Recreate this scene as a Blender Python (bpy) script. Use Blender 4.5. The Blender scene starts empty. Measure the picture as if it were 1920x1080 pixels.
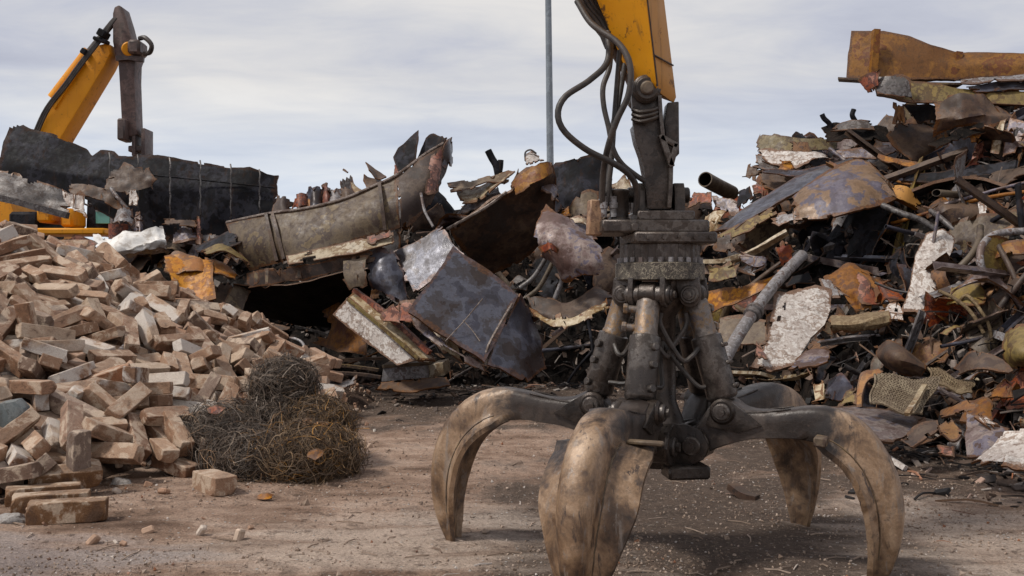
import bpy, math, random
from mathutils import Vector, Matrix, Euler, noise
from mathutils.bvhtree import BVHTree
R = math.radians
PI = math.pi
V = Vector
sc = bpy.context.scene
COL = sc.collection

# ------------------------------------------------------------------ camera, sky, sun, exposure
CH = 1.42                      # eye height above the yard
FPX = 1900.0                   # focal length in units of the 1920 px wide photograph
cam = bpy.data.cameras.new('camera')
cam.sensor_width = 36
cam.lens = 36 * FPX / 1920
cam.clip_end = 3000
camo = bpy.data.objects.new('camera', cam)
COL.objects.link(camo)
camo.location = (0, 0, CH)
camo.rotation_euler = (R(90), 0, 0)
sc.camera = camo
sc.render.resolution_x, sc.render.resolution_y = 1024, 576
sc.view_settings.view_transform = 'Standard'
sc.view_settings.look = 'None'
sc.view_settings.gamma = 1
sc.view_settings.exposure = 0.54
SUN_EL, SUN_AZ = R(54), R(-112)        # azimuth measured from +Y towards +X: behind the camera, to the left
world = bpy.data.worlds.new('World')
sc.world = world
world.use_nodes = True
nt = world.node_tree
nt.nodes.clear()


def wn(t, **k):
    n = nt.nodes.new(t)
    for a, b in k.items():
        setattr(n, a, b)
    return n


def wl(a, b):
    nt.links.new(a, b)


def wmath(op, a, b=None, clamp=False):
    n = wn('ShaderNodeMath', operation=op, use_clamp=clamp)
    for i, x in enumerate((a, b)):
        if x is None:
            continue
        if isinstance(x, (int, float)):
            n.inputs[i].default_value = x
        else:
            wl(x, n.inputs[i])
    return n.outputs[0]


def wramp(fac, stops):
    n = wn('ShaderNodeValToRGB')
    e = n.color_ramp.elements
    while len(e) < len(stops):
        e.new(0.5)
    for i, (p, c) in enumerate(stops):
        e[i].position = p
        e[i].color = (c[0], c[1], c[2], 1)
    wl(fac, n.inputs[0])
    return n.outputs[0]


sky = wn('ShaderNodeTexSky', sky_type='NISHITA', sun_disc=False)
sky.sun_elevation = SUN_EL
sky.sun_rotation = SUN_AZ
sky.altitude = 50
sky.dust_density = 2
tc = wn('ShaderNodeTexCoord')
sep = wn('ShaderNodeSeparateXYZ')
wl(tc.outputs['Generated'], sep.inputs[0])
el = sep.outputs['Z']
den = wmath('ADD', wmath('MAXIMUM', el, 0.0), 0.10)
comb = wn('ShaderNodeCombineXYZ')
wl(wmath('MULTIPLY', wmath('DIVIDE', sep.outputs['X'], den), 0.55), comb.inputs[0])
wl(wmath('MULTIPLY', wmath('DIVIDE', sep.outputs['Y'], den), 0.95), comb.inputs[1])
n1 = wn('ShaderNodeTexNoise')
n1.inputs['Scale'].default_value = 0.6
n1.inputs['Detail'].default_value = 6
n1.inputs['Roughness'].default_value = 0.5
n1.inputs['Distortion'].default_value = 0.35
wl(comb.outputs[0], n1.inputs['Vector'])
n2 = wn('ShaderNodeTexNoise')
n2.inputs['Scale'].default_value = 3.0
n2.inputs['Detail'].default_value = 8
n2.inputs['Roughness'].default_value = 0.6
n2.inputs['Distortion'].default_value = 0.5
wl(comb.outputs[0], n2.inputs['Vector'])
cl = wmath('ADD', wmath('MULTIPLY', n1.outputs['Fac'], 0.76), wmath('MULTIPLY', n2.outputs['Fac'], 0.24))
cloudcol = wramp(cl, [(0.38, (3.5, 3.6, 4.35)), (0.46, (4.5, 4.6, 5.2)), (0.52, (5.5, 5.45, 5.6)), (0.59, (6.6, 6.35, 6.1)), (0.68, (7.4, 7.1, 6.7))])
lowcol = wramp(cl, [(0.38, (6.0, 6.8, 7.9)), (0.6, (7.2, 7.6, 8.2))])
lowfac = wramp(el, [(0.03, (1, 1, 1)), (0.20, (0, 0, 0))])
mx = wn('ShaderNodeMix', data_type='RGBA')
wl(lowfac, mx.inputs['Factor'])
wl(cloudcol, mx.inputs['A'])
wl(lowcol, mx.inputs['B'])
mx2 = wn('ShaderNodeMix', data_type='RGBA')
mx2.inputs['Factor'].default_value = 0.90
wl(sky.outputs[0], mx2.inputs['A'])
wl(mx.outputs['Result'], mx2.inputs['B'])
zen = wramp(el, [(0.30, (1, 1, 1)), (0.75, (0.85, 0.85, 0.85))])      # dimmed overhead, beyond the view, to give the sun more contrast
mx3 = wn('ShaderNodeMix', data_type='RGBA', blend_type='MULTIPLY')
mx3.inputs['Factor'].default_value = 1.0
wl(mx2.outputs['Result'], mx3.inputs['A'])
wl(zen, mx3.inputs['B'])
bg = wn('ShaderNodeBackground')
bg.inputs['Strength'].default_value = 0.087
wl(mx3.outputs['Result'], bg.inputs['Color'])
wo = wn('ShaderNodeOutputWorld')
wl(bg.outputs[0], wo.inputs[0])

sl = bpy.data.lights.new('sun', 'SUN')
sl.energy = 2.0
sl.angle = R(8)
sl.color = (1, 0.95, 0.88)
so = bpy.data.objects.new('sun', sl)
COL.objects.link(so)
d = V((math.sin(SUN_AZ) * math.cos(SUN_EL), math.cos(SUN_AZ) * math.cos(SUN_EL), math.sin(SUN_EL)))
so.rotation_euler = d.to_track_quat('Z', 'Y').to_euler()
so.location = d * 40


# ------------------------------------------------------------------ helpers
def at(px, py, Y):
    """point on the photograph's ray through (px, py) at distance Y along the view axis"""
    return V(((px - 960) / FPX * Y, Y, CH - (py - 540) / FPX * Y))


def frac(*a):
    return noise.noise(V(a))


def fbm(p, o=4):
    return noise.fractal(p, 0.9, 2.1, o)


def cr(pts, n):
    """Catmull-Rom resample of a list of vectors to n points (by chord length)"""
    pts = [V(p) for p in pts]
    if len(pts) == 2:
        return [pts[0].lerp(pts[1], i / (n - 1)) for i in range(n)]
    L = [0]
    for a, b in zip(pts, pts[1:]):
        L.append(L[-1] + max((b - a).length, 1e-6))
    P = [pts[0] * 2 - pts[1]] + pts + [pts[-1] * 2 - pts[-2]]
    out = []
    k = 0
    for i in range(n):
        s = L[-1] * i / (n - 1)
        while k < len(pts) - 2 and s > L[k + 1]:
            k += 1
        t = (s - L[k]) / (L[k + 1] - L[k])
        p0, p1, p2, p3 = P[k], P[k + 1], P[k + 2], P[k + 3]
        out.append(0.5 * (2 * p1 + (p2 - p0) * t + (2 * p0 - 5 * p1 + 4 * p2 - p3) * t * t + (3 * p1 - p0 - 3 * p2 + p3) * t ** 3))
    return out


WORLD_AT = {}          # world position of each object's origin


class MB:
    """collects shapes into one mesh"""

    def __init__(s):
        s.v, s.f, s.m, s.attr = [], [], [], None

    def add(s, vs, fs, mi=0):
        o = len(s.v)
        s.v += [V(p) for p in vs]
        s.f += [tuple(i + o for i in f) for f in fs]
        s.m += [mi] * len(fs)
        return s

    def box(s, c, size, rot=None, ch=0.0, mi=0):
        """chamfered box"""
        hx, hy, hz = [q / 2 for q in size]
        ch = min(ch, hx * .9, hy * .9, hz * .9)
        M = rot if rot is not None else Matrix.Identity(3)
        if isinstance(M, (tuple, list)):
            M = Euler(M).to_matrix()
        c = V(c)
        if ch <= 0:
            vs = [(a * hx, b * hy, k * hz) for a in (-1, 1) for b in (-1, 1) for k in (-1, 1)]
            fs = [(0, 1, 3, 2), (4, 6, 7, 5), (0, 4, 5, 1), (2, 3, 7, 6), (0, 2, 6, 4), (1, 5, 7, 3)]
        else:
            vs, idx = [], {}
            for a in (-1, 1):
                for b in (-1, 1):
                    for k in (-1, 1):
                        for ax in range(3):
                            q = [a * (hx - ch), b * (hy - ch), k * (hz - ch)]
                            q[ax] = (a * hx, b * hy, k * hz)[ax]
                            idx[a, b, k, ax] = len(vs)
                            vs.append(tuple(q))
            fs = []
            for ax in range(3):
                o1, o2 = [q for q in range(3) if q != ax]
                for sg in (-1, 1):
                    loop = []
                    for p, q in ((-1, -1), (1, -1), (1, 1), (-1, 1)):
                        key = [0, 0, 0]
                        key[ax], key[o1], key[o2] = sg, p, q
                        loop.append(idx[key[0], key[1], key[2], ax])
                    fs.append(tuple(loop))
            for ax in range(3):
                o1, o2 = [q for q in range(3) if q != ax]
                for p in (-1, 1):
                    for q in (-1, 1):
                        def kk(e, A):
                            key = [0, 0, 0]
                            key[ax], key[o1], key[o2] = e, p, q
                            return idx[key[0], key[1], key[2], A]
                        fs.append((kk(-1, o1), kk(1, o1), kk(1, o2), kk(-1, o2)))
            for a in (-1, 1):
                for b in (-1, 1):
                    for k in (-1, 1):
                        fs.append(tuple(idx[a, b, k, ax] for ax in range(3)))
        return s.add([c + M @ V(p) for p in vs], fs, mi)

    def rod(s, p0, p1, prof, n=16, mi=0):
        """lathe along p0->p1; prof = [(t 0..1, radius)]"""
        p0, p1 = V(p0), V(p1)
        ax = (p1 - p0).normalized()
        u = ax.orthogonal().normalized()
        w = ax.cross(u)
        vs, fs = [], []
        for t, r in prof:
            c = p0.lerp(p1, t)
            for i in range(n):
                a = 2 * PI * i / n
                vs.append(c + (u * math.cos(a) + w * math.sin(a)) * r)
        for j in range(len(prof) - 1):
            for i in range(n):
                k = (i + 1) % n
                fs.append((j * n + i, j * n + k, (j + 1) * n + k, (j + 1) * n + i))
        fs.append(tuple(range(n - 1, -1, -1)))
        fs.append(tuple(range((len(prof) - 1) * n, len(prof) * n)))
        return s.add(vs, fs, mi)

    def cyl(s, p0, p1, r, n=16, mi=0, b=0.0):
        L = (V(p1) - V(p0)).length
        b = min(b, L * .4, r * .6)
        if b > 0:
            return s.rod(p0, p1, [(0, r - b), (b / L, r), (1 - b / L, r), (1, r - b)], n, mi)
        return s.rod(p0, p1, [(0, r), (1, r)], n, mi)

    def sweep(s, path, prof, up=(0, 0, 1), roll=0.0, mi=0, cap=True, scale=None, closed=True):
        """sweep a 2D profile [(side, up)] along a path"""
        path = [V(p) for p in path]
        n = len(prof)
        vs, fs = [], []
        up = V(up)
        for i, p in enumerate(path):
            t = (path[min(i + 1, len(path) - 1)] - path[max(i - 1, 0)]).normalized()
            b = t.cross(up)
            if b.length < 1e-4:
                b = t.orthogonal()
            b.normalize()
            nn = b.cross(t).normalized()
            r = roll(i / (len(path) - 1)) if callable(roll) else roll
            c_, s_ = math.cos(r), math.sin(r)
            b, nn = b * c_ + nn * s_, nn * c_ - b * s_
            k = 1 if scale is None else scale(i / (len(path) - 1))
            for q in prof:
                vs.append(p + (b * q[0] + nn * q[1]) * k)
        for j in range(len(path) - 1):
            for i in range(n if closed else n - 1):
                k = (i + 1) % n
                fs.append((j * n + i, j * n + k, (j + 1) * n + k, (j + 1) * n + i))
        if cap and closed:
            fs.append(tuple(range(n - 1, -1, -1)))
            fs.append(tuple(range((len(path) - 1) * n, len(path) * n)))
        return s.add(vs, fs, mi)

    def tube(s, path, r, n=8, mi=0, res=None, scale=None):
        if res:
            path = cr(path, res)
        path = [V(p) for p in path]
        # parallel transport frame
        vs, fs = [], []
        u = None
        m = len(path)
        for i, p in enumerate(path):
            t = (path[min(i + 1, m - 1)] - path[max(i - 1, 0)])
            if t.length < 1e-9:
                t = V((0, 0, 1))
            t.normalize()
            if u is None:
                u = t.orthogonal().normalized()
            else:
                u = u - t * u.dot(t)
                u = u.normalized() if u.length > 1e-6 else t.orthogonal().normalized()
            w = t.cross(u)
            rr = r * (scale(i / (m - 1)) if scale else 1)
            for k in range(n):
                a = 2 * PI * k / n
                vs.append(p + (u * math.cos(a) + w * math.sin(a)) * rr)
        for j in range(m - 1):
            for i in range(n):
                k = (i + 1) % n
                fs.append((j * n + i, j * n + k, (j + 1) * n + k, (j + 1) * n + i))
        fs.append(tuple(range(n - 1, -1, -1)))
        fs.append(tuple(range((m - 1) * n, m * n)))
        return s.add(vs, fs, mi)

    def pipe(s, path, r, wall=.01, n=18, mi=0, mi_in=None):
        """hollow open-ended pipe"""
        path = [V(p) for p in path]
        m = len(path)
        rings = []
        u = None
        vs, fs = [], []
        for lay, rr in ((0, r), (1, r - wall)):
            u = None
            for i, p in enumerate(path):
                t = (path[min(i + 1, m - 1)] - path[max(i - 1, 0)]).normalized()
                if u is None:
                    u = t.orthogonal().normalized()
                else:
                    u = (u - t * u.dot(t)).normalized()
                w = t.cross(u)
                for k in range(n):
                    a = 2 * PI * k / n
                    vs.append(p + (u * math.cos(a) + w * math.sin(a)) * rr)
        o = m * n
        mats = []
        for j in range(m - 1):
            for i in range(n):
                k = (i + 1) % n
                fs.append((j * n + i, j * n + k, (j + 1) * n + k, (j + 1) * n + i))
                mats.append(mi)
                fs.append((o + j * n + i, o + (j + 1) * n + i, o + (j + 1) * n + k, o + j * n + k))
                mats.append(mi if mi_in is None else mi_in)
        for e in (0, (m - 1) * n):
            for i in range(n):
                k = (i + 1) % n
                q = (e + i, o + e + i, o + e + k, e + k)
                fs.append(q if e == 0 else q[::-1])
                mats.append(mi)
        o2 = len(s.v)
        s.v += vs
        s.f += [tuple(i + o2 for i in f) for f in fs]
        s.m += mats
        return s

    def prism(s, pts, off, mi=0):
        """extrude a closed 3D outline by vector off (outline is fan-safe or any simple polygon)"""
        pts = [V(p) for p in pts]
        n = len(pts)
        off = V(off)
        vs = pts + [p + off for p in pts]
        fs = [tuple(range(n)), tuple(range(2 * n - 1, n - 1, -1))]
        for i in range(n):
            k = (i + 1) % n
            fs.append((i, n + i, n + k, k))
        return s.add(vs, fs, mi)

    def build(s, name, mats, parent=None, smooth=40, origin=None, bevel=0.0):
        me = bpy.data.meshes.new(name)
        if origin is None:
            c = V((0, 0, 0))
            for p in s.v:
                c += p
            origin = c / max(1, len(s.v))
        origin = V(origin)
        me.from_pydata([p - origin for p in s.v], [], s.f)
        if not isinstance(mats, (list, tuple)):
            mats = [mats]
        for m in mats:
            me.materials.append(m)
        if len(mats) > 1:
            me.polygons.foreach_set('material_index', s.m)
        if s.attr:
            a = me.attributes.new('wear', 'FLOAT', 'POINT')
            a.data.foreach_set('value', s.attr)
        import bmesh
        bm = bmesh.new()
        bm.from_mesh(me)
        bmesh.ops.recalc_face_normals(bm, faces=bm.faces)
        if bevel > 0:
            ed = [e for e in bm.edges if e.is_manifold and e.calc_face_angle(0) > R(35)]
            bmesh.ops.bevel(bm, geom=ed, offset=bevel, segments=2, affect='EDGES', profile=.6)
        bm.to_mesh(me)
        bm.free()
        if smooth:
            me.polygons.foreach_set('use_smooth', [True] * len(me.polygons))
            me.set_sharp_from_angle(angle=R(smooth))
        o = bpy.data.objects.new(name, me)
        COL.objects.link(o)
        o.location = origin
        if parent is not None:
            o.parent = parent
            o.location = origin - WORLD_AT.get(parent.name, parent.location)
        WORLD_AT[o.name] = origin
        return o


def tag(o, label, cat, group=None, kind=None):
    o['label'] = label
    o['category'] = cat
    if group:
        o['group'] = group
    o['kind'] = kind or 'thing'
    return o


def thing(name, loc, label, cat, group=None):
    o = bpy.data.objects.new(name, None)
    COL.objects.link(o)
    o.location = loc
    o.empty_display_size = .2
    return tag(o, label, cat, group)


# ------------------------------------------------------------------ materials
class NT:
    def __init__(s, name):
        s.mat = bpy.data.materials.new(name)
        s.mat.use_nodes = True
        s.t = s.mat.node_tree
        s.t.nodes.clear()
        s.out = s.n('ShaderNodeOutputMaterial')
        s.b = s.n('ShaderNodeBsdfPrincipled')
        s.l(s.b.outputs[0], s.out.inputs[0])

    def n(s, t, **k):
        x = s.t.nodes.new(t)
        for a, b in k.items():
            setattr(x, a, b)
        return x

    def l(s, a, b):
        s.t.links.new(a, b)

    def put(s, sock, x):
        if isinstance(x, (int, float)):
            sock.default_value = x
        elif isinstance(x, (tuple, list)):
            sock.default_value = (x[0], x[1], x[2], 1) if len(sock.default_value) == 4 else x
        else:
            s.l(x, sock)

    def math(s, op, a, b=0.0, clamp=False):
        x = s.n('ShaderNodeMath', operation=op, use_clamp=clamp)
        s.put(x.inputs[0], a)
        s.put(x.inputs[1], b)
        return x.outputs[0]

    def noise(s, vec, scale, detail=6, rough=.6, dist=0.0):
        x = s.n('ShaderNodeTexNoise')
        s.l(vec, x.inputs['Vector'])
        x.inputs['Scale'].default_value = scale
        x.inputs['Detail'].default_value = detail
        x.inputs['Roughness'].default_value = rough
        x.inputs['Distortion'].default_value = dist
        return x.outputs['Fac']

    def ramp(s, fac, stops, interp='LINEAR'):
        x = s.n('ShaderNodeValToRGB')
        x.color_ramp.interpolation = interp
        e = x.color_ramp.elements
        while len(e) < len(stops):
            e.new(.5)
        for i, (p, c) in enumerate(stops):
            e[i].position = p
            e[i].color = (c, c, c, 1) if isinstance(c, (int, float)) else (c[0], c[1], c[2], 1)
        s.l(fac, x.inputs[0])
        return x.outputs[0]

    def mix(s, fac, a, b, blend='MIX'):
        x = s.n('ShaderNodeMix', data_type='RGBA', blend_type=blend)
        s.put(x.inputs['Factor'], fac)
        s.put(x.inputs['A'], a)
        s.put(x.inputs['B'], b)
        return x.outputs['Result']

    def coords(s, rnd=True, scl=None):
        t = s.n('ShaderNodeTexCoord')
        v = t.outputs['Object']
        if rnd:
            oi = s.n('ShaderNodeObjectInfo')
            m = s.math('MULTIPLY', oi.outputs['Random'], 61.7)
            a = s.n('ShaderNodeVectorMath', operation='ADD')
            s.l(v, a.inputs[0])
            s.l(m, a.inputs[1])
            v = a.outputs[0]
            s.rand = oi.outputs['Random']
        if scl:
            mp = s.n('ShaderNodeMapping')
            mp.inputs['Scale'].default_value = scl
            s.l(v, mp.inputs[0])
            v = mp.outputs[0]
        return v

    def bump(s, h, strength=.4, dist=.01):
        x = s.n('ShaderNodeBump')
        x.inputs['Strength'].default_value = strength
        x.inputs['Distance'].default_value = dist
        s.l(h, x.inputs['Height'])
        s.l(x.outputs[0], s.b.inputs['Normal'])

    def done(s, col, rough=.7, metal=0.0, spec=None):
        s.put(s.b.inputs['Base Color'], col)
        s.put(s.b.inputs['Roughness'], rough)
        s.put(s.b.inputs['Metallic'], metal)
        if spec is not None:
            s.b.inputs['Specular IOR Level'].default_value = spec
        return s.mat


def hue_jitter(s, col, amt=.35):
    """per-object lightness and tint differences"""
    x = s.n('ShaderNodeHueSaturation')
    s.put(x.inputs['Color'], col)
    s.l(s.math('ADD', s.math('MULTIPLY', s.rand, amt), 1 - amt / 2), x.inputs['Value'])
    r2 = s.math('FRACT', s.math('MULTIPLY', s.rand, 37.3))
    s.l(s.math('ADD', s.math('MULTIPLY', r2, .3), .82), x.inputs['Saturation'])
    return x.outputs[0]


def metal(name, cols, scale=2.2, rough=(.45, .85), met=0.0, bump=.5, spots=(.03, .02, .015), spot_amt=.5, dust=(.30, .22, .16), dust_amt=.25, edges=.03, jit=.35, runs=.5, deep=.66, nrough=.58, erust=.9, scr=.3, spec=None):
    """weathered plate: patches of the given colours with crisp borders, dark pits, dust on top"""
    s = NT(name)
    v = s.coords()
    a = s.noise(v, scale, 8, nrough, .2)
    a = s.math('ADD', s.math('MULTIPLY', a, .68), s.math('MULTIPLY', s.noise(v, scale * 4.3, 7, .6, .3), .32))
    n = len(cols)
    st = []
    lo, hi = .40, .60
    for i, c in enumerate(cols):
        p0 = lo + (hi - lo) * i / n
        p1 = lo + (hi - lo) * (i + 1) / n
        if i > 0:
            p0 += edges * (hi - lo) / n * 2
        st.append((p0, c))
        if i < n - 1:
            st.append((p1 - .0005, c))
    col = s.ramp(a, st)
    b = s.noise(v, scale * 6.5, 8, .7, .3)
    col = s.mix(s.ramp(b, [(.52, 0), (.66, 1)]), col, s.mix(spot_amt, col, spots))
    c = s.noise(v, scale * 30, 5, .7)
    col = s.mix(.55, col, s.ramp(c, [(.3, .28), (.7, .68)]), 'OVERLAY')
    # pale scratches and abrasion
    v2 = s.n('ShaderNodeMapping')
    v2.inputs['Rotation'].default_value = (.4, .3, .9)
    v2.inputs['Scale'].default_value = (1, 14, 14)
    s.l(v, v2.inputs[0])
    sc_ = s.noise(v2.outputs[0], scale * 1.4, 6, .7)
    col = s.mix(s.ramp(sc_, [(.64, 0), (.72, scr)]), col, s.mix(.5, col, (.36, .31, .27)))
    # rust creeping in from torn borders, and runs down the plate
    ea = s.n('ShaderNodeAttribute', attribute_name='wear')
    er = s.ramp(s.math('ADD', ea.outputs['Fac'], s.math('MULTIPLY', s.math('SUBTRACT', b, .5), 1.7)), [(.52, 0), (.60, erust)])
    col = s.mix(er, col, s.ramp(c, [(.38, (.06, .028, .016)), (.5, (.14, .062, .028)), (.62, (.24, .12, .06))]))
    v3 = s.n('ShaderNodeMapping')
    v3.inputs['Scale'].default_value = (7, 7, .55)
    s.l(v, v3.inputs[0])
    run = s.noise(v3.outputs[0], 1.3, 6, .7, .1)
    col = s.mix(s.ramp(run, [(.56, 0), (.66, runs)]), col, (.055, .03, .02))
    # dust on upward facing surfaces
    g = s.n('ShaderNodeNewGeometry')
    sp = s.n('ShaderNodeSeparateXYZ')
    s.l(g.outputs['Normal'], sp.inputs[0])
    up = s.math('MULTIPLY', s.math('MULTIPLY', s.math('ADD', sp.outputs['Z'], .1, True), dust_amt), s.ramp(b, [(.35, .3), (.6, 1)]), True)
    col = s.mix(up, col, dust)
    if deep < 1:
        hs = s.n('ShaderNodeHueSaturation')
        hs.inputs['Saturation'].default_value = 1.22
        hs.inputs['Value'].default_value = deep
        s.put(hs.inputs['Color'], col)
        col = hs.outputs[0]
    col = hue_jitter(s, col, jit)
    h = s.math('ADD', s.math('MULTIPLY', a, .5), s.math('ADD', s.math('MULTIPLY', b, .35), s.math('MULTIPLY', c, .25)))
    s.bump(h, bump, .02)
    rg = s.ramp(b, [(.3, max(.2, rough[0] - .08)), (.65, rough[1] - .08)])
    return s.done(col, rg, met, spec)


M = {}
M['slate'] = metal('slate_plate', [(.034, .033, .042), (.058, .058, .074), (.105, .107, .13), (.062, .058, .066), (.036, .027, .026)], .9, (.28, .58), .25, .4, dust_amt=.03, deep=.9, runs=.3, nrough=.52, erust=.4, scr=.5)
M['slate_tan'] = metal('slate_plate_dusted', [(.25, .17, .115), (.30, .21, .15), (.13, .12, .16), (.19, .175, .215), (.28, .20, .14)], 1.3, (.4, .75), .1, .4, dust_amt=.2)
M['char'] = metal('charred_plate', [(.006, .006, .008), (.012, .012, .016), (.034, .034, .043), (.010, .010, .013)], 1.5, (.62, .9), 0, .6, dust_amt=.01, deep=.7, nrough=.5, erust=.2, scr=.05, spec=.18)
M['brown'] = metal('brown_plate', [(.04, .025, .02), (.085, .05, .036), (.13, .085, .06), (.06, .036, .03)], 2.0, (.5, .85), 0, .5)
M['tan'] = metal('tan_plate', [(.13, .09, .06), (.20, .15, .10), (.16, .12, .085), (.09, .06, .045), (.23, .17, .10)], 1.6, (.5, .85), 0, .4)
M['rust'] = metal('rusty_plate', [(.12, .04, .018), (.22, .09, .03), (.30, .13, .04), (.14, .06, .03)], 2.6, (.6, .9), 0, .6)
M['orange'] = metal('orange_plate', [(.34, .13, .03), (.42, .19, .05), (.22, .09, .03), (.45, .22, .07)], 1.8, (.45, .8), 0, .4, deep=.98, runs=.3)
M['topbrown'] = metal('ochre_rust_plate', [(.20, .085, .024), (.28, .125, .032), (.34, .16, .042), (.20, .065, .018), (.25, .115, .035)], 2.0, (.5, .85), 0, .4)
M['white'] = metal('flaked_white_plate', [(.60, .55, .51), (.50, .44, .40), (.68, .64, .60), (.38, .31, .265), (.62, .57, .53)], 2.8, (.5, .8), 0, .35, spots=(.12, .07, .05), spot_amt=.85, dust_amt=.1, deep=.9, runs=.4)
M['cream'] = metal('cream_plate', [(.52, .44, .32), (.42, .34, .23), (.26, .18, .105), (.55, .48, .37)], 2.4, (.4, .75), 0, .35, spots=(.12, .06, .04), spot_amt=.6, dust_amt=.1, deep=.85)
M['red'] = metal('red_oxide_plate', [(.22, .06, .04), (.38, .13, .08), (.14, .055, .045), (.46, .22, .16)], 3.0, (.5, .85), 0, .5)
M['mauve'] = metal('mauve_plate', [(.16, .11, .10), (.26, .20, .19), (.36, .30, .28), (.20, .18, .22), (.11, .07, .06)], 2.2, (.38, .7), .15, .5, dust_amt=.15)
M['grey'] = metal('grey_steel', [(.10, .095, .095), (.16, .15, .15), (.07, .06, .06), (.22, .21, .21)], 3.0, (.4, .7), .2, .4)
M['palegrey'] = metal('pale_grey_steel', [(.34, .33, .34), (.25, .235, .235), (.42, .41, .42), (.17, .13, .12)], 4.0, (.4, .7), .1, .4)
M['olive'] = metal('olive_plate', [(.20, .15, .06), (.28, .21, .09), (.14, .09, .04), (.33, .24, .10)], 2.0, (.5, .8), 0, .4)
_s = NT('sooty_shaded_scrap')
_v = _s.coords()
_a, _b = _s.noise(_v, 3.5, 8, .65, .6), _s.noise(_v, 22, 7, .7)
_c = _s.ramp(_a, [(.36, (.004, .0035, .0035)), (.5, (.010, .008, .007)), (.62, (.022, .016, .013))])  # near black: soot, with the shade of the heap's cavities painted in
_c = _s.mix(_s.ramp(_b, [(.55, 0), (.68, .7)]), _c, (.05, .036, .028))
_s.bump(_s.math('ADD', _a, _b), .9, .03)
M['soot_shade'] = _s.done(_c, .9, 0, .12)
M['edge'] = metal('torn_edge', [(.20, .16, .14), (.34, .29, .26), (.12, .085, .07)], 6.0, (.4, .7), .2, .4)
M['rope'] = metal('dry_fibre', [(.26, .20, .13), (.18, .13, .08), (.34, .27, .18)], 8, (.8, .95), 0, .5)
M['hose'] = metal('hose_rubber', [(.018, .016, .016), (.032, .027, .025), (.05, .04, .035)], 5, (.45, .7), 0, .25, dust_amt=.12, jit=.1, runs=.15, deep=1)
M['steel'] = metal('grapple_steel', [(.022, .017, .0145), (.040, .031, .026), (.058, .045, .038), (.030, .023, .019)], 4, (.26, .5), .4, .35, dust_amt=.10, jit=.15, runs=.15, deep=1)
M['cylinder'] = metal('cylinder_steel', [(.045, .037, .033), (.075, .062, .055), (.105, .09, .08), (.055, .043, .036)], 5, (.24, .48), .45, .3, dust_amt=.06, jit=.15, runs=.15, deep=1)
M['rod'] = metal('rod_end_steel', [(.10, .085, .075), (.17, .145, .13), (.20, .13, .075), (.12, .10, .10)], 6, (.35, .6), .35, .3, jit=.2, runs=.15, deep=1)
M['grease'] = metal('greased_steel', [(.03, .026, .022), (.13, .115, .09), (.045, .038, .032), (.30, .265, .20), (.06, .05, .042)], 26, (.35, .7), .2, .5, jit=.1, runs=.15, deep=1)
M['postwood'] = metal('rusted_post', [(.26, .13, .06), (.33, .18, .085), (.20, .10, .05)], 5, (.6, .9), 0, .4, jit=.1, runs=.15, deep=1)
M['stickbrown'] = metal('maroon_steel', [(.045, .028, .026), (.07, .042, .038), (.10, .062, .055), (.055, .035, .034)], 2, (.45, .7), .1, .3, jit=.1, runs=.15, deep=1)
M['galv'] = metal('galvanised_steel', [(.17, .21, .25), (.20, .245, .285), (.15, .185, .22)], 1.2, (.4, .6), .3, .1, dust_amt=0, spot_amt=.1, jit=.05, runs=.15, deep=1)


def paint(name, base, deepc, rough, spots, amt):
    """machine paint: clear colour, chips down to rust, oily runs"""
    s = NT(name)
    v = s.coords()
    a, b, c = s.noise(v, 1.2, 6, .6), s.noise(v, 9, 9, .72), s.noise(v, 38, 6, .7)
    col = s.mix(s.ramp(a, [(.38, 0), (.62, 1)]), base, deepc)
    chips = s.ramp(s.math('ADD', b, s.math('MULTIPLY', s.math('SUBTRACT', a, .5), .5)), [(.595, 0), (.63, amt)])
    col = s.mix(chips, col, spots)
    col = s.mix(s.ramp(c, [(.66, 0), (.70, amt)]), col, spots)
    mp = s.n('ShaderNodeMapping')
    mp.inputs['Scale'].default_value = (12, 12, .9)
    s.l(v, mp.inputs[0])
    run = s.noise(mp.outputs[0], 1.4, 6, .7)
    col = s.mix(s.ramp(run, [(.56, 0), (.68, amt * .6)]), col, (.12, .06, .02))
    s.bump(b, .12, .01)
    return s.done(col, s.ramp(b, [(.3, rough), (.7, rough + .2)]), 0, .35)


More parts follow.
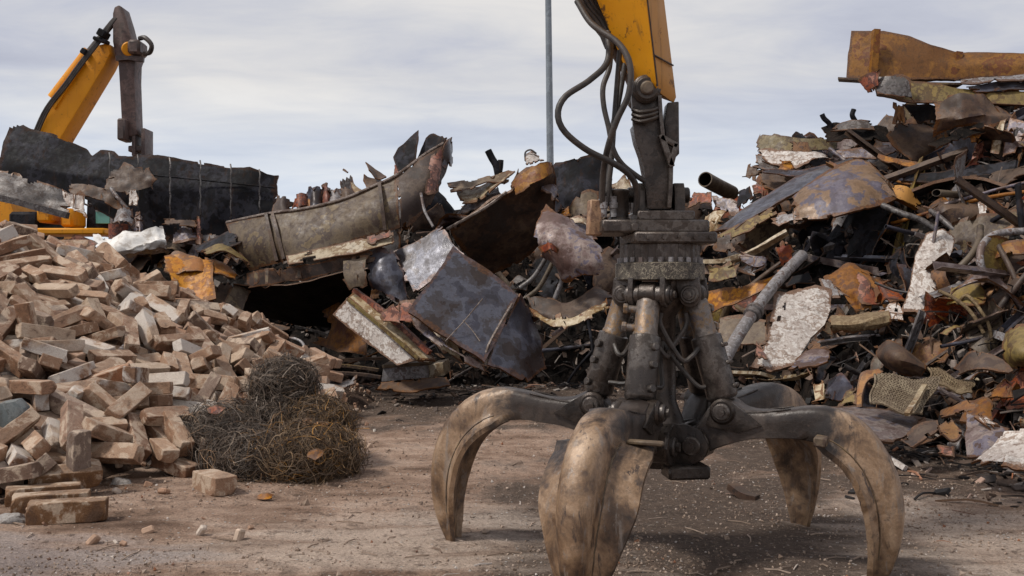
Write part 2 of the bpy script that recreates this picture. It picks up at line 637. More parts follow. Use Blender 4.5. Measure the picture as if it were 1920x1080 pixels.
M['yellow'] = paint('yellow_paint', (.70, .315, .005), (.60, .245, .004), .42, (.075, .03, .014), .85)
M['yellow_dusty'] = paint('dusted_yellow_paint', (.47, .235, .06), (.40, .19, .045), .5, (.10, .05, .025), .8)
M['yellow_far'] = paint('far_yellow_paint', (.68, .28, .004), (.62, .24, .004), .45, (.12, .05, .014), .5)
def tine_mat():
    s = NT('tine_steel')
    v = s.coords()
    at_ = s.n('ShaderNodeAttribute', attribute_name='wear')
    w = at_.outputs['Fac']
    a = s.noise(v, 4.5, 9, .65, .6)
    b = s.noise(v, 18, 8, .7, .2)
    c = s.noise(v, 90, 4, .7)
    dark = s.ramp(a, [(.38, (.022, .016, .0135)), (.5, (.040, .030, .025)), (.64, (.070, .053, .043))])
    tan = s.ramp(a, [(.34, (.038, .024, .016)), (.43, (.11, .065, .038)), (.52, (.22, .138, .080)), (.66, (.36, .25, .165))])
    f = s.ramp(s.math('ADD', w, s.math('MULTIPLY', s.math('SUBTRACT', a, .5), 1.1)), [(.42, 0), (.66, 1)])
    col = s.mix(f, dark, tan)
    # worn, scuffed streaks running along the tine, and dark pock marks
    mp = s.n('ShaderNodeMapping')
    mp.inputs['Scale'].default_value = (7, 7, 1.5)
    s.l(v, mp.inputs[0])
    st = s.noise(mp.outputs[0], 2.6, 9, .74, .4)
    col = s.mix(s.math('MULTIPLY', s.ramp(st, [(.56, 0), (.62, .55)]), f), col, (.22, .195, .175))
    col = s.mix(s.math('MULTIPLY', s.ramp(st, [(.37, .95), (.44, 0)]), f), col, (.045, .03, .024))
    vo = s.n('ShaderNodeTexVoronoi')
    vo.inputs['Scale'].default_value = 11
    s.l(v, vo.inputs['Vector'])
    pk = s.math('MULTIPLY', s.ramp(vo.outputs['Distance'], [(.12, .8), (.24, 0)]), s.ramp(s.noise(v, 2.4, 3), [(.48, 0), (.58, 1)]))
    col = s.mix(pk, col, (.055, .035, .028))
    col = s.mix(s.ramp(b, [(.58, 0), (.68, .75)]), col, (.085, .06, .045))
    col = s.mix(.5, col, s.ramp(c, [(.3, .35), (.7, .72)]), 'OVERLAY')
    s.bump(s.math('ADD', s.math('MULTIPLY', b, .6), s.math('ADD', s.math('MULTIPLY', c, .2), s.math('MULTIPLY', st, .4))), .45, .012)
    return s.done(col, s.ramp(b, [(.3, .28), (.7, .55)]), .12)


M['tine'] = tine_mat()


def brick_mat(name='old_brick', white=.9, brown=False):
    s = NT(name)
    v = s.coords()
    a = s.noise(v, 8, 8, .66, .5)
    b = s.noise(v, 30, 8, .74)
    c = s.noise(v, 120, 3, .7)
    base = s.ramp(s.rand, [(0, (.17, .085, .050)), (.18, (.28, .155, .092)), (.34, (.37, .235, .155)), (.48, (.21, .118, .072)), (.60, (.32, .195, .127)), (.72, (.42, .315, .23)), (.82, (.27, .115, .056)), (.9, (.24, .195, .165)), (1, (.13, .065, .038))])
    if brown:
        base = s.ramp(a, [(.35, (.12, .058, .028)), (.5, (.20, .105, .052)), (.65, (.27, .16, .09))])
    col = s.mix(s.ramp(a, [(.50, 0), (.57, .75)]), base, (.53, .42, .32))     # pale mortar dust
    col = s.mix(s.ramp(a, [(.34, .85), (.45, 0)]), col, (.12, .07, .045))
    r2 = s.math('FRACT', s.math('MULTIPLY', s.rand, 53.9))
    wh = s.math('MULTIPLY', s.ramp(s.noise(v, 3.2, 5, .6, .4), [(.47, 0), (.55, 1)]), s.ramp(r2, [(.74, 0), (.78, white)]))
    col = s.mix(wh, col, (.60, .55, .50))                                       # whitewash left on some
    col = s.mix(s.ramp(b, [(.60, 0), (.68, .8)]), col, (.11, .065, .045))
    col = s.mix(.55, col, s.ramp(c, [(.3, .33), (.7, .74)]), 'OVERLAY')
    g = s.n('ShaderNodeNewGeometry')
    sp = s.n('ShaderNodeSeparateXYZ')
    s.l(g.outputs['Normal'], sp.inputs[0])
    du = s.math('MULTIPLY', s.math('MULTIPLY', sp.outputs['Z'], .34, True), s.ramp(b, [(.38, .2), (.55, 1)]), True)
    col = s.mix(du, col, (.50, .39, .30))                                      # paler tone on upward faces
    s.bump(s.math('ADD', b, s.math('MULTIPLY', c, .5)), .75, .012)
    return s.done(col, .88, 0, .25)


M['brick'] = brick_mat()
M['brick_pale'] = brick_mat('pale_brick', 0.0)
M['brick_brown'] = brick_mat('brown_brick', 0.0, True)


def ground_mat():
    s = NT('dusty_yard_dirt')
    v = s.coords(False)
    big = s.noise(v, .32, 5, .6, .6)
    mid = s.noise(v, 1.5, 8, .65, .5)
    fin = s.noise(v, 9, 9, .72)
    mic = s.noise(v, 60, 5, .75)
    # ruts: noise stretched along the way the trucks drive
    mp = s.n('ShaderNodeMapping')
    mp.inputs['Rotation'].default_value = (0, 0, R(-24))
    mp.inputs['Scale'].default_value = (.6, 2.2, 1)
    s.l(v, mp.inputs[0])
    rut = s.noise(mp.outputs[0], 1.3, 7, .6, .3)
    col = s.ramp(s.math('ADD', s.math('MULTIPLY', mid, .6), s.math('MULTIPLY', rut, .4)), [(.36, (.135, .082, .056)), (.45, (.29, .19, .135)), (.54, (.46, .32, .24)), (.64, (.60, .455, .36))])
    # darker ground patches (one under and right of the grapple, others by the heaps)
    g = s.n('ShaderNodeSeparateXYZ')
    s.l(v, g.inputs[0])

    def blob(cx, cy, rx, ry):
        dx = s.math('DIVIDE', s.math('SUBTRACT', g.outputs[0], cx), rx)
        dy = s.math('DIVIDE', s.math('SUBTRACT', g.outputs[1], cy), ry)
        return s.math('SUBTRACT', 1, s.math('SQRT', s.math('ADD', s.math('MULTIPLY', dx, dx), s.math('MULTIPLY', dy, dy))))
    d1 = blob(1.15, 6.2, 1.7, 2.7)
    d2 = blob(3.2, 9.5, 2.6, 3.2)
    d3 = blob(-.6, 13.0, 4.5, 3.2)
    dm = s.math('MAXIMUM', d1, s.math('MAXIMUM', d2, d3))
    dark_fac = s.ramp(s.math('ADD', dm, s.math('MULTIPLY', s.math('SUBTRACT', mid, .5), 2.2)), [(.0, 0), (.35, .93)])
    col = s.mix(dark_fac, col, s.ramp(fin, [(.35, (.055, .040, .032)), (.65, (.135, .098, .076))]))
    l1 = blob(-.7, 5.7, 1.5, 1.1)
    l2 = blob(2.6, 5.9, 1.0, 1.3)
    l3 = blob(-3.0, 5.2, 1.6, .8)
    pl = s.ramp(s.math('ADD', s.math('MAXIMUM', l1, l2), s.math('MULTIPLY', s.math('SUBTRACT', rut, .5), 3)), [(.1, 0), (.7, .65)])
    col = s.mix(pl, col, (.60, .485, .40))
    col = s.mix(s.ramp(s.math('ADD', l3, s.math('MULTIPLY', s.math('SUBTRACT', rut, .5), 2.5)), [(.1, 0), (.6, .6)]), col, (.31, .28, .28))
    col = s.mix(s.ramp(fin, [(.55, 0), (.64, .7)]), col, (.10, .067, .049))
    cl2 = s.noise(v, 26, 8, .75, .3)
    col = s.mix(s.ramp(cl2, [(.56, 0), (.63, .6)]), col, s.mix(.5, col, (.06, .04, .03)))
    col = s.mix(s.ramp(cl2, [(.36, .55), (.44, 0)]), col, (.40, .315, .25))
    col = s.mix(s.ramp(fin, [(.28, .6), (.40, 0)]), col, (.42, .34, .28))
    vo = s.n('ShaderNodeTexVoronoi')
    vo.inputs['Scale'].default_value = 34
    s.l(v, vo.inputs['Vector'])
    sep = s.n('ShaderNodeSeparateColor')
    s.l(vo.outputs['Color'], sep.inputs[0])
    spk = s.math('MULTIPLY', s.ramp(vo.outputs['Distance'], [(.20, 1), (.32, 0)]), s.ramp(sep.outputs[0], [(.80, 0), (.86, 1)]))
    col = s.mix(spk, col, s.ramp(sep.outputs[1], [(0, (.10, .075, .06)), (.5, (.36, .29, .24)), (.8, (.62, .58, .54))]))
    # tyre marks: two wheel paths with the bars of the tread
    tg = s.n('ShaderNodeMapping')
    tg.inputs['Rotation'].default_value = (0, 0, R(-27))
    s.l(v, tg.inputs[0])
    ts = s.n('ShaderNodeSeparateXYZ')
    s.l(tg.outputs[0], ts.inputs[0])
    wob = s.math('MULTIPLY', s.math('SUBTRACT', s.noise(v, .35, 2), .5), 1.6)
    for off in (5.0, 6.9):
        dd = s.math('ABSOLUTE', s.math('SUBTRACT', s.math('ADD', ts.outputs[1], wob), off))
        band = s.ramp(dd, [(.20, 1), (.27, 0)])
        bars = s.ramp(s.math('ADD', s.math('MULTIPLY', s.math('SINE', s.math('ADD', s.math('MULTIPLY', ts.outputs[0], 34), s.math('MULTIPLY', dd, 16))), .5), .5), [(.45, 0), (.65, 1)])
        tm = s.math('MULTIPLY', s.math('MULTIPLY', band, bars), s.ramp(s.noise(v, 1.1, 5, .65), [(.42, 0), (.6, .5)]))
        col = s.mix(tm, col, s.mix(.62, col, (.07, .048, .036)))
    col = s.mix(.85, col, s.ramp(mic, [(.3, .28), (.7, .74)]), 'OVERLAY')
    hh = s.math('ADD', s.math('ADD', s.math('MULTIPLY', fin, .9), s.math('MULTIPLY', cl2, .5)), s.math('ADD', s.math('MULTIPLY', mic, .3), s.math('ADD', s.math('MULTIPLY', spk, .35), s.math('MULTIPLY', rut, .9))))
    s.bump(hh, 1.0, .05)
    return s.done(col, .93, 0, .2)


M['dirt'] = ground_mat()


def island_mat(name, stops, rough=.85, nscale=20):
    s = NT(name)
    v = s.coords(False)
    g = s.n('ShaderNodeNewGeometry')
    col = s.ramp(g.outputs['Random Per Island'], stops)
    b = s.noise(v, nscale, 6, .7)
    col = s.mix(.6, col, s.ramp(b, [(.3, .3), (.7, .75)]), 'OVERLAY')
    s.bump(b, .4, .01)
    return s.done(col, rough, 0, .3)


M['gravel'] = island_mat('gravel_chips', [(0, (.17, .12, .09)), (.3, (.24, .175, .13)), (.6, (.32, .24, .185)), (.88, (.36, .28, .225)), (.975, (.52, .47, .43)), (.98, (.32, .13, .06)), (1, (.06, .05, .045))])
M['brickchips'] = island_mat('brick_chips', [(0, (.16, .09, .06)), (.35, (.32, .19, .125)), (.65, (.41, .28, .20)), (.88, (.48, .38, .30)), (1, (.58, .53, .48))])
M['wire_dark'] = island_mat('dark_wire', [(0, (.022, .016, .012)), (.4, (.070, .052, .041)), (.7, (.15, .115, .09)), (.92, (.28, .225, .18)), (1, (.38, .22, .11))], .6)
M['wire_brown'] = island_mat('brown_wire', [(0, (.025, .017, .012)), (.4, (.085, .057, .038)), (.7, (.17, .115, .072)), (.9, (.28, .19, .11)), (.95, (.40, .20, .05)), (1, (.46, .21, .04))], .7)
M['swarf'] = island_mat('fine_scrap', [(0, (.010, .009, .009)), (.4, (.028, .022, .02)), (.62, (.07, .05, .04)), (.78, (.15, .085, .05)), (.88, (.22, .19, .17)), (.95, (.36, .31, .27)), (1, (.34, .12, .045))], .65)


def glass_mat():
    s = NT('cab_glass')
    return s.done((.10, .30, .27), .1, 0)


M['glass'] = glass_mat()
M['bluegrey'] = metal('blue_grey_slab', [(.15, .18, .19), (.20, .23, .24), (.12, .14, .15)], 4, (.6, .9), 0, .4)
M['stone'] = metal('pale_stone', [(.42, .40, .39), (.52, .50, .48), (.36, .33, .31)], 9, (.8, .95), 0, .7, jit=.1)
M['mortar'] = metal('mortar_lump', [(.33, .23, .165), (.42, .32, .24), (.27, .18, .125)], 8, (.85, .98), 0, .9, jit=.15)


_s = NT('white_tarpaulin')
_v = _s.coords()
_b = _s.noise(_v, 9, 7, .65)
_s.bump(_b, .5, .03)
M['tarp'] = _s.done(_s.ramp(_b, [(.35, (.45, .40, .35)), (.46, (.68, .65, .61)), (.6, (.76, .74, .71))]), .7)
# ------------------------------------------------------------------ the yard ground: one sheet to the horizon
def ground_z(x, y):
    n = .035 * noise.noise(V((x * .5, y * .5, 1))) + .02 * noise.noise(V((x * 1.7, y * 1.7, 5)))
    u = x * math.sin(R(24)) * -1 + y * math.cos(R(24))
    n += .028 * noise.noise(V((x * .25, u * 2.2, 9))) + .007 * noise.noise(V((x * 5, y * 5, 2)))
    return n


def axis(lo, hi, step, far):
    a = []
    x = lo
    while x <= hi + 1e-6:
        a.append(x)
        x += step
    s = step
    lo2, hi2 = [], []
    x = a[-1]
    while x < far:
        s *= 1.5
        x += s
        hi2.append(x)
    s, x = step, a[0]
    while x > -far:
        s *= 1.5
        x -= s
        lo2.append(x)
    return lo2[::-1] + a + hi2


gx_ = axis(-5.5, 6.5, .07, 900)
gy_ = axis(3.4, 15.5, .07, 900)
vs = [(x, y, ground_z(x, y) if abs(x) < 60 and abs(y) < 80 else 0) for y in gy_ for x in gx_]
nx = len(gx_)
fs = [(j * nx + i, j * nx + i + 1, (j + 1) * nx + i + 1, (j + 1) * nx + i) for j in range(len(gy_) - 1) for i in range(nx - 1)]
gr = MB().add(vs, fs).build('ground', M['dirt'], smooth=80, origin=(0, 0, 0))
gr['kind'] = 'structure'
gr['label'] = 'dusty brown dirt ground of the scrapyard'

# ------------------------------------------------------------------ the heap of scrap: a mound that the pieces lie on
# (px, base distance, crest row, crest distance)
ST = [(-300, 17.5, 450, 19.5), (150, 16.5, 475, 18.6), (270, 15.9, 440, 18.2), (420, 15.2, 430, 17.7), (640, 14.9, 405, 16.8), (850, 14.6, 378, 16.8), (1020, 15, 372, 17.2),
      (1200, 15, 388, 17.2), (1380, 13.4, 385, 16.6), (1470, 12.2, 305, 16.2), (1560, 11.0, 268, 15.6), (1660, 9.9, 250, 14.8), (1720, 9.2, 200, 14.3), (1800, 8.6, 180, 13.8), (2000, 7.6, 165, 13.2), (2350, 7.0, 180, 12.5)]


def station(px):
    if px <= ST[0][0]:
        return ST[0][1:]
    for a, b in zip(ST, ST[1:]):
        if px <= b[0]:
            t = (px - a[0]) / (b[0] - a[0])
            t = t * t * (3 - 2 * t)
            return tuple(p + (q - p) * t for p, q in zip(a[1:], b[1:]))
    return ST[-1][1:]


def D(px, py):
    """distance of the heap's face at that place of the yard"""
    Yb, pc, Yc = station(px)
    pb = 540 + FPX * CH / Yb
    t = (pb - py) / (pb - pc)
    return Yb + (Yc - Yb) * max(-.3, min(1.15, t))


def heap_mesh():
    vs, fs = [], []
    us = [-300 + 2650 * i / 150 for i in range(151)]
    NT_ = 34
    for px in us:
        Yb, pc, Yc = station(px)
        zc = CH - (pc - 540) / FPX * Yc
        for j in range(NT_ + 1):
            t = j / 20.0
            Y = Yb + (Yc - Yb) * t
            if t <= 1:
                z = zc * t ** .85
            else:
                z = zc * (1 - ((t - 1) / .7) ** 1.3)
            p = V(((px - 960) / FPX * Y, Y, z - .06))
            k = min(1, t * 3) * min(1, (1.7 - t) * 3)
            q = V((noise.noise(p * 1.3), noise.noise(p * 1.3 + V((7, 1, 3))), noise.noise(p * 1.3 + V((2, 9, 4)))))
            q2 = V((noise.noise(p * 4.2), noise.noise(p * 4.2 + V((7, 1, 3))), abs(noise.noise(p * 4.2 + V((2, 9, 4))))))
            p += (q * .22 + q2 * .16) * k
            vs.append(p)
    n = NT_ + 1
    for i in range(len(us) - 1):
        for j in range(NT_):
            a = i * n + j
            fs.append((a, a + n, a + n + 1, a + 1))
    return vs, fs


hv, hf = heap_mesh()
hp = MB().add(hv, hf).build('scrap_heap', M['soot_shade'], smooth=25)
hp['kind'] = 'stuff'
hp['label'] = 'dark sooty heap of shredded scrap metal, blackened as shade, under the larger pieces'
hp['category'] = 'scrap heap'
HEAP = BVHTree.FromPolygons(hv, hf)


def on_heap(px, py):
    """where the sight line of the photograph meets the heap: point, normal"""
    h = HEAP.ray_cast(V((0, 0, CH)), V(((px - 960) / FPX, 1, -(py - 540) / FPX)))
    return (h[0], h[1]) if h[0] is not None else (None, None)


# ------------------------------------------------------------------ the tall metal pole far behind
pl = MB()
pb, pt = at(1034.5, 540, 34), at(1028, 0, 34)
dirp = (pt - pb) / (pt.z - pb.z)
foot = pb - dirp * pb.z
top = pb + dirp * (14.5 - pb.z)
pole = thing('metal_pole', foot, 'tall bluish grey metal pole standing behind the scrap heap against the sky', 'pole')
MB().rod(foot, top, [(0, .13), (.02, .13), (.5, .115), (1, .095)], 20).build('shaft', M['galv'], pole)
MB().box(foot + V((0, 0, .03)), (.5, .5, .05), ch=.01).build('base_plate', M['galv'], pole)
MB().rod(top, top + V((0, 0, .1)), [(0, .10), (.6, .09), (1, .03)], 16).build('cap', M['galv'], pole)
# ------------------------------------------------------------------ the grapple in the foreground
GX, GY = .787, 5.40
MPP = GY / FPX                                   # metres per photograph pixel at the grapple


def gz(py):
    return CH - (py - 540) * MPP


def gx(px):
    return (px - 960) * MPP


def G(rho, th, z, side=0.0):
    a = R(th)
    return V((GX + rho * math.cos(a) - side * math.sin(a), GY + rho * math.sin(a) + side * math.cos(a), z))


grap = thing('grapple', (GX, GY, 0), 'big dark steel orange peel grapple with curved rusty tines standing open on the dirt', 'grapple')

OUT = [(.20, .70), (.29, .84), (.38, .865), (.48, .825), (.62, .828), (.77, .862), (.91, .868), (1.04, .825), (1.145, .735), (1.225, .61), (1.275, .45), (1.28, .28), (1.245, .12), (1.185, -.01)]
INN = [(.17, .52), (.27, .575), (.38, .63), (.50, .672), (.63, .692), (.75, .702), (.87, .69), (.965, .645), (1.045, .57), (1.105, .46), (1.14, .33), (1.15, .2), (1.148, .09), (1.15, -.012)]


def tine(th, f=1.0, rot=0.0, seed=0, wing=.07):
    def tf(p):
        a, b = p[0] - .17, p[1] - .60
        c, s = math.cos(R(rot)), math.sin(R(rot))
        return (.17 + (a * c - b * s) * f, .60 + a * s + b * c)
    n = 54
    O = cr([V((p[0], p[1], 0)) for p in map(tf, OUT)], n)
    I = cr([V((p[0], p[1], 0)) for p in map(tf, INN)], n)
    mb = MB()
    attr = []
    vs, fs = [], []
    NP = 0
    for i in range(n):
        s = i / (n - 1)
        o, q = O[i], I[i]
        mid = (o + q) / 2
        nv = (o - q)
        h = nv.length
        nv.normalize()
        w = .078 + .010 * math.sin(s * 3)             # half width of the spine
        if s < .12:
            w = .075
        if s > .7:
            w *= 1 - (s - .7) * 1.6
        W = w + .004
        if s > .44:
            k = min(1, (s - .44) / .012)
            W = w + .004 + k * (wing - wing * .9 * max(0, (s - .66) / .34) ** 1.2)
        drop = (.03 if seed != 1 else .055) * min(1, max(0, (s - .44) / .05)) * (1 if s < .75 else max(0, (1 - s) / .25))
        hi = h / 2
        loop = [(-W, -hi * .72 - drop), (-w * 1.08, -hi * .62), (-w, -hi * .25), (-w * .93, hi * .52), (-w * .70, hi * .83), (-w * .36, hi * .97), (0, hi),
                (w * .36, hi * .97), (w * .70, hi * .83), (w * .93, hi * .52), (w, -hi * .25), (w * 1.08, -hi * .62), (W, -hi * .72 - drop),
                (W - .004, -hi * .72 - drop - .028), (w * 1.05, -hi * .92), (0, -hi), (-w * 1.05, -hi * .92), (-W + .004, -hi * .72 - drop - .028)]
        if s < .40:
            loop = [(-w, -hi * .95), (-w, -hi * .4), (-w, hi * .05), (-w, hi * .6), (-w * .85, hi * .9), (-w * .4, hi), (0, hi), (w * .4, hi), (w * .85, hi * .9), (w, hi * .6), (w, hi * .05), (w, -hi * .4), (w, -hi * .95),
                    (w * .9, -hi), (w * .5, -hi), (0, -hi), (-w * .5, -hi), (-w * .9, -hi)]
        NP = len(loop)
        for b, e in loop:
            pr = mid + nv * e
            p = G(pr.x, th, pr.y, b)
            nz = noise.noise(p * 9 + V((seed, 0, 0))) * .004 + noise.noise(p * 28) * .0018
            p += (G(pr.x + nv.x, th, pr.y + nv.y, b) - G(pr.x, th, pr.y, b)) * nz
            vs.append(p)
            attr.append(max(0.0, min(1.0, (s - .22) / .45)) * (1.0 if e > -hi * .85 else .75))
    for j in range(n - 1):
        for i in range(NP):
            k = (i + 1) % NP
            fs.append((j * NP + i, j * NP + k, (j + 1) * NP + k, (j + 1) * NP + i))
    fs.append(tuple(range(NP)))
    fs.append(tuple(range(n * NP - 1, (n - 1) * NP - 1, -1)))
    mb.add(vs, fs)
    mb.attr = attr
    t = mb.build('tine', M['tine'], grap, smooth=50)

    def pt(ro, z, side=0):
        a = tf((ro, z))
        return G(a[0], th, a[1], side)
    # hinge bosses: at the hub and where the cylinder pushes
    b = MB()
    for ro, z, r, hw in ((.20, .61, .088, .125), (.35, .80, .066, .115)):
        b.cyl(pt(ro, z, -hw), pt(ro, z, hw), r, 24, b=.012)
    bo = b.build('pivot_boss', M['steel'], t)
    b = MB()
    for ro, z, r, hw in ((.20, .61, .05, .15), (.35, .80, .044, .14)):
        b.cyl(pt(ro, z, -hw), pt(ro, z, hw), r, 20, b=.008)
        for sg in (-1, 1):
            b.cyl(pt(ro, z, sg * (hw + .001)), pt(ro, z, sg * (hw + .018)), r * .5, 6)
    b.build('pin', M['cylinder'], t)
    # weld beads where the shell plates join the spine, and a repair seam across one shell
    for sg in (-1, 1):
        pts = []
        for i in range(int(.47 * n), int(.9 * n)):
            s = i / (n - 1)
            mid = (O[i] + I[i]) / 2
            nv = (O[i] - I[i])
            hi = nv.length / 2
            nv.normalize()
            w = (.078 + .010 * math.sin(s * 3)) * (1 if s < .7 else 1 - (s - .7) * 1.6)
            pr = mid - nv * hi * .60
            pts.append(G(pr.x, th, pr.y, sg * (w * 1.09 + .002 * math.sin(i * 2.3))))
        MB().tube(pts, .0042, 6).build('weld_seam', M['tan'], t)
    # ears rising beside the cylinder foot, and two weld seams over the arm
    b = MB()
    for sg in (-1, 1):
        b = MB()
        pts = [pt(.26, .72, sg * .10), pt(.29, .82, sg * .10), pt(.34, .865, sg * .10), pt(.40, .85, sg * .10), pt(.50, .79, sg * .10), pt(.56, .75, sg * .10), pt(.44, .70, sg * .10)]
        b.prism(pts, pt(.30, .7, sg * .10 - sg * .028) - pt(.30, .7, sg * .10))
        b.tube([pt(.42, .80, sg * .078), pt(.55, .815, sg * .07), pt(.70, .845, sg * .06)], .006, 6, res=8)
        b.build('ear', M['steel'], t, bevel=.004)
    # stop blocks where the shell wings begin
    if seed in (1, 2):
        b = MB()
        ii = int(.455 * (n - 1))
        mid = (O[ii] + I[ii]) / 2
        nv = (O[ii] - I[ii]).normalized()
        hh = (O[ii] - I[ii]).length / 2
        for sg in ((-1,) if seed == 2 else (1,)):
            c = G(mid.x - nv.x * (hh * .62), th, mid.y - nv.y * hh * .62, sg * .20)
            b.box(c, (.06, .11, .045) if seed == 2 else (.035, .17, .02), (0, .1, R(th)), ch=.006)
        b.build('stop_block', M['tan'], t)
    return pt


TH = {'left': 165, 'front': 244.5, 'right': 337, 'back': 35}
PT = {}
PT['left'] = tine(165, 1.0, 0, 0)
PT['front'] = tine(244.5, 1.0, 0, 1, .145)
PT['right'] = tine(337, .955, -3.5, 2)
PT['back'] = tine(35, 1.0, 0, 3, .10)


# hydraulic cylinders, one per tine
def hyd(th, pt, seed):
    top = G(.185, th, gz(552))
    bot = pt(.35, .80)
    ax = (bot - top).normalized()
    L = (bot - top).length
    sd = V((-math.sin(R(th)), math.cos(R(th)), 0))
    out_ = ax.cross(sd)
    if out_.dot(V((math.cos(R(th)), math.sin(R(th)), 0))) < 0:
        out_ = -out_
    c = MB().rod(top + ax * L * .36, bot - ax * .055, [(0, .066), (.02, .079), (.06, .081), (.94, .081), (.97, .077), (1, .066)], 28)
    for k in (.47, .62, .82):
        p = top + ax * L * k
        s2 = sd if seed != 2 else -sd
        q = out_ * .045 + s2 * .06
        if seed == 2:
            c.box(p + out_ * .078 - s2 * .01, (.085, .03, .022), Matrix((sd, out_, ax)).transposed(), ch=.006)
        else:
            c.cyl(p + q.normalized() * .065, p + q.normalized() * .108, .021, 12, b=.004)
    body = c.build('cylinder', M['cylinder'], grap)
    u = MB().rod(top + ax * .03, top + ax * L * .375, [(0, .052), (.05, .058), (.12, .0605), (.86, .0605), (.9, .066), (1, .066)], 26)
    for k in (.14, .30):
        p = top + ax * L * k
        q = (out_ * .3 + (-sd if seed != 2 else sd) * .9).normalized()
        u.cyl(p + q * .05, p + q * .105, .02, 12, b=.004)
        u.cyl(p + q * .10, p + q * .125, .028, 6, b=.004)
    u.build('rod_end', M['rod'], body)
    e = MB().cyl(top - sd * .045, top + sd * .045, .062, 24, b=.008)
    e.build('top_eye', M['steel'], body)
    e = MB()
    e.cyl(top - sd * .118, top + sd * .118, .05, 22, b=.008)
    e.cyl(top - sd * .128, top + sd * .128, .034, 18, b=.006)
    for sg in (-1, 1):
        e.cyl(top + sd * sg * .129, top + sd * sg * .142, .02, 6)
    e.build('top_pin', M['cylinder'], body)
    for sg in (-1, 1):
        cc = top + sd * sg * .072
        r_ = V((math.cos(R(th)), math.sin(R(th)), 0))
        pts = []
        for k in range(9):
            a = PI * k / 8
            pts.append(cc + r_ * math.cos(a) * .058 - V((0, 0, 1)) * math.sin(a) * .066)
        pts += [cc - r_ * .085 + V((0, 0, .088)), cc + r_ * .045 + V((0, 0, .088))]
        MB().prism(pts, sd * sg * .026).build('clevis_plate', M['cylinder'], grap, bevel=.003)
    f = MB().cyl(bot - sd * .05, bot + sd * .05, .058, 22, b=.008)
    f.rod(bot - ax * .06, bot, [(0, .05), (1, .045)], 18)
    f.build('bottom_eye', M['steel'], body)
    return top, ax, L, sd, out_


HY = {}
for i, k in enumerate(('left', 'front', 'right', 'back')):
    HY[k] = hyd(TH[k], PT[k], i)

# the fixed column and the hub
MB().rod((GX, GY, gz(528)), (GX, GY, .62), [(0, .15), (.12, .14), (.22, .085), (.75, .085), (.86, .12), (1, .16)], 28).build('column', M['steel'], grap)
h = MB()
h.rod((GX, GY, .72), (GX, GY, .47), [(0, .12), (.15, .165), (.55, .175), (.8, .15), (1, .10)], 28)
for k, th in TH.items():
    sd = V((-math.sin(R(th)), math.cos(R(th)), 0))
    for sg in (-1, 1):
        pts = [G(r_, th, z, sg * .098) for r_, z in ((.04, .70), (.16, .72), (.25, .69), (.29, .61), (.26, .54), (.18, .50), (.04, .48))]
        h.prism(pts, sd * sg * .03)
h.build('hub', M['steel'], grap, bevel=.004)
MB().box((GX + .11, GY - .16, .475), (.22, .16, .07), (0, 0, R(8)), ch=.012).build('hub_block', M['steel'], grap)

# rotator: bolted flange, ribbed drum, top plates, motor
fl = MB().rod((GX, GY, gz(526)), (GX, GY, gz(493)), [(0, .225), (.06, .236), (.94, .236), (1, .225)], 48)
fl.build('flange', M['grease'], grap)
flange = bpy.context.scene.objects['flange']
for i in range(26):
    a = 2 * PI * i / 26
    c = V((GX + .213 * math.cos(a), GY + .213 * math.sin(a), 0))
    MB().cyl(c + V((0, 0, gz(493) + .001)), c + V((0, 0, gz(484))), .014, 6).build('bolt', M['palegrey'], flange)
dr = MB()
N = 64
vs, fs = [], []
for j, (z, k) in enumerate(((gz(493), 1), (gz(460), 1))):
    for i in range(N * 2):
        a = PI * i / N
        r_ = .212 if i % 2 == 0 else (.212 if i % 4 == 1 else .207)
        vs.append((GX + r_ * math.cos(a), GY + r_ * math.sin(a), z))
for i in range(N * 2):
    k = (i + 1) % (N * 2)
    fs.append((i, k, N * 2 + k, N * 2 + i))
dr.add(vs, fs)
dr.build('gear_drum', M['cylinder'], grap, smooth=20)
tp = MB()
tp.box((gx(1250), GY, gz(449)), (.43, .46, .060), (0, 0, .06), ch=.01)
tp.box((gx(1216), GY + .01, gz(428)), (.56, .42, .068), (0, 0, .06), ch=.01)
tp.box((gx(1237), GY, gz(408)), (.30, .34, .052), (0, 0, .06), ch=.008)
for i in range(5):
    tp.cyl((gx(1205 + i * 28), GY - .235, gz(449)), (gx(1205 + i * 28), GY - .25, gz(449)), .012, 6)
tp.box((gx(1181), GY - .222, gz(431)), (.035, .02, .04), ch=.004)
tp.build('rotator_plate', M['cylinder'], grap)
mt = MB().rod((gx(1158), GY - .08, gz(415)), (gx(1158), GY - .08, gz(358)), [(0, .058), (.05, .058), (.08, .050), (.85, .05), (.88, .054), (.97, .054), (1, .046)], 24)
mt.build('rotator_motor', M['steel'], grap)
MB().box((gx(1112), GY - .10, gz(411)), (.07, .07, .185), (0, .05, .2), ch=.006).build('guard_post', M['postwood'], grap)
for px in (1128, 1146):
    MB().rod((gx(px), GY - .12, gz(410)), (gx(px), GY - .12, gz(372)), [(0, .018), (.4, .018), (.42, .024), (.7, .024), (.72, .018), (1, .018)], 12).build('hose_fitting', M['palegrey'], grap)
for px in (1197, 1270):
    pts = [(gx(px) - .028, GY - .09, gz(408)), (gx(px) - .028, GY + .09, gz(408)), (gx(px) - .028, GY + .085, gz(362)), (gx(px) - .028, GY + .05, gz(345)), (gx(px) - .028, GY - .05, gz(345)), (gx(px) - .028, GY - .085, gz(362))]
    MB().prism(pts, (.056, 0, 0)).build('hanger_ear', M['steel'], grap, bevel=.005)
MB().cyl((gx(1176), GY, gz(366)), (gx(1292), GY, gz(366)), .042, 22, b=.006).build('hanger_pin', M['steel'], grap)
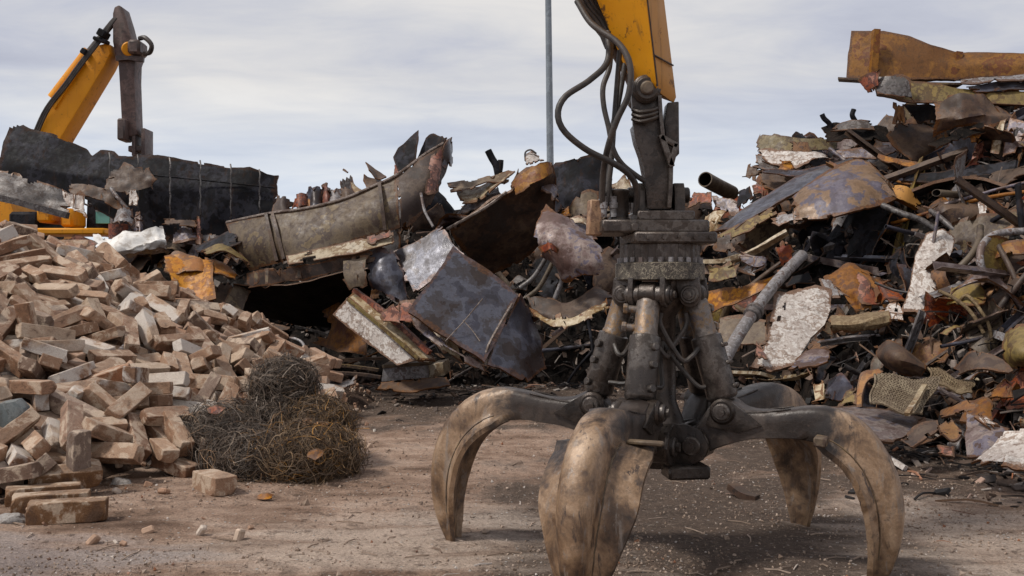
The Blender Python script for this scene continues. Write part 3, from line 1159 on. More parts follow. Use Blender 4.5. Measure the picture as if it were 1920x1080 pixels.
# small hydraulic lines between the cylinders
for a, bq, off in (('front', 'right', .0), ('right', 'front', .05), ('left', 'front', .02)):
    t1, a1, L1, s1, o1 = HY[a]
    t2, a2, L2, s2, o2 = HY[bq]
    p0 = t1 + a1 * L1 * .47 + o1 * .03 + (t2 - t1).normalized() * .09
    p3 = t2 + a2 * L2 * .16 + (t1 - t2).normalized() * .08
    m = (p0 + p3) / 2 + V((0, .03 - off, -.10 - off))
    MB().tube([p0, p0 + (t2 - t1).normalized() * .05 + V((0, 0, -.05)), m, p3 + V((0, 0, -.07)), p3], .013, 8, res=22).build('hydraulic_line', M['hose'], grap)
    p0 = t1 + a1 * L1 * .80 + (t2 - t1).normalized() * .085
    p3 = V((GX, GY - .09, gz(640)))
    MB().tube([p0, p0.lerp(p3, .3) + V((.02, -.02, -.06)), p0.lerp(p3, .7) + V((0, -.01, -.03)), p3], .012, 8, res=20).build('hydraulic_line', M['hose'], grap)

# ------------------------------------------------------------------ the yellow arm the grapple hangs from
A0 = V((gx(1228), GY, gz(175)))
arm = thing('excavator_boom', A0, 'worn yellow excavator stick reaching down from above, holding the grapple by a dark link', 'excavator arm')
b0 = [at(1184, 158, 5.42), at(1231, 168, 5.22), at(1270, 196, 5.40), at(1222, 178, 5.64)]
t0 = [at(1010, -260, 5.25), at(1180, -260, 4.95), at(1215, -260, 5.3), at(1040, -260, 5.75)]


def lerp4(t):
    return [p.lerp(q, t) for p, q in zip(b0, t0)]


st_ = MB()
vs, fs = [], []
LV = [0, .03, .1, .22, .4, .6, .8, 1, 1.6]
for t in LV:
    ring = lerp4(t)
    c = sum(ring, V()) / 4
    loop = []
    for i in range(4):
        p, q, r_ = ring[i], ring[i - 1], ring[(i + 1) % 4]
        loop += [p + (q - p) * .035, p + ((q - p) + (r_ - p)) * .008, p + (r_ - p) * .035]
    if t == 0:
        loop = [c + (p - c) * .86 for p in loop]
    vs += loop
n = 12
for j in range(len(LV) - 1):
    for i in range(n):
        k = (i + 1) % n
        side = i // 3
        fs.append((j * n + i, j * n + k, (j + 1) * n + k, (j + 1) * n + i))
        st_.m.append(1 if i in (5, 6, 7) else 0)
fs.append(tuple(range(n)))
fs.append(tuple(range((len(LV)) * n - 1, (len(LV) - 1) * n - 1, -1)))
st_.m += [0, 0]
mm = st_.m
st_.m = []
st_.add(vs, fs)
st_.m = mm
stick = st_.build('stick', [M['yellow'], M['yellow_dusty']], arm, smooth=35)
# weld bead and cover plate on the stick's right face
w = MB()
f1 = [lerp4(t)[1].lerp(lerp4(t)[2], .06) for t in (0.02, .3, .7, 1)]
w.tube(f1, .006, 6, res=14)
r_ = lerp4(.16)
w.tube([r_[1].lerp(r_[2], .05) + V((.004, -.004, 0)), r_[1].lerp(r_[2], .95) + V((.006, -.006, 0))], .005, 6)
w.build('weld_bead', M['brown'], stick)
und = MB()
ring0, ring1 = lerp4(.02), lerp4(1.1)
und.tube([ring0[0].lerp(ring0[3], .3) + V((-.02, 0, -.0)), ring1[0].lerp(ring1[3], .3) + V((-.03, 0, 0))], .03, 8, res=6)
und.build('hose_channel', M['brown'], stick)

# link: curved dark cheek plates with bosses, ribs and a triangular window
LK = [(1184, 172), (1190, 158), (1203, 150), (1218, 152), (1230, 163), (1236, 190), (1240, 225), (1243, 262), (1256, 300), (1262, 322), (1257, 392), (1214, 392), (1210, 340), (1208, 315), (1202, 292), (1192, 265), (1187, 235)]
lk = MB()
lk.prism([at(x, y, GY - .11) for x, y in LK], (0, .035, 0))
lk.prism([at(x, y, GY + .09) for x, y in LK], (0, .035, 0))
lk.prism([at(x, y, GY - .08) for x, y in [(1188, 232), (1240, 232), (1252, 300), (1258, 322), (1255, 385), (1216, 385), (1212, 330), (1204, 290), (1194, 262)]], (0, .18, 0))
link = lk.build('link', M['steel'], arm, bevel=.006)
sp_ = MB()
sp_.prism([at(x, y, GY - .03) for x, y in [(1252, 192), (1273, 190), (1274, 288), (1262, 300), (1250, 268), (1246, 230)]], (0, .12, 0))
sp_.build('side_plate', M['steel'], arm, bevel=.006)
fr = MB()
tri = [at(1241, 258, GY - .135), at(1267, 273, GY - .135), at(1258, 308, GY - .135)]
for i in range(3):
    a, b_ = tri[i], tri[(i + 1) % 3]
    fr.sweep([a - (b_ - a) * .1, b_ + (b_ - a) * .1], [(-.014, -.02), (.014, -.02), (.014, .02), (-.014, .02)], up=(0, 1, 0))
fr.sweep([at(1236, 180, GY - .12), at(1239, 225, GY - .125), at(1243, 260, GY - .13)], [(-.010, -.02), (.010, -.02), (.010, .02), (-.010, .02)], up=(0, 1, 0))
fr.sweep([at(1258, 308, GY - .12), at(1257, 350, GY - .12), at(1254, 390, GY - .12)], [(-.010, -.02), (.010, -.02), (.010, .02), (-.010, .02)], up=(0, 1, 0))
fr.build('stiffener', M['cylinder'], link, bevel=.003)
pb_ = MB()
c = at(1206, 176, GY)
pb_.cyl(c + V((0, -.145, 0)), c + V((0, .15, 0)), .075, 30, b=.012)
pb_.cyl(c + V((0, -.158, 0)), c + V((0, -.14, 0)), .06, 30, b=.006)
pb_.build('pin_boss', M['steel'], link)
MB().cyl(c + V((0, -.178, 0)), c + V((0, -.15, 0)), .036, 24, b=.008).build('pin_head', M['tan'], link)
cl_ = MB()
for i in range(3):
    cl_.tube([at(1186, 205 + i * 9, GY - .12), at(1200, 210 + i * 9, GY - .15), at(1225, 206 + i * 8, GY - .15), at(1236, 200 + i * 8, GY - .12)], .011, 7, res=8)
cl_.build('clamp', M['steel'], link)
c2 = at(1236, 366, GY)
MB().rod(c2 + V((-.062, 0, 0)), c2 + V((.062, 0, 0)), [(0, .07), (.06, .085), (.94, .085), (1, .07)], 26).build('eye', M['steel'], link)

# hydraulic hoses from the stick down to the rotator
HS = [
    [(1082, 2, 5.28), (1110, 45, 5.20), (1160, 82, 5.12), (1181, 122, 5.08), (1179, 175, 5.08), (1157, 225, 5.10), (1140, 275, 5.14), (1131, 325, 5.22), (1129, 385, GY - .12)],
    [(1140, 60, 5.30), (1139, 115, 5.22), (1106, 150, 5.15), (1060, 181, 5.10), (1046, 213, 5.08), (1058, 246, 5.08), (1100, 281, 5.10), (1150, 306, 5.12), (1180, 328, 5.16), (1194, 356, 5.22), (1192, 402, 5.27)],
    [(1146, 70, 5.34), (1143, 125, 5.30), (1131, 162, 5.27), (1132, 198, 5.26), (1141, 238, 5.25), (1150, 280, 5.25), (1166, 307, 5.26), (1190, 327, 5.28), (1209, 340, 5.30)],
    [(1162, 95, 5.36), (1156, 170, 5.32), (1151, 235, 5.30), (1146, 305, 5.29), (1136, 385, GY - .12)],
    [(1172, 120, 5.4), (1160, 190, 5.36), (1146, 250, 5.33), (1140, 320, 5.32), (1146, 385, GY - .12)],
]
for i, pts in enumerate(HS):
    MB().tube([at(*p) for p in pts], .0165 if i < 2 else .0145, 10, res=46).build('hydraulic_hose', M['hose'], arm)
bn = MB()
for i in range(5):
    k = i * .02
    bn.tube([at(1075 + i * 7, -40, 5.35 + k), at(1092 + i * 9, 10, 5.36 + k), at(1120 + i * 8, 45, 5.38 + k), at(1140 + i * 6, 90, 5.38 + k)], .017, 8, res=14)
bn.build('hose_bundle', M['hose'], arm)
gp = MB()
gp.prism([at(x, y, 5.42) for x, y in [(1075, -30), (1120, -30), (1150, 60), (1178, 140), (1165, 130), (1130, 70), (1090, 20)]], (0, .05, 0))
gp.build('hose_guard', M['brown'], arm, bevel=.004)
# ------------------------------------------------------------------ the yellow excavator working behind the brick heap
MY = 21.0
exc = thing('excavator', V((at(110, 0, MY).x, MY, 0)), 'yellow excavator with dark maroon stick behind the charred slab', 'excavator')


def prism_px(pts, Y, th, name, mat, parent, bevel=.03, skew=0.0):
    """plate-sided box girder: the outline in the arm's own plane, given a width across"""
    o = [at(x, y, Y) for x, y in pts]
    return MB().prism(o, (skew, th, 0)).build(name, mat, parent, bevel=bevel)


BM = [(50, 300), (70, 238), (90, 192), (98, 196), (150, 125), (165, 98), (185, 84), (202, 80), (206, 100), (196, 122), (116, 255), (90, 300)]
boom = prism_px(BM, MY, .62, 'boom', M['yellow_far'], exc)
b = MB()
b.prism([at(x, y, MY - .06) for x, y in [(92, 192), (150, 112), (158, 116), (102, 205)]], (0, .5, 0))
b.build('boom_rib', M['yellow_far'], boom, bevel=.02)
b = MB()
b.cyl(at(100, 185, MY + .2), at(168, 96, MY + .2), .13, 14)
cy = b.build('cylinder', M['yellow_far'], exc)
b = MB()
b.cyl(at(168, 96, MY + .2), at(212, 42, MY + .2), .07, 12)
b.build('piston_rod', M['cylinder'], cy)
b = MB()
for k in range(3):
    b.tube([at(58 + k * 4, 262, MY - .05), at(84 + k * 4, 205, MY - .06), at(120 + k * 4, 158, MY - .1), at(152 + k * 4, 114, MY - .1), at(182 + k * 3, 78, MY - .08), at(200 + k * 3, 50, MY - .05), at(214 + k * 2, 34, MY + .02)], .026, 7, res=22)
b.build('hose', M['hose'], boom)
b = MB()
b.box(at(194, 64, MY - .1), (.17, .3, .15), (0, .5, 0), ch=.02)
b.build('valve_block', M['char'], boom)
b = MB()
b.box(at(190, 76, MY - .1), (.30, .2, .08), (0, .3, 0), ch=.02)
b.build('valve_block', M['char'], boom)
b = MB()
b.box(at(160, 98, MY - .05), (.12, .25, .12), (0, .6, 0), ch=.02)
b.build('valve_block', M['char'], boom)
SK = [(211, 25), (214, 13), (222, 9), (229, 13), (239, 45), (248, 80), (257, 86), (257, 108), (253, 118), (252, 150), (255, 235), (257, 252), (244, 256), (236, 258), (231, 254), (228, 235), (224, 160), (221, 112), (215, 100), (211, 78)]
stk = prism_px(SK, MY + .1, .42, 'stick', M['stickbrown'], exc)
b = MB()
b.sweep([at(219, 110, MY + .06), at(240, 108, MY + .02), at(270, 112, MY + .06)], [(-.05, -.05), (.05, -.05), (.05, .05), (-.05, .05)], up=(0, 1, 0))
b.build('bracket', M['stickbrown'], stk)
b = MB()
b.box(at(258, 92, MY + .1), (.26, .5, .3), ch=.05)
b.build('bracket', M['stickbrown'], stk)
b = MB()
b.box(at(234, 245, MY + .1), (.16, .45, .45), ch=.03)
b.build('bracket', M['stickbrown'], stk)
b = MB()
b.cyl(at(242, 92, MY - .06), at(242, 92, MY + .6), .15, 20, b=.02)
b.build('pivot', M['yellow_far'], stk)
b = MB()
b.tube([at(262, 72, MY), at(272, 71, MY - .1), at(284, 84, MY - .12), at(281, 98, MY - .05), at(270, 101, MY)], .05, 8, res=20)
b.build('hose_loop', M['hose'], stk)
for px in (250, 268):
    b = MB()
    b.prism([at(x, y, MY + .12) for x, y in [(px - 3.5, 240), (px + 3.5, 240), (px + 3.5, 292), (px - 3.5, 292)]], (0, .5, 0))
    b.build('link_ear', M['stickbrown'], stk, bevel=.015)
b = MB()
b.box(at(259.5, 281, MY + .37), (.30, .4, .13), ch=.02)
b.build('link_block', M['stickbrown'], stk, bevel=.015)
# upper body, cab and undercarriage
b = MB()
b.prism([at(x, y, MY) for x, y in [(-160, 300), (-20, 352), (18, 372), (28, 405), (48, 415), (48, 470), (-160, 470)]], (0, 2.6, 0))
body = b.build('body', M['yellow_far'], exc, bevel=.06)
b = MB()
b.box(at(70, 425, MY + .6), (.62, 1.3, .55), ch=.06)
b.box(at(95, 405, MY + .3), (.30, .6, .35), ch=.04)
b.build('counterweight', M['char'], body)
b = MB()
b.box(at(98, 400, MY - .1), (.30, .8, .42), ch=.05)
b.box(at(138, 410, MY - .05), (.26, .7, .38), ch=.05)
b.box(at(150, 436, MY - .1), (1.4, 1.0, .13), ch=.03)
b.build('engine_cover', M['yellow_far'], body)
b = MB()
b.prism([at(x, y, MY + .3) for x, y in [(160, 440), (163, 350), (180, 335), (207, 338), (210, 440)]], (0, 1.5, 0))
cab = b.build('cab', M['char'], exc, bevel=.05)
b = MB()
b.box(at(193, 395, MY + .27), (.30, .03, .55), ch=.01)
wnd = b.build('cab_window', M['glass'], cab)
b = MB()
b.box(at(209, 400, MY + .24), (.05, .05, .9), ch=.01)
b.box(at(193, 395, MY + .24), (.30, .03, .03))
b.build('window_bar', M['palegrey'], wnd)
for sy in (0, 2.0):
    b = MB()
    pts = []
    cx = at(60, 0, MY).x
    for k in range(24):
        a = 2 * PI * k / 24
        pts.append((cx + (1.5 if math.cos(a) > 0 else -1.5) + .42 * math.cos(a), MY + .1 + sy, .45 + .42 * math.sin(a)))
    b.prism(pts, (0, .55, 0))
    b.build('track', M['char'], exc, bevel=.03)
# ------------------------------------------------------------------ torn plate, beams, pipes: builders for the scrap
def straight(pts, n):
    L = [0]
    for a, b in zip(pts, pts[1:]):
        L.append(L[-1] + max((b - a).length, 1e-6))
    out, k = [], 0
    for i in range(n):
        s = L[-1] * i / (n - 1)
        while k < len(pts) - 2 and s > L[k + 1]:
            k += 1
        out.append(pts[k].lerp(pts[k + 1], (s - L[k]) / (L[k + 1] - L[k])))
    return out


def sheet_mb(rows, nu=26, nv=14, th=.016, dent=.03, ds=1.5, fold=0.0, jag=.03, torn=0.0, seed=0, holes=(), lin=False, crease=.10):
    """a bent, dented plate through rows of control points; its borders are torn, it has thickness"""
    rs = straight if lin else cr
    rr = [rs([V(p) for p in r], nu) for r in rows]
    cols = [rs([r[i] for r in rr], nv) for i in range(nu)]
    g = [[cols[i][j].copy() for j in range(nv)] for i in range(nu)]
    rj = random.Random(seed)
    so = V((seed * 3.7, seed * 1.3, seed * 2.1))

    def nrm(i, j):
        a = g[min(i + 1, nu - 1)][j] - g[max(i - 1, 0)][j]
        b = g[i][min(j + 1, nv - 1)] - g[i][max(j - 1, 0)]
        q = a.cross(b)
        return q.normalized() if q.length > 1e-9 else V((0, -1, 0))
    N = [[nrm(i, j) for j in range(nv)] for i in range(nu)]
    base = [[g[i][j].copy() for j in range(nv)] for i in range(nu)]
    ctr = base[nu // 2][nv // 2]
    ext = max((base[0][0] - base[-1][-1]).length, .05)
    ax_u = (base[-1][nv // 2] - base[0][nv // 2]).normalized()
    ax_v = (base[nu // 2][-1] - base[nu // 2][0]).normalized()
    lines = []
    for _ in range(3):                                   # sharp folds across the plate
        an = rj.uniform(0, PI)
        lines.append((ax_u * math.cos(an) + ax_v * math.sin(an), rj.uniform(-.3, .3) * ext, rj.uniform(-1, 1) * crease))
    for i in range(nu):
        for j in range(nv):
            p = base[i][j]
            q = p * ds + so
            k = dent * (noise.noise(q) * 1.0 + noise.noise(q * 2.7) * .45 + noise.noise(q * 6.5) * .18)
            if fold:
                k += fold * (abs(noise.noise(q * .9 + V((5, 5, 5)))) * 2 - .5)
            for dr_, of_, sl_ in lines:
                k += sl_ * max(0.0, (p - ctr).dot(dr_) - of_)
            g[i][j] += N[i][j] * k
    # the borders: straight cuts of uneven length, with a few deep tears
    def cutline(n):
        out, k, v = [0.0] * n, 0, rj.uniform(-1, 1)
        while k < n - 1:
            st = rj.randint(3, 9)
            w = rj.uniform(-1, 1) * (1.6 if rj.random() < .2 else 1)
            for q in range(st):
                if k + q < n:
                    out[k + q] = v + (w - v) * q / st
            k += st
            v = w if rj.random() < .75 else rj.uniform(-1, 1)
        out[-1] = v
        if jag > .02:
            for _ in range(rj.choice((0, 1, 1, 2))):
                out[rj.randrange(1, n - 1)] -= rj.uniform(1.5, 3.5)
        return out
    for e0, e1, cl_ in ((0, 1, cutline(nv)), (nu - 1, nu - 2, cutline(nv))):
        for j in range(nv):
            e = base[e0][j] - base[e1][j]
            if e.length > 0:
                g[e0][j] += e.normalized() * jag * (cl_[j] + .3 * noise.noise(base[e0][j] * 19 + so))
    for e0, e1, cl_ in ((0, 1, cutline(nu)), (nv - 1, nv - 2, cutline(nu))):
        for i in range(nu):
            e = base[i][e0] - base[i][e1]
            if e.length > 0:
                g[i][e0] += e.normalized() * jag * (cl_[i] + .3 * noise.noise(base[i][e0] * 19 + so))
    keep = [[True] * (nv - 1) for _ in range(nu - 1)]
    if torn:
        for i in range(nu - 1):
            for j in range(nv - 1):
                b = min(i, j, nu - 2 - i, nv - 2 - j)
                if b < 3 and noise.noise(base[i][j] * 2.6 + so) > .55 - torn * (1 - b / 3.5):
                    keep[i][j] = False
    for hu, hv_, hr in holes:
        for i in range(nu - 1):
            for j in range(nv - 1):
                if math.hypot((i / (nu - 1) - hu), (j / (nv - 1) - hv_) * .6) < hr:
                    keep[i][j] = False
    mb = MB()
    idx = {}
    vs = []
    wr = []

    def vid(i, j, s):
        if (i, j, s) not in idx:
            idx[i, j, s] = len(vs)
            vs.append(g[i][j] + N[i][j] * (th / 2 * s))
            wr.append(max(0.0, 1 - min(i, j, nu - 1 - i, nv - 1 - j) / max(1.6, .11 * min(nu, nv))))
        return idx[i, j, s]
    fs, ms = [], []
    for i in range(nu - 1):
        for j in range(nv - 1):
            if not keep[i][j]:
                continue
            fs.append((vid(i, j, 1), vid(i + 1, j, 1), vid(i + 1, j + 1, 1), vid(i, j + 1, 1)))
            fs.append((vid(i, j, -1), vid(i, j + 1, -1), vid(i + 1, j + 1, -1), vid(i + 1, j, -1)))
            ms += [0, 0]
            for (di, dj, a, b) in ((-1, 0, (i, j + 1), (i, j)), (1, 0, (i + 1, j), (i + 1, j + 1)), (0, -1, (i, j), (i + 1, j)), (0, 1, (i + 1, j + 1), (i, j + 1))):
                x, y = i + di, j + dj
                if not (0 <= x < nu - 1 and 0 <= y < nv - 1 and keep[x][y]):
                    fs.append((vid(*a, 1), vid(*a, -1), vid(*b, -1), vid(*b, 1)))
                    ms.append(1)
    mb.v, mb.f, mb.m, mb.attr = vs, fs, ms, wr
    return mb


PIECES = []        # (px, py, short name) of the large pieces, to describe the small ones by


def dpt(p, off0=.35):
    """(px, py[, metres in front of the heap's face]) -> point"""
    x, y = p[0], p[1]
    off = p[2] if len(p) > 2 else off0
    return at(x, y, off if off > 5 else D(x, y) - off)      # above 5: the distance itself


def remember(short, rows):
    pts = [p for r in rows for p in r]
    PIECES.append((sum(p[0] for p in pts) / len(pts), sum(p[1] for p in pts) / len(pts), short))


def plate(name, rows, mat, label, short=None, cat='metal plate', edge='edge', parent=None, group=None, off=.35, **k):
    k.setdefault('seed', len(bpy.data.objects) % 97)
    w = [[dpt(p, off) for p in r] for r in rows]
    o = sheet_mb(w, **k).build(name, [M[mat], M[edge]], parent, smooth=42)
    if parent is None:
        tag(o, label, cat, group)
        if short:
            remember(short, rows)
    return o


PROF = {
    'box': lambda w, h: [(-w, -h), (w, -h), (w, h), (-w, h)],
    'L': lambda w, h: [(-w, -h), (w, -h), (w, -h + .14 * w), (-w + .14 * w, -h + .14 * w), (-w + .14 * w, h), (-w, h)],
    'C': lambda w, h: [(-w, -h), (w, -h), (w, -h + .12 * w), (-w + .14 * w, -h + .12 * w), (-w + .14 * w, h - .12 * w), (w, h - .12 * w), (w, h), (-w, h)],
    'I': lambda w, h: [(-w, -h), (w, -h), (w, -h + .16 * w), (.08 * w, -h + .16 * w), (.08 * w, h - .16 * w), (w, h - .16 * w), (w, h), (-w, h), (-w, h - .16 * w), (-.08 * w, h - .16 * w), (-.08 * w, -h + .16 * w), (-w, -h + .16 * w)],
}


def beam(name, path, prof, mat, label, short=None, cat='metal beam', w=.06, h=.06, roll=0.0, up=(0, 0, 1), res=12, off=.35, parent=None, group=None, wob=.012):
    p = cr([dpt(q, off) for q in path], res)
    sd = len(bpy.data.objects) * 1.7
    p = [q + V((noise.noise(q * 3 + V((sd, 0, 0))), noise.noise(q * 3 + V((0, sd, 0))), noise.noise(q * 3 + V((0, 0, sd))))) * wob for q in p]
    mb = MB().sweep(p, PROF[prof](w, h), up=up, roll=roll)
    o = mb.build(name, M[mat], parent, smooth=30)
    if parent is None:
        tag(o, label, cat, group)
        if short:
            remember(short, [path])
    return o


def rodpx(name, path, r, mat, label, short=None, cat='metal rod', res=24, off=.4, group=None, hollow=False, wall=.012, parent=None, n=10, mat_in='soot_shade'):
    p = cr([dpt(q, off) for q in path], res)
    if hollow:
        o = MB().pipe(p, r, wall, n=20, mi_in=1).build(name, [M[mat], M[mat_in]], parent, smooth=50)
    else:
        o = MB().tube(p, r, n).build(name, M[mat], parent, smooth=60)
    if parent is None:
        tag(o, label, cat, group)
        if short:
            remember(short, [path])
    return o
# ------------------------------------------------------------------ far left: the charred slab and what lies round it
P = plate
slab = P('charred_slab', [[(20, 222, 17.6), (58, 240, 17.55), (100, 252, 17.5), (165, 276, 17.4), (170, 288, 17.3), (186, 280, 17.25), (215, 284, 17.2), (222, 292, 17.1), (300, 290, 17.0), (385, 302, 16.9), (470, 314, 16.8), (519, 326, 16.8)],
      [(0, 300, 17.4), (80, 318, 17.2), (170, 330, 17.0), (280, 345, 16.8), (400, 352, 16.7), (518, 360, 16.7)],
      [(-10, 345, 17.3), (90, 358, 17.2), (180, 395, 17.0), (250, 435, 16.9), (330, 455, 16.8), (420, 455, 16.7), (480, 440, 16.7), (516, 390, 16.7)]], 'char',
      'long charred black slab with faint square seams, in front of the yellow excavator', 'the charred slab', nu=90, nv=26, dent=.05, fold=.05, jag=.03, torn=.03, crease=.03, lin=True, th=.05, ds=1.0)
for x0, y0, y1 in ((205, 286, 400), (258, 290, 408), (318, 296, 412), (375, 301, 412), (432, 308, 412), (486, 318, 404)):
    pts = [at(x0 + (2 if k % 2 else 0), y0 + (y1 - y0) * k / 8, 16.80 - .0012 * (x0 - 205) + (.05 if k in (0, 8) else -.03)) for k in range(9)]
    MB().tube(pts, .014, 6, res=14).build('weld_seam', M['grey'], slab)
pts = [at(x, y, 16.68) for x, y in ((212, 322), (300, 330), (400, 340), (515, 352))]
MB().tube(pts, .013, 6, res=20).build('weld_seam', M['char'], slab)
P('ribbed_plate', [[(-20, 318, 16.9), (40, 332, 16.8), (90, 345, 16.7), (130, 356, 16.6)], [(-20, 368, 16.5), (35, 382, 16.4), (85, 394, 16.4), (128, 404, 16.4)]], 'grey',
  'grey burnt ribbed plate hanging below the left end of the charred slab', 'the grey ribbed plate', dent=.09, torn=.3, nu=30, jag=.06)
beam('edge_beam', [(-20, 366, 16.3), (60, 386, 16.2), (128, 404, 16.2)], 'box', 'grey', 'straight grey beam sloping down beneath the burnt ribbed plate', 'the sloping grey beam', w=.06, h=.05)
P('torn_plate', [[(205, 318, 16.6), (240, 308, 16.5), (285, 322, 16.5)], [(195, 360, 16.4), (240, 365, 16.3), (290, 350, 16.4)]], 'brown', 'small brown torn plate on the seam of the charred slab', None, dent=.12, torn=.4, jag=.08)
P('flaky_plate', [[(116, 358, 16.3), (140, 362, 16.2), (160, 372, 16.2)], [(118, 384, 16.2), (140, 396, 16.1), (158, 402, 16.1)]], 'white', 'pale flaking scrap beside the excavator cab window, under the charred slab', None, dent=.1, torn=.3, jag=.07)
P('paper_scrap', [[(242, 352, 16.3), (256, 356, 16.3)], [(240, 386, 16.2), (260, 390, 16.2)]], 'white', 'small white scrap stuck upright on the charred slab', None, cat='scrap sheet', nu=10, nv=10, dent=.03, jag=.04)
rodpx('bent_bar', [(208, 353, 16.3), (222, 372, 16.2), (240, 392, 16.2)], .03, 'palegrey', 'short pale bar leaning against the charred slab', None, cat='bar')
for i, (x, y, w_, h_, m_, lab) in enumerate([(232, 408, 26, 34, 'palegrey', 'crumpled pale sheet below the small white scrap on the charred slab'), (262, 418, 22, 38, 'mauve', 'crumpled greyish pink sheet under the middle of the charred slab'),
                                             (305, 432, 22, 36, 'palegrey', 'upright silvery crumpled sheet right of the white tarpaulin'), (350, 440, 50, 30, 'mauve', 'torn pinkish plate under the right half of the charred slab'), (340, 418, 60, 16, 'brown', 'dark brown strip tucked under the charred slab'),
                                             (372, 432, 12, 44, 'red', 'narrow red scrap strip standing under the charred slab'), (398, 446, 46, 22, 'grey', 'flat grey scrap under the right end of the charred slab'), (322, 458, 46, 26, 'tan', 'bent tan scrap sheet right of the white tarpaulin')]):
    P('crumpled_sheet', [[(x - w_ / 2, y - h_ / 2, 15.9), (x, y - h_ * .6, 15.8), (x + w_ / 2, y - h_ * .4, 15.9)], [(x - w_ * .6, y + h_ / 2, 15.6), (x, y + h_ * .4, 15.5), (x + w_ / 2, y + h_ * .5, 15.6)]], m_, lab, None, cat='scrap sheet', nu=14, nv=10, dent=.09, jag=.06, torn=.3)
P('burnt_sheet', [[(125, 340, 16.9), (170, 345, 16.8), (215, 360, 16.7)], [(130, 366, 16.7), (172, 372, 16.6), (225, 392, 16.6)]], 'brown', 'burnt brown sheet hanging under the charred slab above the cab window', None, dent=.08, jag=.06, torn=.2)
P('tarpaulin', [[(174, 437, 15.4), (215, 444, 15.2), (260, 440, 15.2), (288, 426, 15.3), (310, 432, 15.4)], [(180, 462, 15.1), (220, 468, 14.9), (265, 462, 14.9), (295, 448, 15.0), (312, 450, 15.2)], [(184, 473, 15.2), (225, 476, 15.0), (268, 474, 15.0), (290, 466, 15.1), (308, 464, 15.3)]], 'tarp',
  'crumpled white tarpaulin lying behind the crest of the brick heap', 'the white tarpaulin', cat='tarpaulin', dent=.10, fold=.06, jag=.03, nu=34, nv=16, ds=2.6)
rodpx('plastic_barrel', [(222, 448, 16.2), (222, 420, 16.2)], .15, 'red', 'faded pink barrel between the excavator cab and the white tarpaulin', None, cat='barrel', n=20)

# ------------------------------------------------------------------ the wreck in the middle
P('trough_plate', [[(425, 418, 14.1), (500, 402, 13.8), (570, 392, 13.6), (640, 375, 13.5), (700, 350, 13.5), (745, 328, 13.5)],
      [(442, 462, 13.9), (520, 448, 13.5), (600, 432, 13.3), (680, 405, 13.2), (748, 380, 13.2)],
      [(470, 507, 13.9), (560, 482, 13.3), (650, 457, 13.2), (735, 432, 13.2), (752, 425, 13.2)]], 'tan',
      'long tan steel trough with ribs and scribbled stains across the middle of the wreck', 'the tan trough', nu=56, nv=18, dent=.015, jag=.012, th=.03, ds=1.1, crease=0)
tr = bpy.context.scene.objects['trough_plate']
for xs in ([(500, 402, 13.74), (506, 432, 13.55), (520, 490, 13.44)], [(512, 400, 13.74), (520, 432, 13.5), (533, 486, 13.40)], [(712, 345, 13.42), (716, 380, 13.15), (722, 432, 13.12)]):
    MB().sweep(cr([at(*p) for p in xs], 10), PROF['box'](.022, .035), up=(0, -1, 0)).build('rib', M['brown'], tr, smooth=30)
MB().tube(cr([at(*p) for p in [(425, 417, 14.08), (500, 401, 13.76), (570, 391, 13.56), (640, 374, 13.46), (700, 349, 13.46), (745, 327, 13.46), (800, 287, 13.75), (845, 261, 13.95)]], 40), .02, 7).build('rolled_lip', M['edge'], tr)
P('swept_plate', [[(743, 329, 13.48), (775, 306, 13.6), (805, 285, 13.75), (845, 262, 13.95)], [(748, 380, 13.2), (785, 358, 13.3), (812, 330, 13.5), (838, 318, 13.9)], [(750, 428, 13.2), (775, 412, 13.3), (800, 388, 13.4), (824, 345, 13.7)]], 'brown',
  'dark plate sweeping up from the tan trough into a torn point against the sky', 'the swept up dark plate', nu=34, nv=20, dent=.03, jag=.04, th=.03, torn=.1, crease=.03)
P('pink_patch', [[(806, 296, 13.55), (822, 282, 13.6), (834, 274, 13.68)], [(800, 330, 13.3), (814, 322, 13.38), (828, 318, 13.55)], [(798, 368, 13.2), (812, 362, 13.25), (826, 352, 13.5)]], 'red',
  'pinkish red torn sheet at the raised end of the swept dark plate', 'the pinkish torn sheet', dent=.04, jag=.05, torn=.2, nu=18, nv=16)
P('folded_corner', [[(826, 290, 13.6), (838, 268, 13.7), (846, 264, 13.9)], [(830, 312, 13.6), (842, 308, 13.7), (849, 310, 13.9)]], 'slate', 'small slate grey folded flap at the tip of the swept dark plate', None, nu=12, nv=10, dent=.04, jag=.05)
SH = [([[(738, 296), (750, 276), (770, 256), (785, 244)], [(748, 322), (760, 312), (770, 306), (779, 300)]], 'char', 'tall pointed black shard sticking up above the wreck'),
      ([[(782, 300), (792, 275), (804, 256), (812, 252)], [(786, 318), (800, 304), (822, 288), (842, 264)]], 'char', 'broad black shard beside the tallest point of the wreck'),
      ([[(689, 304), (700, 312), (716, 326)], [(692, 318), (708, 336), (724, 334)]], 'brown', 'small curved dark shard, upper of two left of the tall black shard'),
      ([[(680, 326), (694, 334), (714, 340)], [(688, 356), (700, 352), (716, 344)]], 'brown', 'small dark shard, lower of two left of the tall black shard'),
      ([[(656, 342), (664, 346)], [(668, 366), (682, 362)]], 'cream', 'little pale splinter standing behind the lip of the tan trough'),
      ([[(740, 310), (750, 308)], [(741, 328), (756, 324)]], 'red', 'tiny reddish tab at the foot of the tall black shard')]
for rw, m_, lab in SH:
    P('torn_shard', [[(x, y, 14.1) for x, y in rw[0]], [(x, y, 13.9) for x, y in rw[1]]], m_, lab, None, cat='metal shard', nu=16, nv=12, dent=.03, jag=.02, torn=.0)
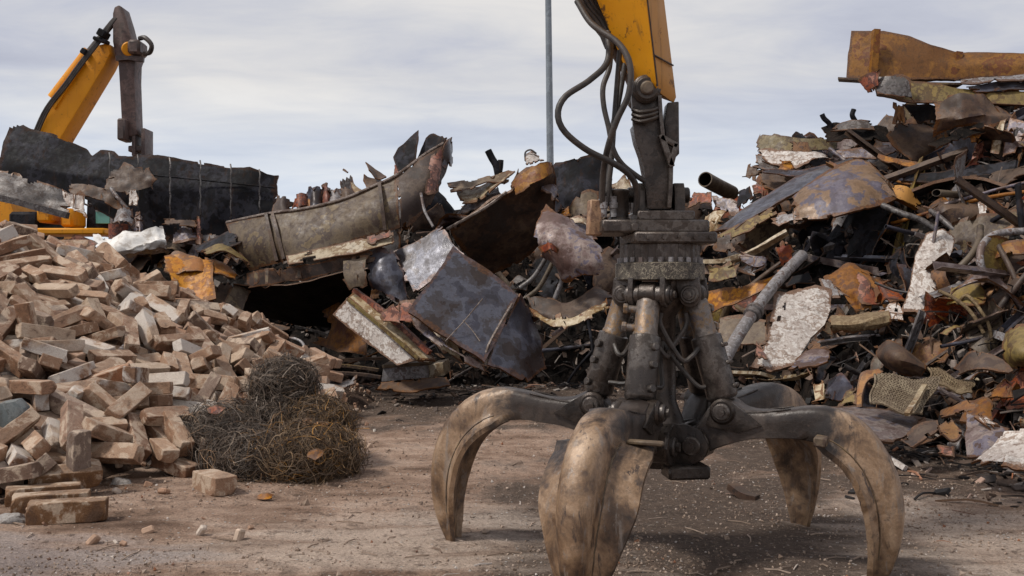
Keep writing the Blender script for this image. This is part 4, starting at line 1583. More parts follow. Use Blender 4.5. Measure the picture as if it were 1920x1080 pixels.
BK = [(562, 372, 26, 34, 'red', 'small red torn scrap behind the left part of the trough lip'), (590, 374, 26, 36, 'slate', 'bluish curled scrap in the row behind the trough lip'), (612, 372, 10, 44, 'red', 'thin reddish upright scrap in the row behind the trough lip'),
      (628, 374, 24, 32, 'palegrey', 'pale grey curled scrap in the row behind the trough lip'), (650, 368, 26, 26, 'brown', 'brown bent scrap in the row behind the trough lip'), (530, 384, 34, 34, 'brown', 'dark curved scrap where the trough meets the charred slab'), (575, 384, 40, 18, 'orange', 'orange scrap peeping over the trough lip')]
for x, y, w_, h_, m_, lab in BK:
    P('crumpled_scrap', [[(x - w_ * .4, y - h_ * .5, 15.0), (x, y - h_ * .62, 14.8), (x + w_ * .5, y - h_ * .45, 14.9)], [(x - w_ * .6, y + h_ * .6, 14.7), (x, y + h_ * .6, 14.5), (x + w_ * .6, y + h_ * .5, 14.7)]], m_, lab, None, cat='scrap metal', nu=14, nv=12, dent=.10, jag=.05, torn=.2, group='torn scraps behind the trough lip')
P('cream_ledge', [[(536, 480, 13.1), (600, 466, 13.0), (680, 448, 12.9), (738, 436, 12.95)], [(540, 498, 12.8), (610, 486, 12.7), (690, 470, 12.65), (738, 458, 12.75)]], 'cream',
  'cream painted ledge running along the underside of the tan trough', 'the cream ledge', nu=40, nv=8, dent=.015, jag=.02, torn=.1, crease=.02)
P('red_paint_patch', [[(690, 446, 12.86), (730, 434, 12.86)], [(694, 458, 12.74), (734, 448, 12.76)]], 'red', 'small red painted scrap on the right end of the cream ledge', None, nu=10, nv=6, dent=.02, jag=.03)
P('channel_plate', [[(464, 512, 13.5), (540, 500, 13.0), (620, 488, 12.8), (700, 474, 12.75)], [(468, 540, 13.4), (545, 530, 13.0), (625, 512, 12.8), (704, 492, 12.75)]], 'brown',
  'dark reddish brown channel side under the cream ledge', 'the red brown channel', nu=36, nv=8, dent=.03, jag=.03)
for x, y in ((480, 520), (500, 518), (560, 508)):
    P('bracket_tab', [[(x - 4, y - 12, 12.95), (x + 5, y - 13, 12.95)], [(x - 4, y + 14, 12.9), (x + 5, y + 12, 12.9)]], 'tan', 'small tan bracket tab on the side of the red brown channel', None, nu=5, nv=6, dent=.01, jag=.02, group='bracket tabs on the channel')
P('hanging_bracket', [[(640, 486, 12.7), (690, 478, 12.7)], [(642, 520, 12.6), (688, 514, 12.6)], [(660, 544, 12.6), (682, 540, 12.6)]], 'tan', 'torn brown bracket plate hanging below the cream ledge', 'the hanging bracket', nu=14, nv=14, dent=.05, jag=.04, torn=.2)
P('underside_plate', [[(440, 545, 13.6), (560, 530, 13.3), (700, 500, 13.2)], [(430, 600, 15.0), (560, 620, 15.0), (690, 600, 14.6)]], 'soot_shade', 'black sheet standing in for the shade of the hollow under the trough', None, nu=26, nv=10, dent=.05)  # near black sheet added as the shade inside the hollow
P('black_side_plate', [[(365, 468, 14.2), (400, 448, 14.1), (440, 425, 14.0)], [(372, 474, 14.0), (420, 470, 13.8), (455, 462, 13.8)]], 'char', 'black triangular plate at the left end of the tan trough', None, nu=14, nv=8, dent=.03)
ORG = [([[(305, 490), (330, 476), (365, 478), (385, 492)], [(312, 512), (340, 520), (375, 515), (400, 520)]], 'orange', 'curled bright orange sheet at the left foot of the wreck', 'the curled orange sheet'),
       ([[(375, 500), (395, 488), (420, 500), (445, 520)], [(385, 530), (405, 518), (430, 528), (440, 530)]], 'orange', 'second orange sheet, folded, right of the curled orange sheet', None),
       ([[(380, 468), (410, 464), (445, 474), (462, 490)], [(384, 480), (412, 478), (444, 488), (466, 502)]], 'olive', 'ochre strip of plate above the curled orange sheets', None),
       ([[(310, 505), (335, 530), (370, 555), (395, 578)], [(296, 520), (322, 550), (352, 575), (380, 590)]], 'brown', 'long brown curved plate under the curled orange sheet', None),
       ([[(360, 520), (385, 535), (410, 548)], [(365, 555), (390, 570), (405, 580)]], 'red', 'rust red inner plate below the orange sheets', None),
       ([[(440, 530), (468, 545)], [(415, 600), (448, 612)]], 'tan', 'tan strut plate propping the left end of the trough', None),
       ([[(412, 528), (432, 535)], [(398, 590), (418, 604)]], 'brown', 'narrow brown strut behind the tan strut at the wreck', None),
       ([[(285, 508), (310, 500)], [(318, 545), (345, 560)]], 'soot_shade', 'sooty black scrap at the left end of the orange sheets', None)]
ORG.append(([[(306, 484), (345, 474), (392, 482)], [(312, 512), (350, 520), (398, 514)], [(326, 545), (356, 566), (402, 556)]], 'orange', 'large orange rusty crumpled plate facing the bricks at the left foot of the wreck', 'the large orange plate'))
for rw, m_, lab, sh in ORG:
    P('bent_sheet', [[(x, y, 13.7 - .35 * k) for x, y in r_] for k, r_ in enumerate(rw)], m_, lab, sh, nu=22, nv=14, dent=.07, fold=.04, jag=.05, torn=.15)

P('slate_plate', [[(738, 470, 13.0), (826, 427, 12.9)], [(754, 506, 12.75), (848, 450, 12.65)], [(770, 548, 12.5), (870, 474, 12.45)]], 'slate',
  'upper slate grey plate leaning in the middle of the wreck', 'the upper slate plate', nu=28, nv=22, dent=.012, jag=.03, th=.025, crease=.12, lin=True)
P('slate_plate', [[(690, 478, 12.9), (715, 470, 12.8), (740, 474, 12.8)], [(692, 520, 12.7), (725, 515, 12.6), (768, 548, 12.6)], [(700, 545, 12.7), (735, 560, 12.5), (775, 572, 12.4)]], 'slate',
  'narrow crumpled slate plate left of the upper slate plate', None, nu=20, nv=18, dent=.08, jag=.05, torn=.2)
big = P('slate_plate', [[(850, 464, 12.4), (912, 506, 12.3), (972, 553, 12.2)], [(806, 526, 12.05), (872, 572, 11.95), (941, 616, 11.85)], [(765, 586, 11.75), (838, 636, 11.6), (908, 679, 11.5)]], 'slate',
  'largest slate grey plate with pale worn patches, tilted at the front of the wreck', 'the largest slate plate', nu=36, nv=30, dent=.012, jag=.018, th=.03, crease=.10, lin=True)
MB().tube(cr([at(*p) for p in [(908, 677, 11.55), (915, 650, 11.6), (935, 612, 11.75), (970, 553, 12.26)]], 20), .018, 6).build('bent_edge', M['edge'], big)
for a, b_ in (((835, 640, 11.55), (905, 560, 11.74)), ((868, 600, 11.66), (900, 640, 11.5))):
    MB().tube(cr([at(*a), at((a[0] + b_[0]) / 2 + 2, (a[1] + b_[1]) / 2, (a[2] + b_[2]) / 2), at(*b_)], 8), .007, 5).build('scratch_bead', M['edge'], big)
P('slate_plate', [[(972, 554, 12.22), (986, 572, 12.4), (1000, 600, 12.7)], [(942, 616, 11.88), (975, 626, 12.0), (1014, 640, 12.3)], [(909, 680, 11.54), (950, 698, 11.65), (990, 718, 11.8), (1022, 690, 12.1)]], 'slate',
  'folded slate plate reaching the ground at the right of the wreck', 'the folded slate plate', nu=26, nv=22, dent=.02, jag=.03, th=.025, crease=.08, lin=True)
P('brown_underplate', [[(770, 590, 11.9), (840, 640, 11.7), (905, 682, 11.6)], [(775, 615, 11.8), (850, 670, 11.6), (915, 700, 11.6)]], 'mauve', 'mauve folded lower edge under the largest slate plate', None, nu=26, nv=8, dent=.05, jag=.05, torn=.2)
P('torn_flap', [[(718, 590, 12.4), (750, 575, 12.2), (790, 572, 12.1)], [(728, 608, 12.2), (760, 606, 12.0), (800, 612, 11.9)]], 'red', 'small pink red torn flap left of the largest slate plate', None, nu=16, nv=10, dent=.07, jag=.05, torn=.3)
P('pale_torn_sheet', [[(800, 615, 12.1), (830, 620, 12.0), (860, 640, 11.9)], [(805, 640, 12.0), (840, 665, 11.8), (868, 680, 11.8)]], 'cream', 'pale cream torn sheet peeping below the largest slate plate', None, nu=16, nv=12, dent=.05, jag=.06, torn=.3)
# the white channel beam leaning in the hollow
ch = thing('channel_beam', at(720, 690, 12.9), 'white and rust streaked channel beam leaning under the upper slate plate', 'metal beam')
remember('the white channel beam', [[(625, 580), (800, 670)]])
sheet_mb([[at(624, 590, 12.7), at(700, 650, 12.3), at(742, 684, 12.1)], [at(652, 560, 12.6), at(720, 616, 12.25), at(785, 672, 12.0)]], nu=30, nv=10, dent=.015, jag=.015, th=.03, seed=3).build('web', [M['white'], M['edge']], ch)
sheet_mb([[at(652, 560, 12.6), at(720, 616, 12.25), at(785, 672, 12.0)], [at(668, 545, 12.75), at(742, 600, 12.4), at(818, 672, 12.1)]], nu=30, nv=8, dent=.012, jag=.015, th=.03, seed=4).build('flange', [M['cream'], M['edge']], ch)
MB().sweep(cr([at(664, 544, 12.7), at(738, 600, 12.35), at(806, 662, 12.05)], 12), PROF['box'](.03, .03)).build('edge_strip', M['red'], ch)
MB().sweep(cr([at(652, 561, 12.56), at(720, 617, 12.2), at(785, 673, 11.96)], 12), PROF['box'](.018, .018)).build('lip', M['olive'], ch)
P('rust_hollow_plate', [[(600, 560, 14.2), (650, 575, 13.8), (690, 620, 13.5)], [(580, 640, 14.0), (640, 660, 13.7), (690, 668, 13.3)]], 'rust', 'dim rusty plate inside the hollow behind the white channel beam', None, nu=16, nv=12, dent=.12, torn=.2)
# cream box at the foot
bx = thing('metal_box', at(772, 720, 12.6), 'battered cream metal box lying at the foot of the wreck', 'metal box')
remember('the cream metal box', [[(715, 685), (830, 720)]])
b = MB()
b.prism([at(x, y, 12.5) for x, y in [(718, 690), (800, 684), (803, 708), (715, 716)]], (.05, .5, .02))
b.build('casing', M['palegrey'], bx, bevel=.01)
b = MB()
b.prism([at(x, y, 12.6) for x, y in [(772, 690), (830, 680), (834, 704), (778, 712)]], (.05, .45, .02))
b.build('casing_end', M['cream'], bx, bevel=.01)
b = MB()
b.prism([at(x, y, 12.46) for x, y in [(716, 684), (805, 678), (805, 685), (716, 691)]], (.05, .6, .02))
b.build('lid', M['tan'], bx, bevel=.008)
P('base_plate', [[(708, 718, 12.5), (780, 712, 12.4), (838, 704, 12.5)], [(712, 732, 12.3), (785, 734, 12.2), (845, 722, 12.3)]], 'brown', 'torn reddish base plate under the cream metal box', None, nu=22, nv=8, dent=.04, jag=.06)

# right half of the wreck
P('hollow_shell', [[(840, 428, 13.6), (880, 405, 13.5), (930, 375, 13.5), (985, 335, 13.6), (1030, 305, 13.8)], [(870, 470, 13.9), (915, 450, 13.9), (965, 410, 13.9), (1010, 370, 13.9), (1036, 330, 13.9)], [(890, 520, 14.6), (940, 505, 14.6), (990, 480, 14.6), (1020, 440, 14.4), (1040, 380, 14.2)]], 'brown',
  'big dark brown hollow shell open towards the yard, right of the swept plate', 'the brown hollow shell', nu=40, nv=24, dent=.08, fold=.04, jag=.03, th=.04)
hs = bpy.context.scene.objects['hollow_shell']
MB().tube(cr([at(*p) for p in [(838, 430, 13.55), (870, 412, 13.46), (912, 388, 13.44), (950, 360, 13.46)]], 20), .022, 6).build('torn_lip', M['edge'], hs)
P('rusty_plate', [[(962, 342, 13.6), (990, 318, 13.5), (1018, 306, 13.5), (1032, 312, 13.6)], [(968, 366, 13.5), (1000, 350, 13.35), (1024, 335, 13.4), (1034, 325, 13.6)]], 'topbrown', 'ochre rusty cap at the top of the brown hollow shell', 'the ochre cap', nu=24, nv=12, dent=.05, jag=.04, torn=.1)
P('black_plate', [[(1030, 318, 14.6), (1070, 300, 14.5), (1120, 296, 14.5), (1150, 318, 14.5)], [(1032, 360, 14.4), (1080, 350, 14.2), (1130, 340, 14.2), (1158, 350, 14.3)], [(1040, 400, 14.3), (1085, 385, 14.1), (1120, 375, 14.1), (1150, 385, 14.2)]], 'char',
  'black plate with folded corners behind the hydraulic hoses', 'the black plate', nu=26, nv=18, dent=.07, fold=.05, jag=.05)
P('brown_tongue', [[(1060, 400, 13.9), (1075, 375, 13.8), (1100, 358, 13.8), (1122, 362, 13.8)], [(1068, 412, 13.7), (1085, 405, 13.6), (1110, 405, 13.6), (1125, 410, 13.7)]], 'tan', 'rounded brown tongue of plate left of the rusted post', None, nu=16, nv=12, dent=.03, jag=.03)
P('orange_scrap', [[(1050, 398, 13.8), (1070, 388, 13.7)], [(1052, 408, 13.7), (1072, 404, 13.6)]], 'orange', 'tiny bright orange scrap beside the rounded brown tongue', None, nu=8, nv=6, dent=.03, jag=.05)
P('peach_plate', [[(1140, 345, 15.2), (1165, 330, 15.1), (1180, 328, 15.1)], [(1140, 380, 15), (1168, 375, 14.9), (1190, 370, 14.9)]], 'cream', 'small peach coloured plate behind the hoses above the rotator', None, nu=12, nv=8, dent=.05, jag=.06)
P('torn_sheet', [[(1024, 382, 12.9), (1040, 392, 12.8), (1075, 405, 12.8), (1110, 418, 12.9)], [(1000, 440, 12.6), (1040, 440, 12.4), (1085, 452, 12.3), (1130, 470, 12.4)], [(1010, 468, 12.6), (1040, 475, 12.4), (1080, 490, 12.2), (1145, 498, 12.3)], [(1050, 500, 12.6), (1070, 526, 12.4), (1100, 515, 12.3), (1152, 515, 12.4)]], 'mauve',
  'pale mauve torn sheet with curled edges left of the rotator', 'the mauve torn sheet', nu=30, nv=26, dent=.09, fold=.06, jag=.05, torn=.15)
P('curled_flap', [[(1012, 462, 12.3), (1028, 452, 12.1), (1042, 460, 12.1)], [(1018, 478, 12.2), (1032, 470, 12.0), (1045, 476, 12.1)]], 'red', 'small salmon curled flap on the mauve torn sheet', None, nu=10, nv=8, dent=.04, jag=.05)
P('rim_sheet', [[(1052, 412, 12.9), (1085, 408, 12.8), (1105, 420, 12.8)], [(1060, 424, 12.8), (1090, 422, 12.7), (1108, 434, 12.7)]], 'cream', 'cream curved rim piece above the mauve torn sheet', None, nu=14, nv=6, dent=.03, jag=.05)
P('red_brown_sheet', [[(985, 560, 12.7), (1020, 555, 12.6), (1060, 560, 12.5), (1110, 540, 12.5), (1140, 548, 12.6)], [(995, 582, 12.5), (1030, 590, 12.3), (1075, 592, 12.2), (1120, 575, 12.2), (1142, 570, 12.4)], [(1000, 598, 12.5), (1040, 608, 12.3), (1070, 600, 12.2), (1110, 580, 12.2), (1140, 572, 12.4)]], 'brown',
  'wavy red brown sheet left of the left hydraulic cylinder', 'the wavy red brown sheet', nu=36, nv=14, dent=.07, fold=.05, jag=.06, torn=.1)
P('cream_ragged_edge', [[(1005, 588, 12.2), (1040, 600, 12.1), (1075, 592, 12.0), (1110, 574, 12.0), (1138, 566, 12.1)], [(1010, 602, 12.1), (1042, 616, 12.0), (1082, 610, 11.9), (1116, 588, 11.9), (1140, 580, 12.0)]], 'cream', 'ragged cream strip along the lower edge of the wavy red brown sheet', None, nu=36, nv=8, dent=.05, jag=.08, torn=.25)
rodpx('bent_bar', [(1036, 628, 12.2), (1060, 612, 12.1), (1085, 606, 12.1)], .022, 'mauve', 'short pinkish bar pointing down left below the wavy red brown sheet', None, cat='bar')
for i, pts in enumerate(([(985, 560), (1010, 540), (1030, 505), (1042, 478)], [(975, 540), (1000, 520), (1020, 490), (1030, 470)], [(1040, 560), (1052, 530), (1060, 505)])):
    rodpx('curved_strip', [(x, y, 12.9 - i * .1) for x, y in pts], .03, ('tan', 'grey', 'palegrey')[i], ('tan curved bar in the dark hollow below the mauve torn sheet', 'grey curved bar beside the tan curved bar in the hollow', 'short pale curved rod in the hollow left of the rotator')[i], None, cat='bar')
CR = [([[(842, 345), (880, 338), (915, 335), (955, 330)], [(850, 358), (885, 352), (920, 345), (950, 342)]], 'tan', 'thin tan plate edge on top of the cream crumpled scrap'),
      ([[(850, 352), (890, 350), (940, 330), (962, 322)], [(868, 372), (900, 372), (925, 355), (950, 340)]], 'cream', 'cream crumpled scrap left of the dark claw shaped spike'),
      ([[(870, 378), (905, 355), (935, 350)], [(862, 400), (900, 390), (938, 372)]], 'mauve', 'mauve flat plate below the cream crumpled scrap'),
      ([[(985, 288), (998, 282), (1012, 292)], [(985, 306), (1000, 304), (1014, 300)]], 'white', 'white crumpled lump on top of the ochre cap'),
      ([[(1018, 330), (1034, 322), (1042, 345)], [(1010, 360), (1030, 372), (1040, 380)]], 'mauve', 'small dented mauve sheet hanging at the end of the ochre cap')]
for rw, m_, lab in CR:
    P('crumpled_scrap', [[(x, y, 14.0) for x, y in rw[0]], [(x, y, 13.7) for x, y in rw[1]]], m_, lab, None, cat='scrap metal', nu=20, nv=10, dent=.06, fold=.04, jag=.05, torn=.15)
sp2 = rodpx('claw_spike', [(915, 282, 14.0), (922, 296, 14.0), (930, 310, 14.0), (934, 328, 14.0)], .05, 'char', 'dark two pronged claw spike standing above the wreck', 'the claw spike', cat='metal spike')
MB().tube(cr([at(939, 300, 14.0), at(938, 314, 14.0), at(935, 330, 14.0)], 8), .04, 8).build('prong', M['char'], sp2)
rodpx('thin_rod', [(789, 362, 13.1), (796, 395, 13.0), (812, 425, 12.9)], .018, 'palegrey', 'thin pale rod in front of the swept up dark plate', None)
rodpx('wire_loop', [(985, 302, 13.9), (985, 286, 13.9), (995, 281, 13.9), (1006, 288, 13.9)], .012, 'grey', 'small wire loop on the white lump at the ochre cap', None, cat='wire')
for i, (pts, m_, lab) in enumerate([([(585, 672), (640, 676), (720, 672)], 'brown', 'thin brown strip lying at the foot of the white channel beam'), ([(580, 690), (640, 686), (710, 694)], 'tan', 'tan flat strip on the ground left of the cream metal box'), ([(600, 700), (660, 700), (715, 708)], 'brown', 'lower brown strip on the ground left of the cream metal box')]):
    beam('flat_strip', [(x, y, 13.3 - .3 * i) for x, y in pts], 'box', m_, lab, None, cat='metal strip', w=.05, h=.018)
rodpx('bent_conduit', [(528, 640, 12.4), (545, 634, 12.3), (566, 642, 12.2), (577, 668, 12.1)], .018, 'palegrey', 'thin pale hoop of wire by the brick heap, above the wire tangle', None, cat='wire')
P('tin_can', [[(610, 705, 12.0), (640, 716, 11.9), (668, 704, 12.0)], [(618, 722, 11.8), (642, 728, 11.7), (664, 720, 11.8)]], 'palegrey', 'crushed silvery tin on the ground left of the cream metal box', None, cat='tin', nu=14, nv=8, dent=.06)
# ------------------------------------------------------------------ the high heap on the right
tb = P('long_plate', [[(1596, 62, 13.2), (1650, 62, 13.1), (1705, 72, 13.0), (1745, 88, 12.9), (1790, 102, 12.9), (1850, 103, 12.8), (1990, 106, 12.6)], [(1590, 105, 13.1), (1650, 108, 12.95), (1710, 112, 12.9), (1790, 126, 12.8), (1860, 124, 12.7), (1990, 126, 12.5)], [(1587, 150, 13.0), (1650, 152, 12.9), (1710, 152, 12.85), (1790, 150, 12.8), (1860, 146, 12.7), (1990, 142, 12.5)]], 'topbrown',
  'ochre brown long plate with two upright ribs on the very top of the right heap', 'the topmost ochre plate', nu=60, nv=16, dent=.012, jag=.008, th=.10, crease=.01, lin=True)
for xs in ([(1643, 56), (1640, 100), (1636, 150)], [(1797, 98), (1793, 125), (1786, 150)]):
    MB().sweep(cr([at(x, y, 12.84) for x, y in xs], 8), PROF['box'](.04, .05), up=(0, -1, 0)).build('rib', M['topbrown'], tb, smooth=30)
MB().sweep(cr([at(x, y, Y) for x, y, Y in [(1572, 149, 12.9), (1640, 153, 12.75), (1720, 158, 12.65), (1800, 160, 12.6)]], 12), PROF['box'](.10, .012)).build('foot_flange', M['tan'], tb, smooth=30)
P('girder_side', [[(1640, 146, 12.7), (1690, 152, 12.6), (1760, 160, 12.5), (1835, 170, 12.4), (1990, 176, 12.2)], [(1642, 180, 12.6), (1700, 190, 12.5), (1770, 192, 12.4), (1840, 195, 12.3), (1990, 205, 12.1)]], 'olive',
  'mottled yellow brown girder side under the topmost ochre plate', 'the mottled girder side', nu=46, nv=12, lin=True, dent=.03, jag=.02, th=.03)
P('grey_patch', [[(1645, 145, 12.55), (1665, 142, 12.5), (1700, 150, 12.45)], [(1640, 172, 12.5), (1672, 182, 12.42), (1715, 188, 12.4)]], 'grey', 'grey burnt sheet on the left end of the mottled girder side', None, nu=18, nv=12, dent=.06, jag=.05, torn=.2)
P('torn_nose', [[(1612, 158, 12.7), (1632, 135, 12.55), (1648, 132, 12.5)], [(1628, 172, 12.6), (1640, 168, 12.5), (1650, 162, 12.45)]], 'red', 'torn pinkish nose of metal at the left end of the mottled girder side', None, nu=14, nv=10, dent=.07, jag=.06)
P('white_edge_strip', [[(1792, 148, 12.5), (1860, 142, 12.4), (1990, 138, 12.3)], [(1795, 158, 12.4), (1860, 152, 12.3), (1990, 148, 12.2)]], 'palegrey', 'thin pale grey strip edging the bottom of the topmost ochre plate', None, nu=26, nv=5, dent=.03, jag=.04)
P('dark_sheet', [[(1815, 162, 12.45), (1880, 152, 12.4), (1990, 150, 12.3)], [(1830, 172, 12.3), (1890, 172, 12.25), (1990, 172, 12.2)]], 'slate', 'slate coloured curled sheet below the pale grey strip at the top of the right heap', None, nu=22, nv=8, dent=.06, jag=.04)
P('prop_plate', [[(1676, 195, 12.8), (1692, 198, 12.7)], [(1676, 228, 12.8), (1700, 232, 12.7)]], 'topbrown', 'short ochre upright plate propping the mottled girder side', None, nu=8, nv=10, dent=.03, jag=.04)
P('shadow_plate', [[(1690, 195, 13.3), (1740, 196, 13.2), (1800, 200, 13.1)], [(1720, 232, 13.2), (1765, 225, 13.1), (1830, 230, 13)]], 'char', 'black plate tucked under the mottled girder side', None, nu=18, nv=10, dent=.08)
P('crumpled_plate', [[(1760, 195, 12.2), (1800, 182, 12.0), (1840, 176, 12.0), (1885, 205, 12.0)], [(1762, 225, 12.0), (1805, 222, 11.8), (1850, 212, 11.8), (1905, 220, 11.9)], [(1752, 250, 12.1), (1800, 240, 11.9), (1860, 232, 11.8), (1900, 228, 11.9)]], 'brown',
  'crumpled maroon plate below the topmost ochre plate', 'the crumpled maroon plate', nu=34, nv=18, lin=True, dent=.10, fold=.08, jag=.05, torn=.1)
P('dark_lip', [[(1740, 262, 12.0), (1790, 248, 11.9), (1850, 232, 11.8)], [(1752, 275, 11.9), (1800, 262, 11.8), (1855, 245, 11.7)]], 'soot_shade', 'black torn lip under the crumpled maroon plate', None, nu=22, nv=8, dent=.08, jag=.06)
P('side_panel', [[(1868, 226, 11.9), (1888, 222, 11.8)], [(1858, 285, 11.8), (1874, 290, 11.7)]], 'cream', 'upright dull cream panel at the right edge below the crumpled maroon plate', 'the dull cream panel', nu=8, nv=14, lin=True, dent=.02, jag=.02)
P('side_panel', [[(1892, 222, 11.8), (1930, 230, 11.6)], [(1878, 292, 11.7), (1900, 285, 11.6)]], 'mauve', 'greyish triangular panel with a round hole at the right edge', None, nu=16, nv=16, lin=True, dent=.02, jag=.02, holes=((.5, .35, .12),))
P('orange_tab', [[(1808, 240, 11.9), (1846, 236, 11.8)], [(1826, 262, 11.8), (1836, 262, 11.8)]], 'orange', 'small bright orange triangular tab below the crumpled maroon plate', None, nu=10, nv=8, dent=.03, jag=.05)
# mid level of the heap
yb = P('box_side', [[(1421, 252, 14.4), (1470, 256, 14.2), (1520, 262, 14.1), (1572, 266, 14.1)], [(1418, 280, 14.3), (1470, 284, 14.1), (1525, 288, 14.0), (1566, 286, 14.0)]], 'olive',
  'yellow and rust mottled box side at the left shoulder of the right heap', 'the mottled box side', nu=34, nv=12, lin=True, dent=.05, jag=.03, torn=.1)
P('brown_patch', [[(1484, 262, 14.0), (1518, 264, 13.9)], [(1482, 284, 13.9), (1520, 288, 13.85)]], 'rust', 'square rust brown patch of plate on the mottled box side', None, nu=10, nv=8, dent=.03, jag=.03)
P('white_shelf', [[(1418, 280, 14.1), (1480, 290, 13.9), (1545, 298, 13.8)], [(1440, 305, 13.8), (1490, 318, 13.6), (1560, 305, 13.6)]], 'white', 'white paint flaked shelf with orange stains below the mottled box side', 'the white shelf', nu=30, nv=12, lin=True, dent=.08, jag=.06, torn=.2)
P('orange_stain_scrap', [[(1462, 300, 13.6), (1480, 298, 13.5)], [(1470, 322, 13.5), (1488, 318, 13.45)]], 'orange', 'small orange scrap hanging from the white shelf', None, nu=8, nv=8, dent=.05, jag=.06)
P('tattered_scrap', [[(1418, 290, 14.0), (1440, 292, 13.9), (1462, 305, 13.8)], [(1420, 318, 13.8), (1445, 324, 13.7), (1470, 325, 13.6)]], 'grey', 'grey tattered scrap at the left end of the white shelf', None, nu=16, nv=10, dent=.10, jag=.08, torn=.4)
P('bracket_scrap', [[(1400, 315, 14.1), (1422, 312, 14.0)], [(1395, 335, 14.0), (1420, 332, 13.9)]], 'brown', 'dark bracket jutting left below the white shelf', None, nu=10, nv=8, dent=.04, jag=.06)
P('dark_tray', [[(1424, 322, 13.8), (1480, 330, 13.6), (1545, 325, 13.5)], [(1430, 350, 13.6), (1480, 362, 13.4), (1530, 345, 13.4)]], 'brown', 'dark brown tray shaped plate above the peaked slate sheet', None, nu=26, nv=12, lin=True, dent=.05, jag=.04)
P('dark_strip', [[(1425, 318, 13.6), (1500, 322, 13.4), (1600, 300, 13.3)], [(1430, 326, 13.5), (1505, 332, 13.3), (1605, 308, 13.2)]], 'slate', 'narrow slate strip above the dark brown tray plate', None, nu=26, nv=5, lin=True, dent=.03, jag=.03)
P('bent_plate', [[(1568, 285, 13.4), (1640, 276, 13.2), (1708, 268, 13.1)], [(1580, 296, 13.3), (1640, 296, 13.1), (1690, 285, 13.0)]], 'mauve', 'dusty grey blade shaped plate behind the peak of the slate sheet', None, nu=24, nv=8, dent=.03, jag=.03)
P('black_plate', [[(1540, 232, 14.0), (1600, 232, 13.8), (1660, 238, 13.6)], [(1545, 262, 13.7), (1610, 265, 13.5), (1680, 265, 13.4)]], 'soot_shade', 'sooty plate under the two little upright spikes of the right heap', None, nu=22, nv=10, dent=.10, fold=.08)
P('curved_scrap', [[(1572, 235, 13.8), (1600, 226, 13.7), (1632, 230, 13.6)], [(1560, 246, 13.7), (1600, 244, 13.6), (1640, 242, 13.5)]], 'grey', 'curved grey scrap between the two little upright spikes', None, nu=16, nv=8, dent=.04)
for pts, lab in (([(1560, 244, 13.9), (1555, 232, 13.9), (1545, 222, 13.9), (1541, 214, 13.9)], 'left of two little upright black spikes on the right heap'), ([(1604, 228, 13.8), (1598, 216, 13.8), (1601, 205, 13.8)], 'right of two little upright black spikes on the right heap')):
    rodpx('metal_spike', pts, .035, 'char', lab, None, cat='metal spike', group='little spikes on the heap')
P('orange_angle', [[(1648, 288, 12.8), (1690, 300, 12.7), (1740, 312, 12.6)], [(1650, 298, 12.7), (1692, 312, 12.6), (1742, 320, 12.55)]], 'orange', 'orange rusty angle lying just right of the slate sheet peak', 'the orange angle', nu=24, nv=6, lin=True, dent=.02, jag=.03)
P('brown_block_plate', [[(1748, 260, 12.9), (1776, 250, 12.8)], [(1742, 312, 12.7), (1806, 310, 12.6)]], 'topbrown', 'ochre trapezoid plate standing above the dark arched sheet', None, nu=14, nv=14, lin=True, dent=.03, jag=.03)
P('slate_sheet', [[(1340, 432, 12.9), (1400, 388, 13.0), (1470, 345, 13.1), (1545, 312, 13.1), (1600, 296, 13.0)], [(1380, 430, 12.5), (1440, 390, 12.5), (1510, 350, 12.5), (1575, 322, 12.5), (1625, 302, 12.6)]], 'slate',
  'long slate grey sheet running down left from the peak on the right heap', 'the long slate sheet', nu=44, nv=14, dent=.04, jag=.02, th=.03)
P('peaked_sheet', [[(1488, 372, 12.3), (1530, 335, 12.4), (1575, 308, 12.5), (1605, 297, 12.5), (1630, 305, 12.4)], [(1490, 395, 12.0), (1545, 368, 11.9), (1600, 345, 11.9), (1650, 345, 12.0), (1675, 355, 12.1)], [(1496, 415, 11.9), (1545, 412, 11.7), (1605, 400, 11.6), (1650, 385, 11.7), (1690, 372, 11.9)]], 'slate_tan',
  'tan and slate dusted sheet folded over a peak with a ragged hole at its right', 'the peaked sheet', nu=40, nv=24, dent=.04, jag=.025, th=.03, holes=((.90, .52, .045),))
P('orange_tongue', [[(1676, 345, 12.0), (1700, 352, 11.9), (1722, 380, 11.9)], [(1668, 362, 11.9), (1690, 378, 11.8), (1718, 388, 11.85)]], 'yellow_dusty', 'amber yellow tongue of metal right of the peaked sheet', 'the amber tongue', nu=16, nv=10, dent=.03, jag=.04)
P('silver_scrap', [[(1645, 345, 11.9), (1662, 342, 11.8)], [(1652, 368, 11.8), (1685, 372, 11.8)]], 'cream', 'pale orange scrap beside the hole of the peaked sheet', None, nu=10, nv=8, dent=.05, jag=.05)
P('arched_sheet', [[(1690, 318, 12.3), (1760, 318, 12.0), (1830, 306, 11.8), (1990, 290, 11.4)], [(1690, 330, 12.2), (1760, 338, 11.9), (1830, 330, 11.7), (1990, 322, 11.3)]], 'char', 'long black curved sheet crossing to the right edge above the arch', 'the black curved sheet', nu=36, nv=8, dent=.03, jag=.02, th=.03)
P('arched_sheet', [[(1705, 358, 11.9), (1760, 340, 11.7), (1815, 332, 11.5), (1870, 342, 11.3), (1960, 385, 11.0)], [(1712, 368, 12.1), (1765, 355, 12.1), (1818, 350, 12.0), (1865, 362, 11.8), (1950, 420, 11.4)]], 'slate', 'slate coloured arch of bent sheet at the right edge', 'the slate arch', nu=40, nv=10, dent=.025, jag=.02, th=.035)
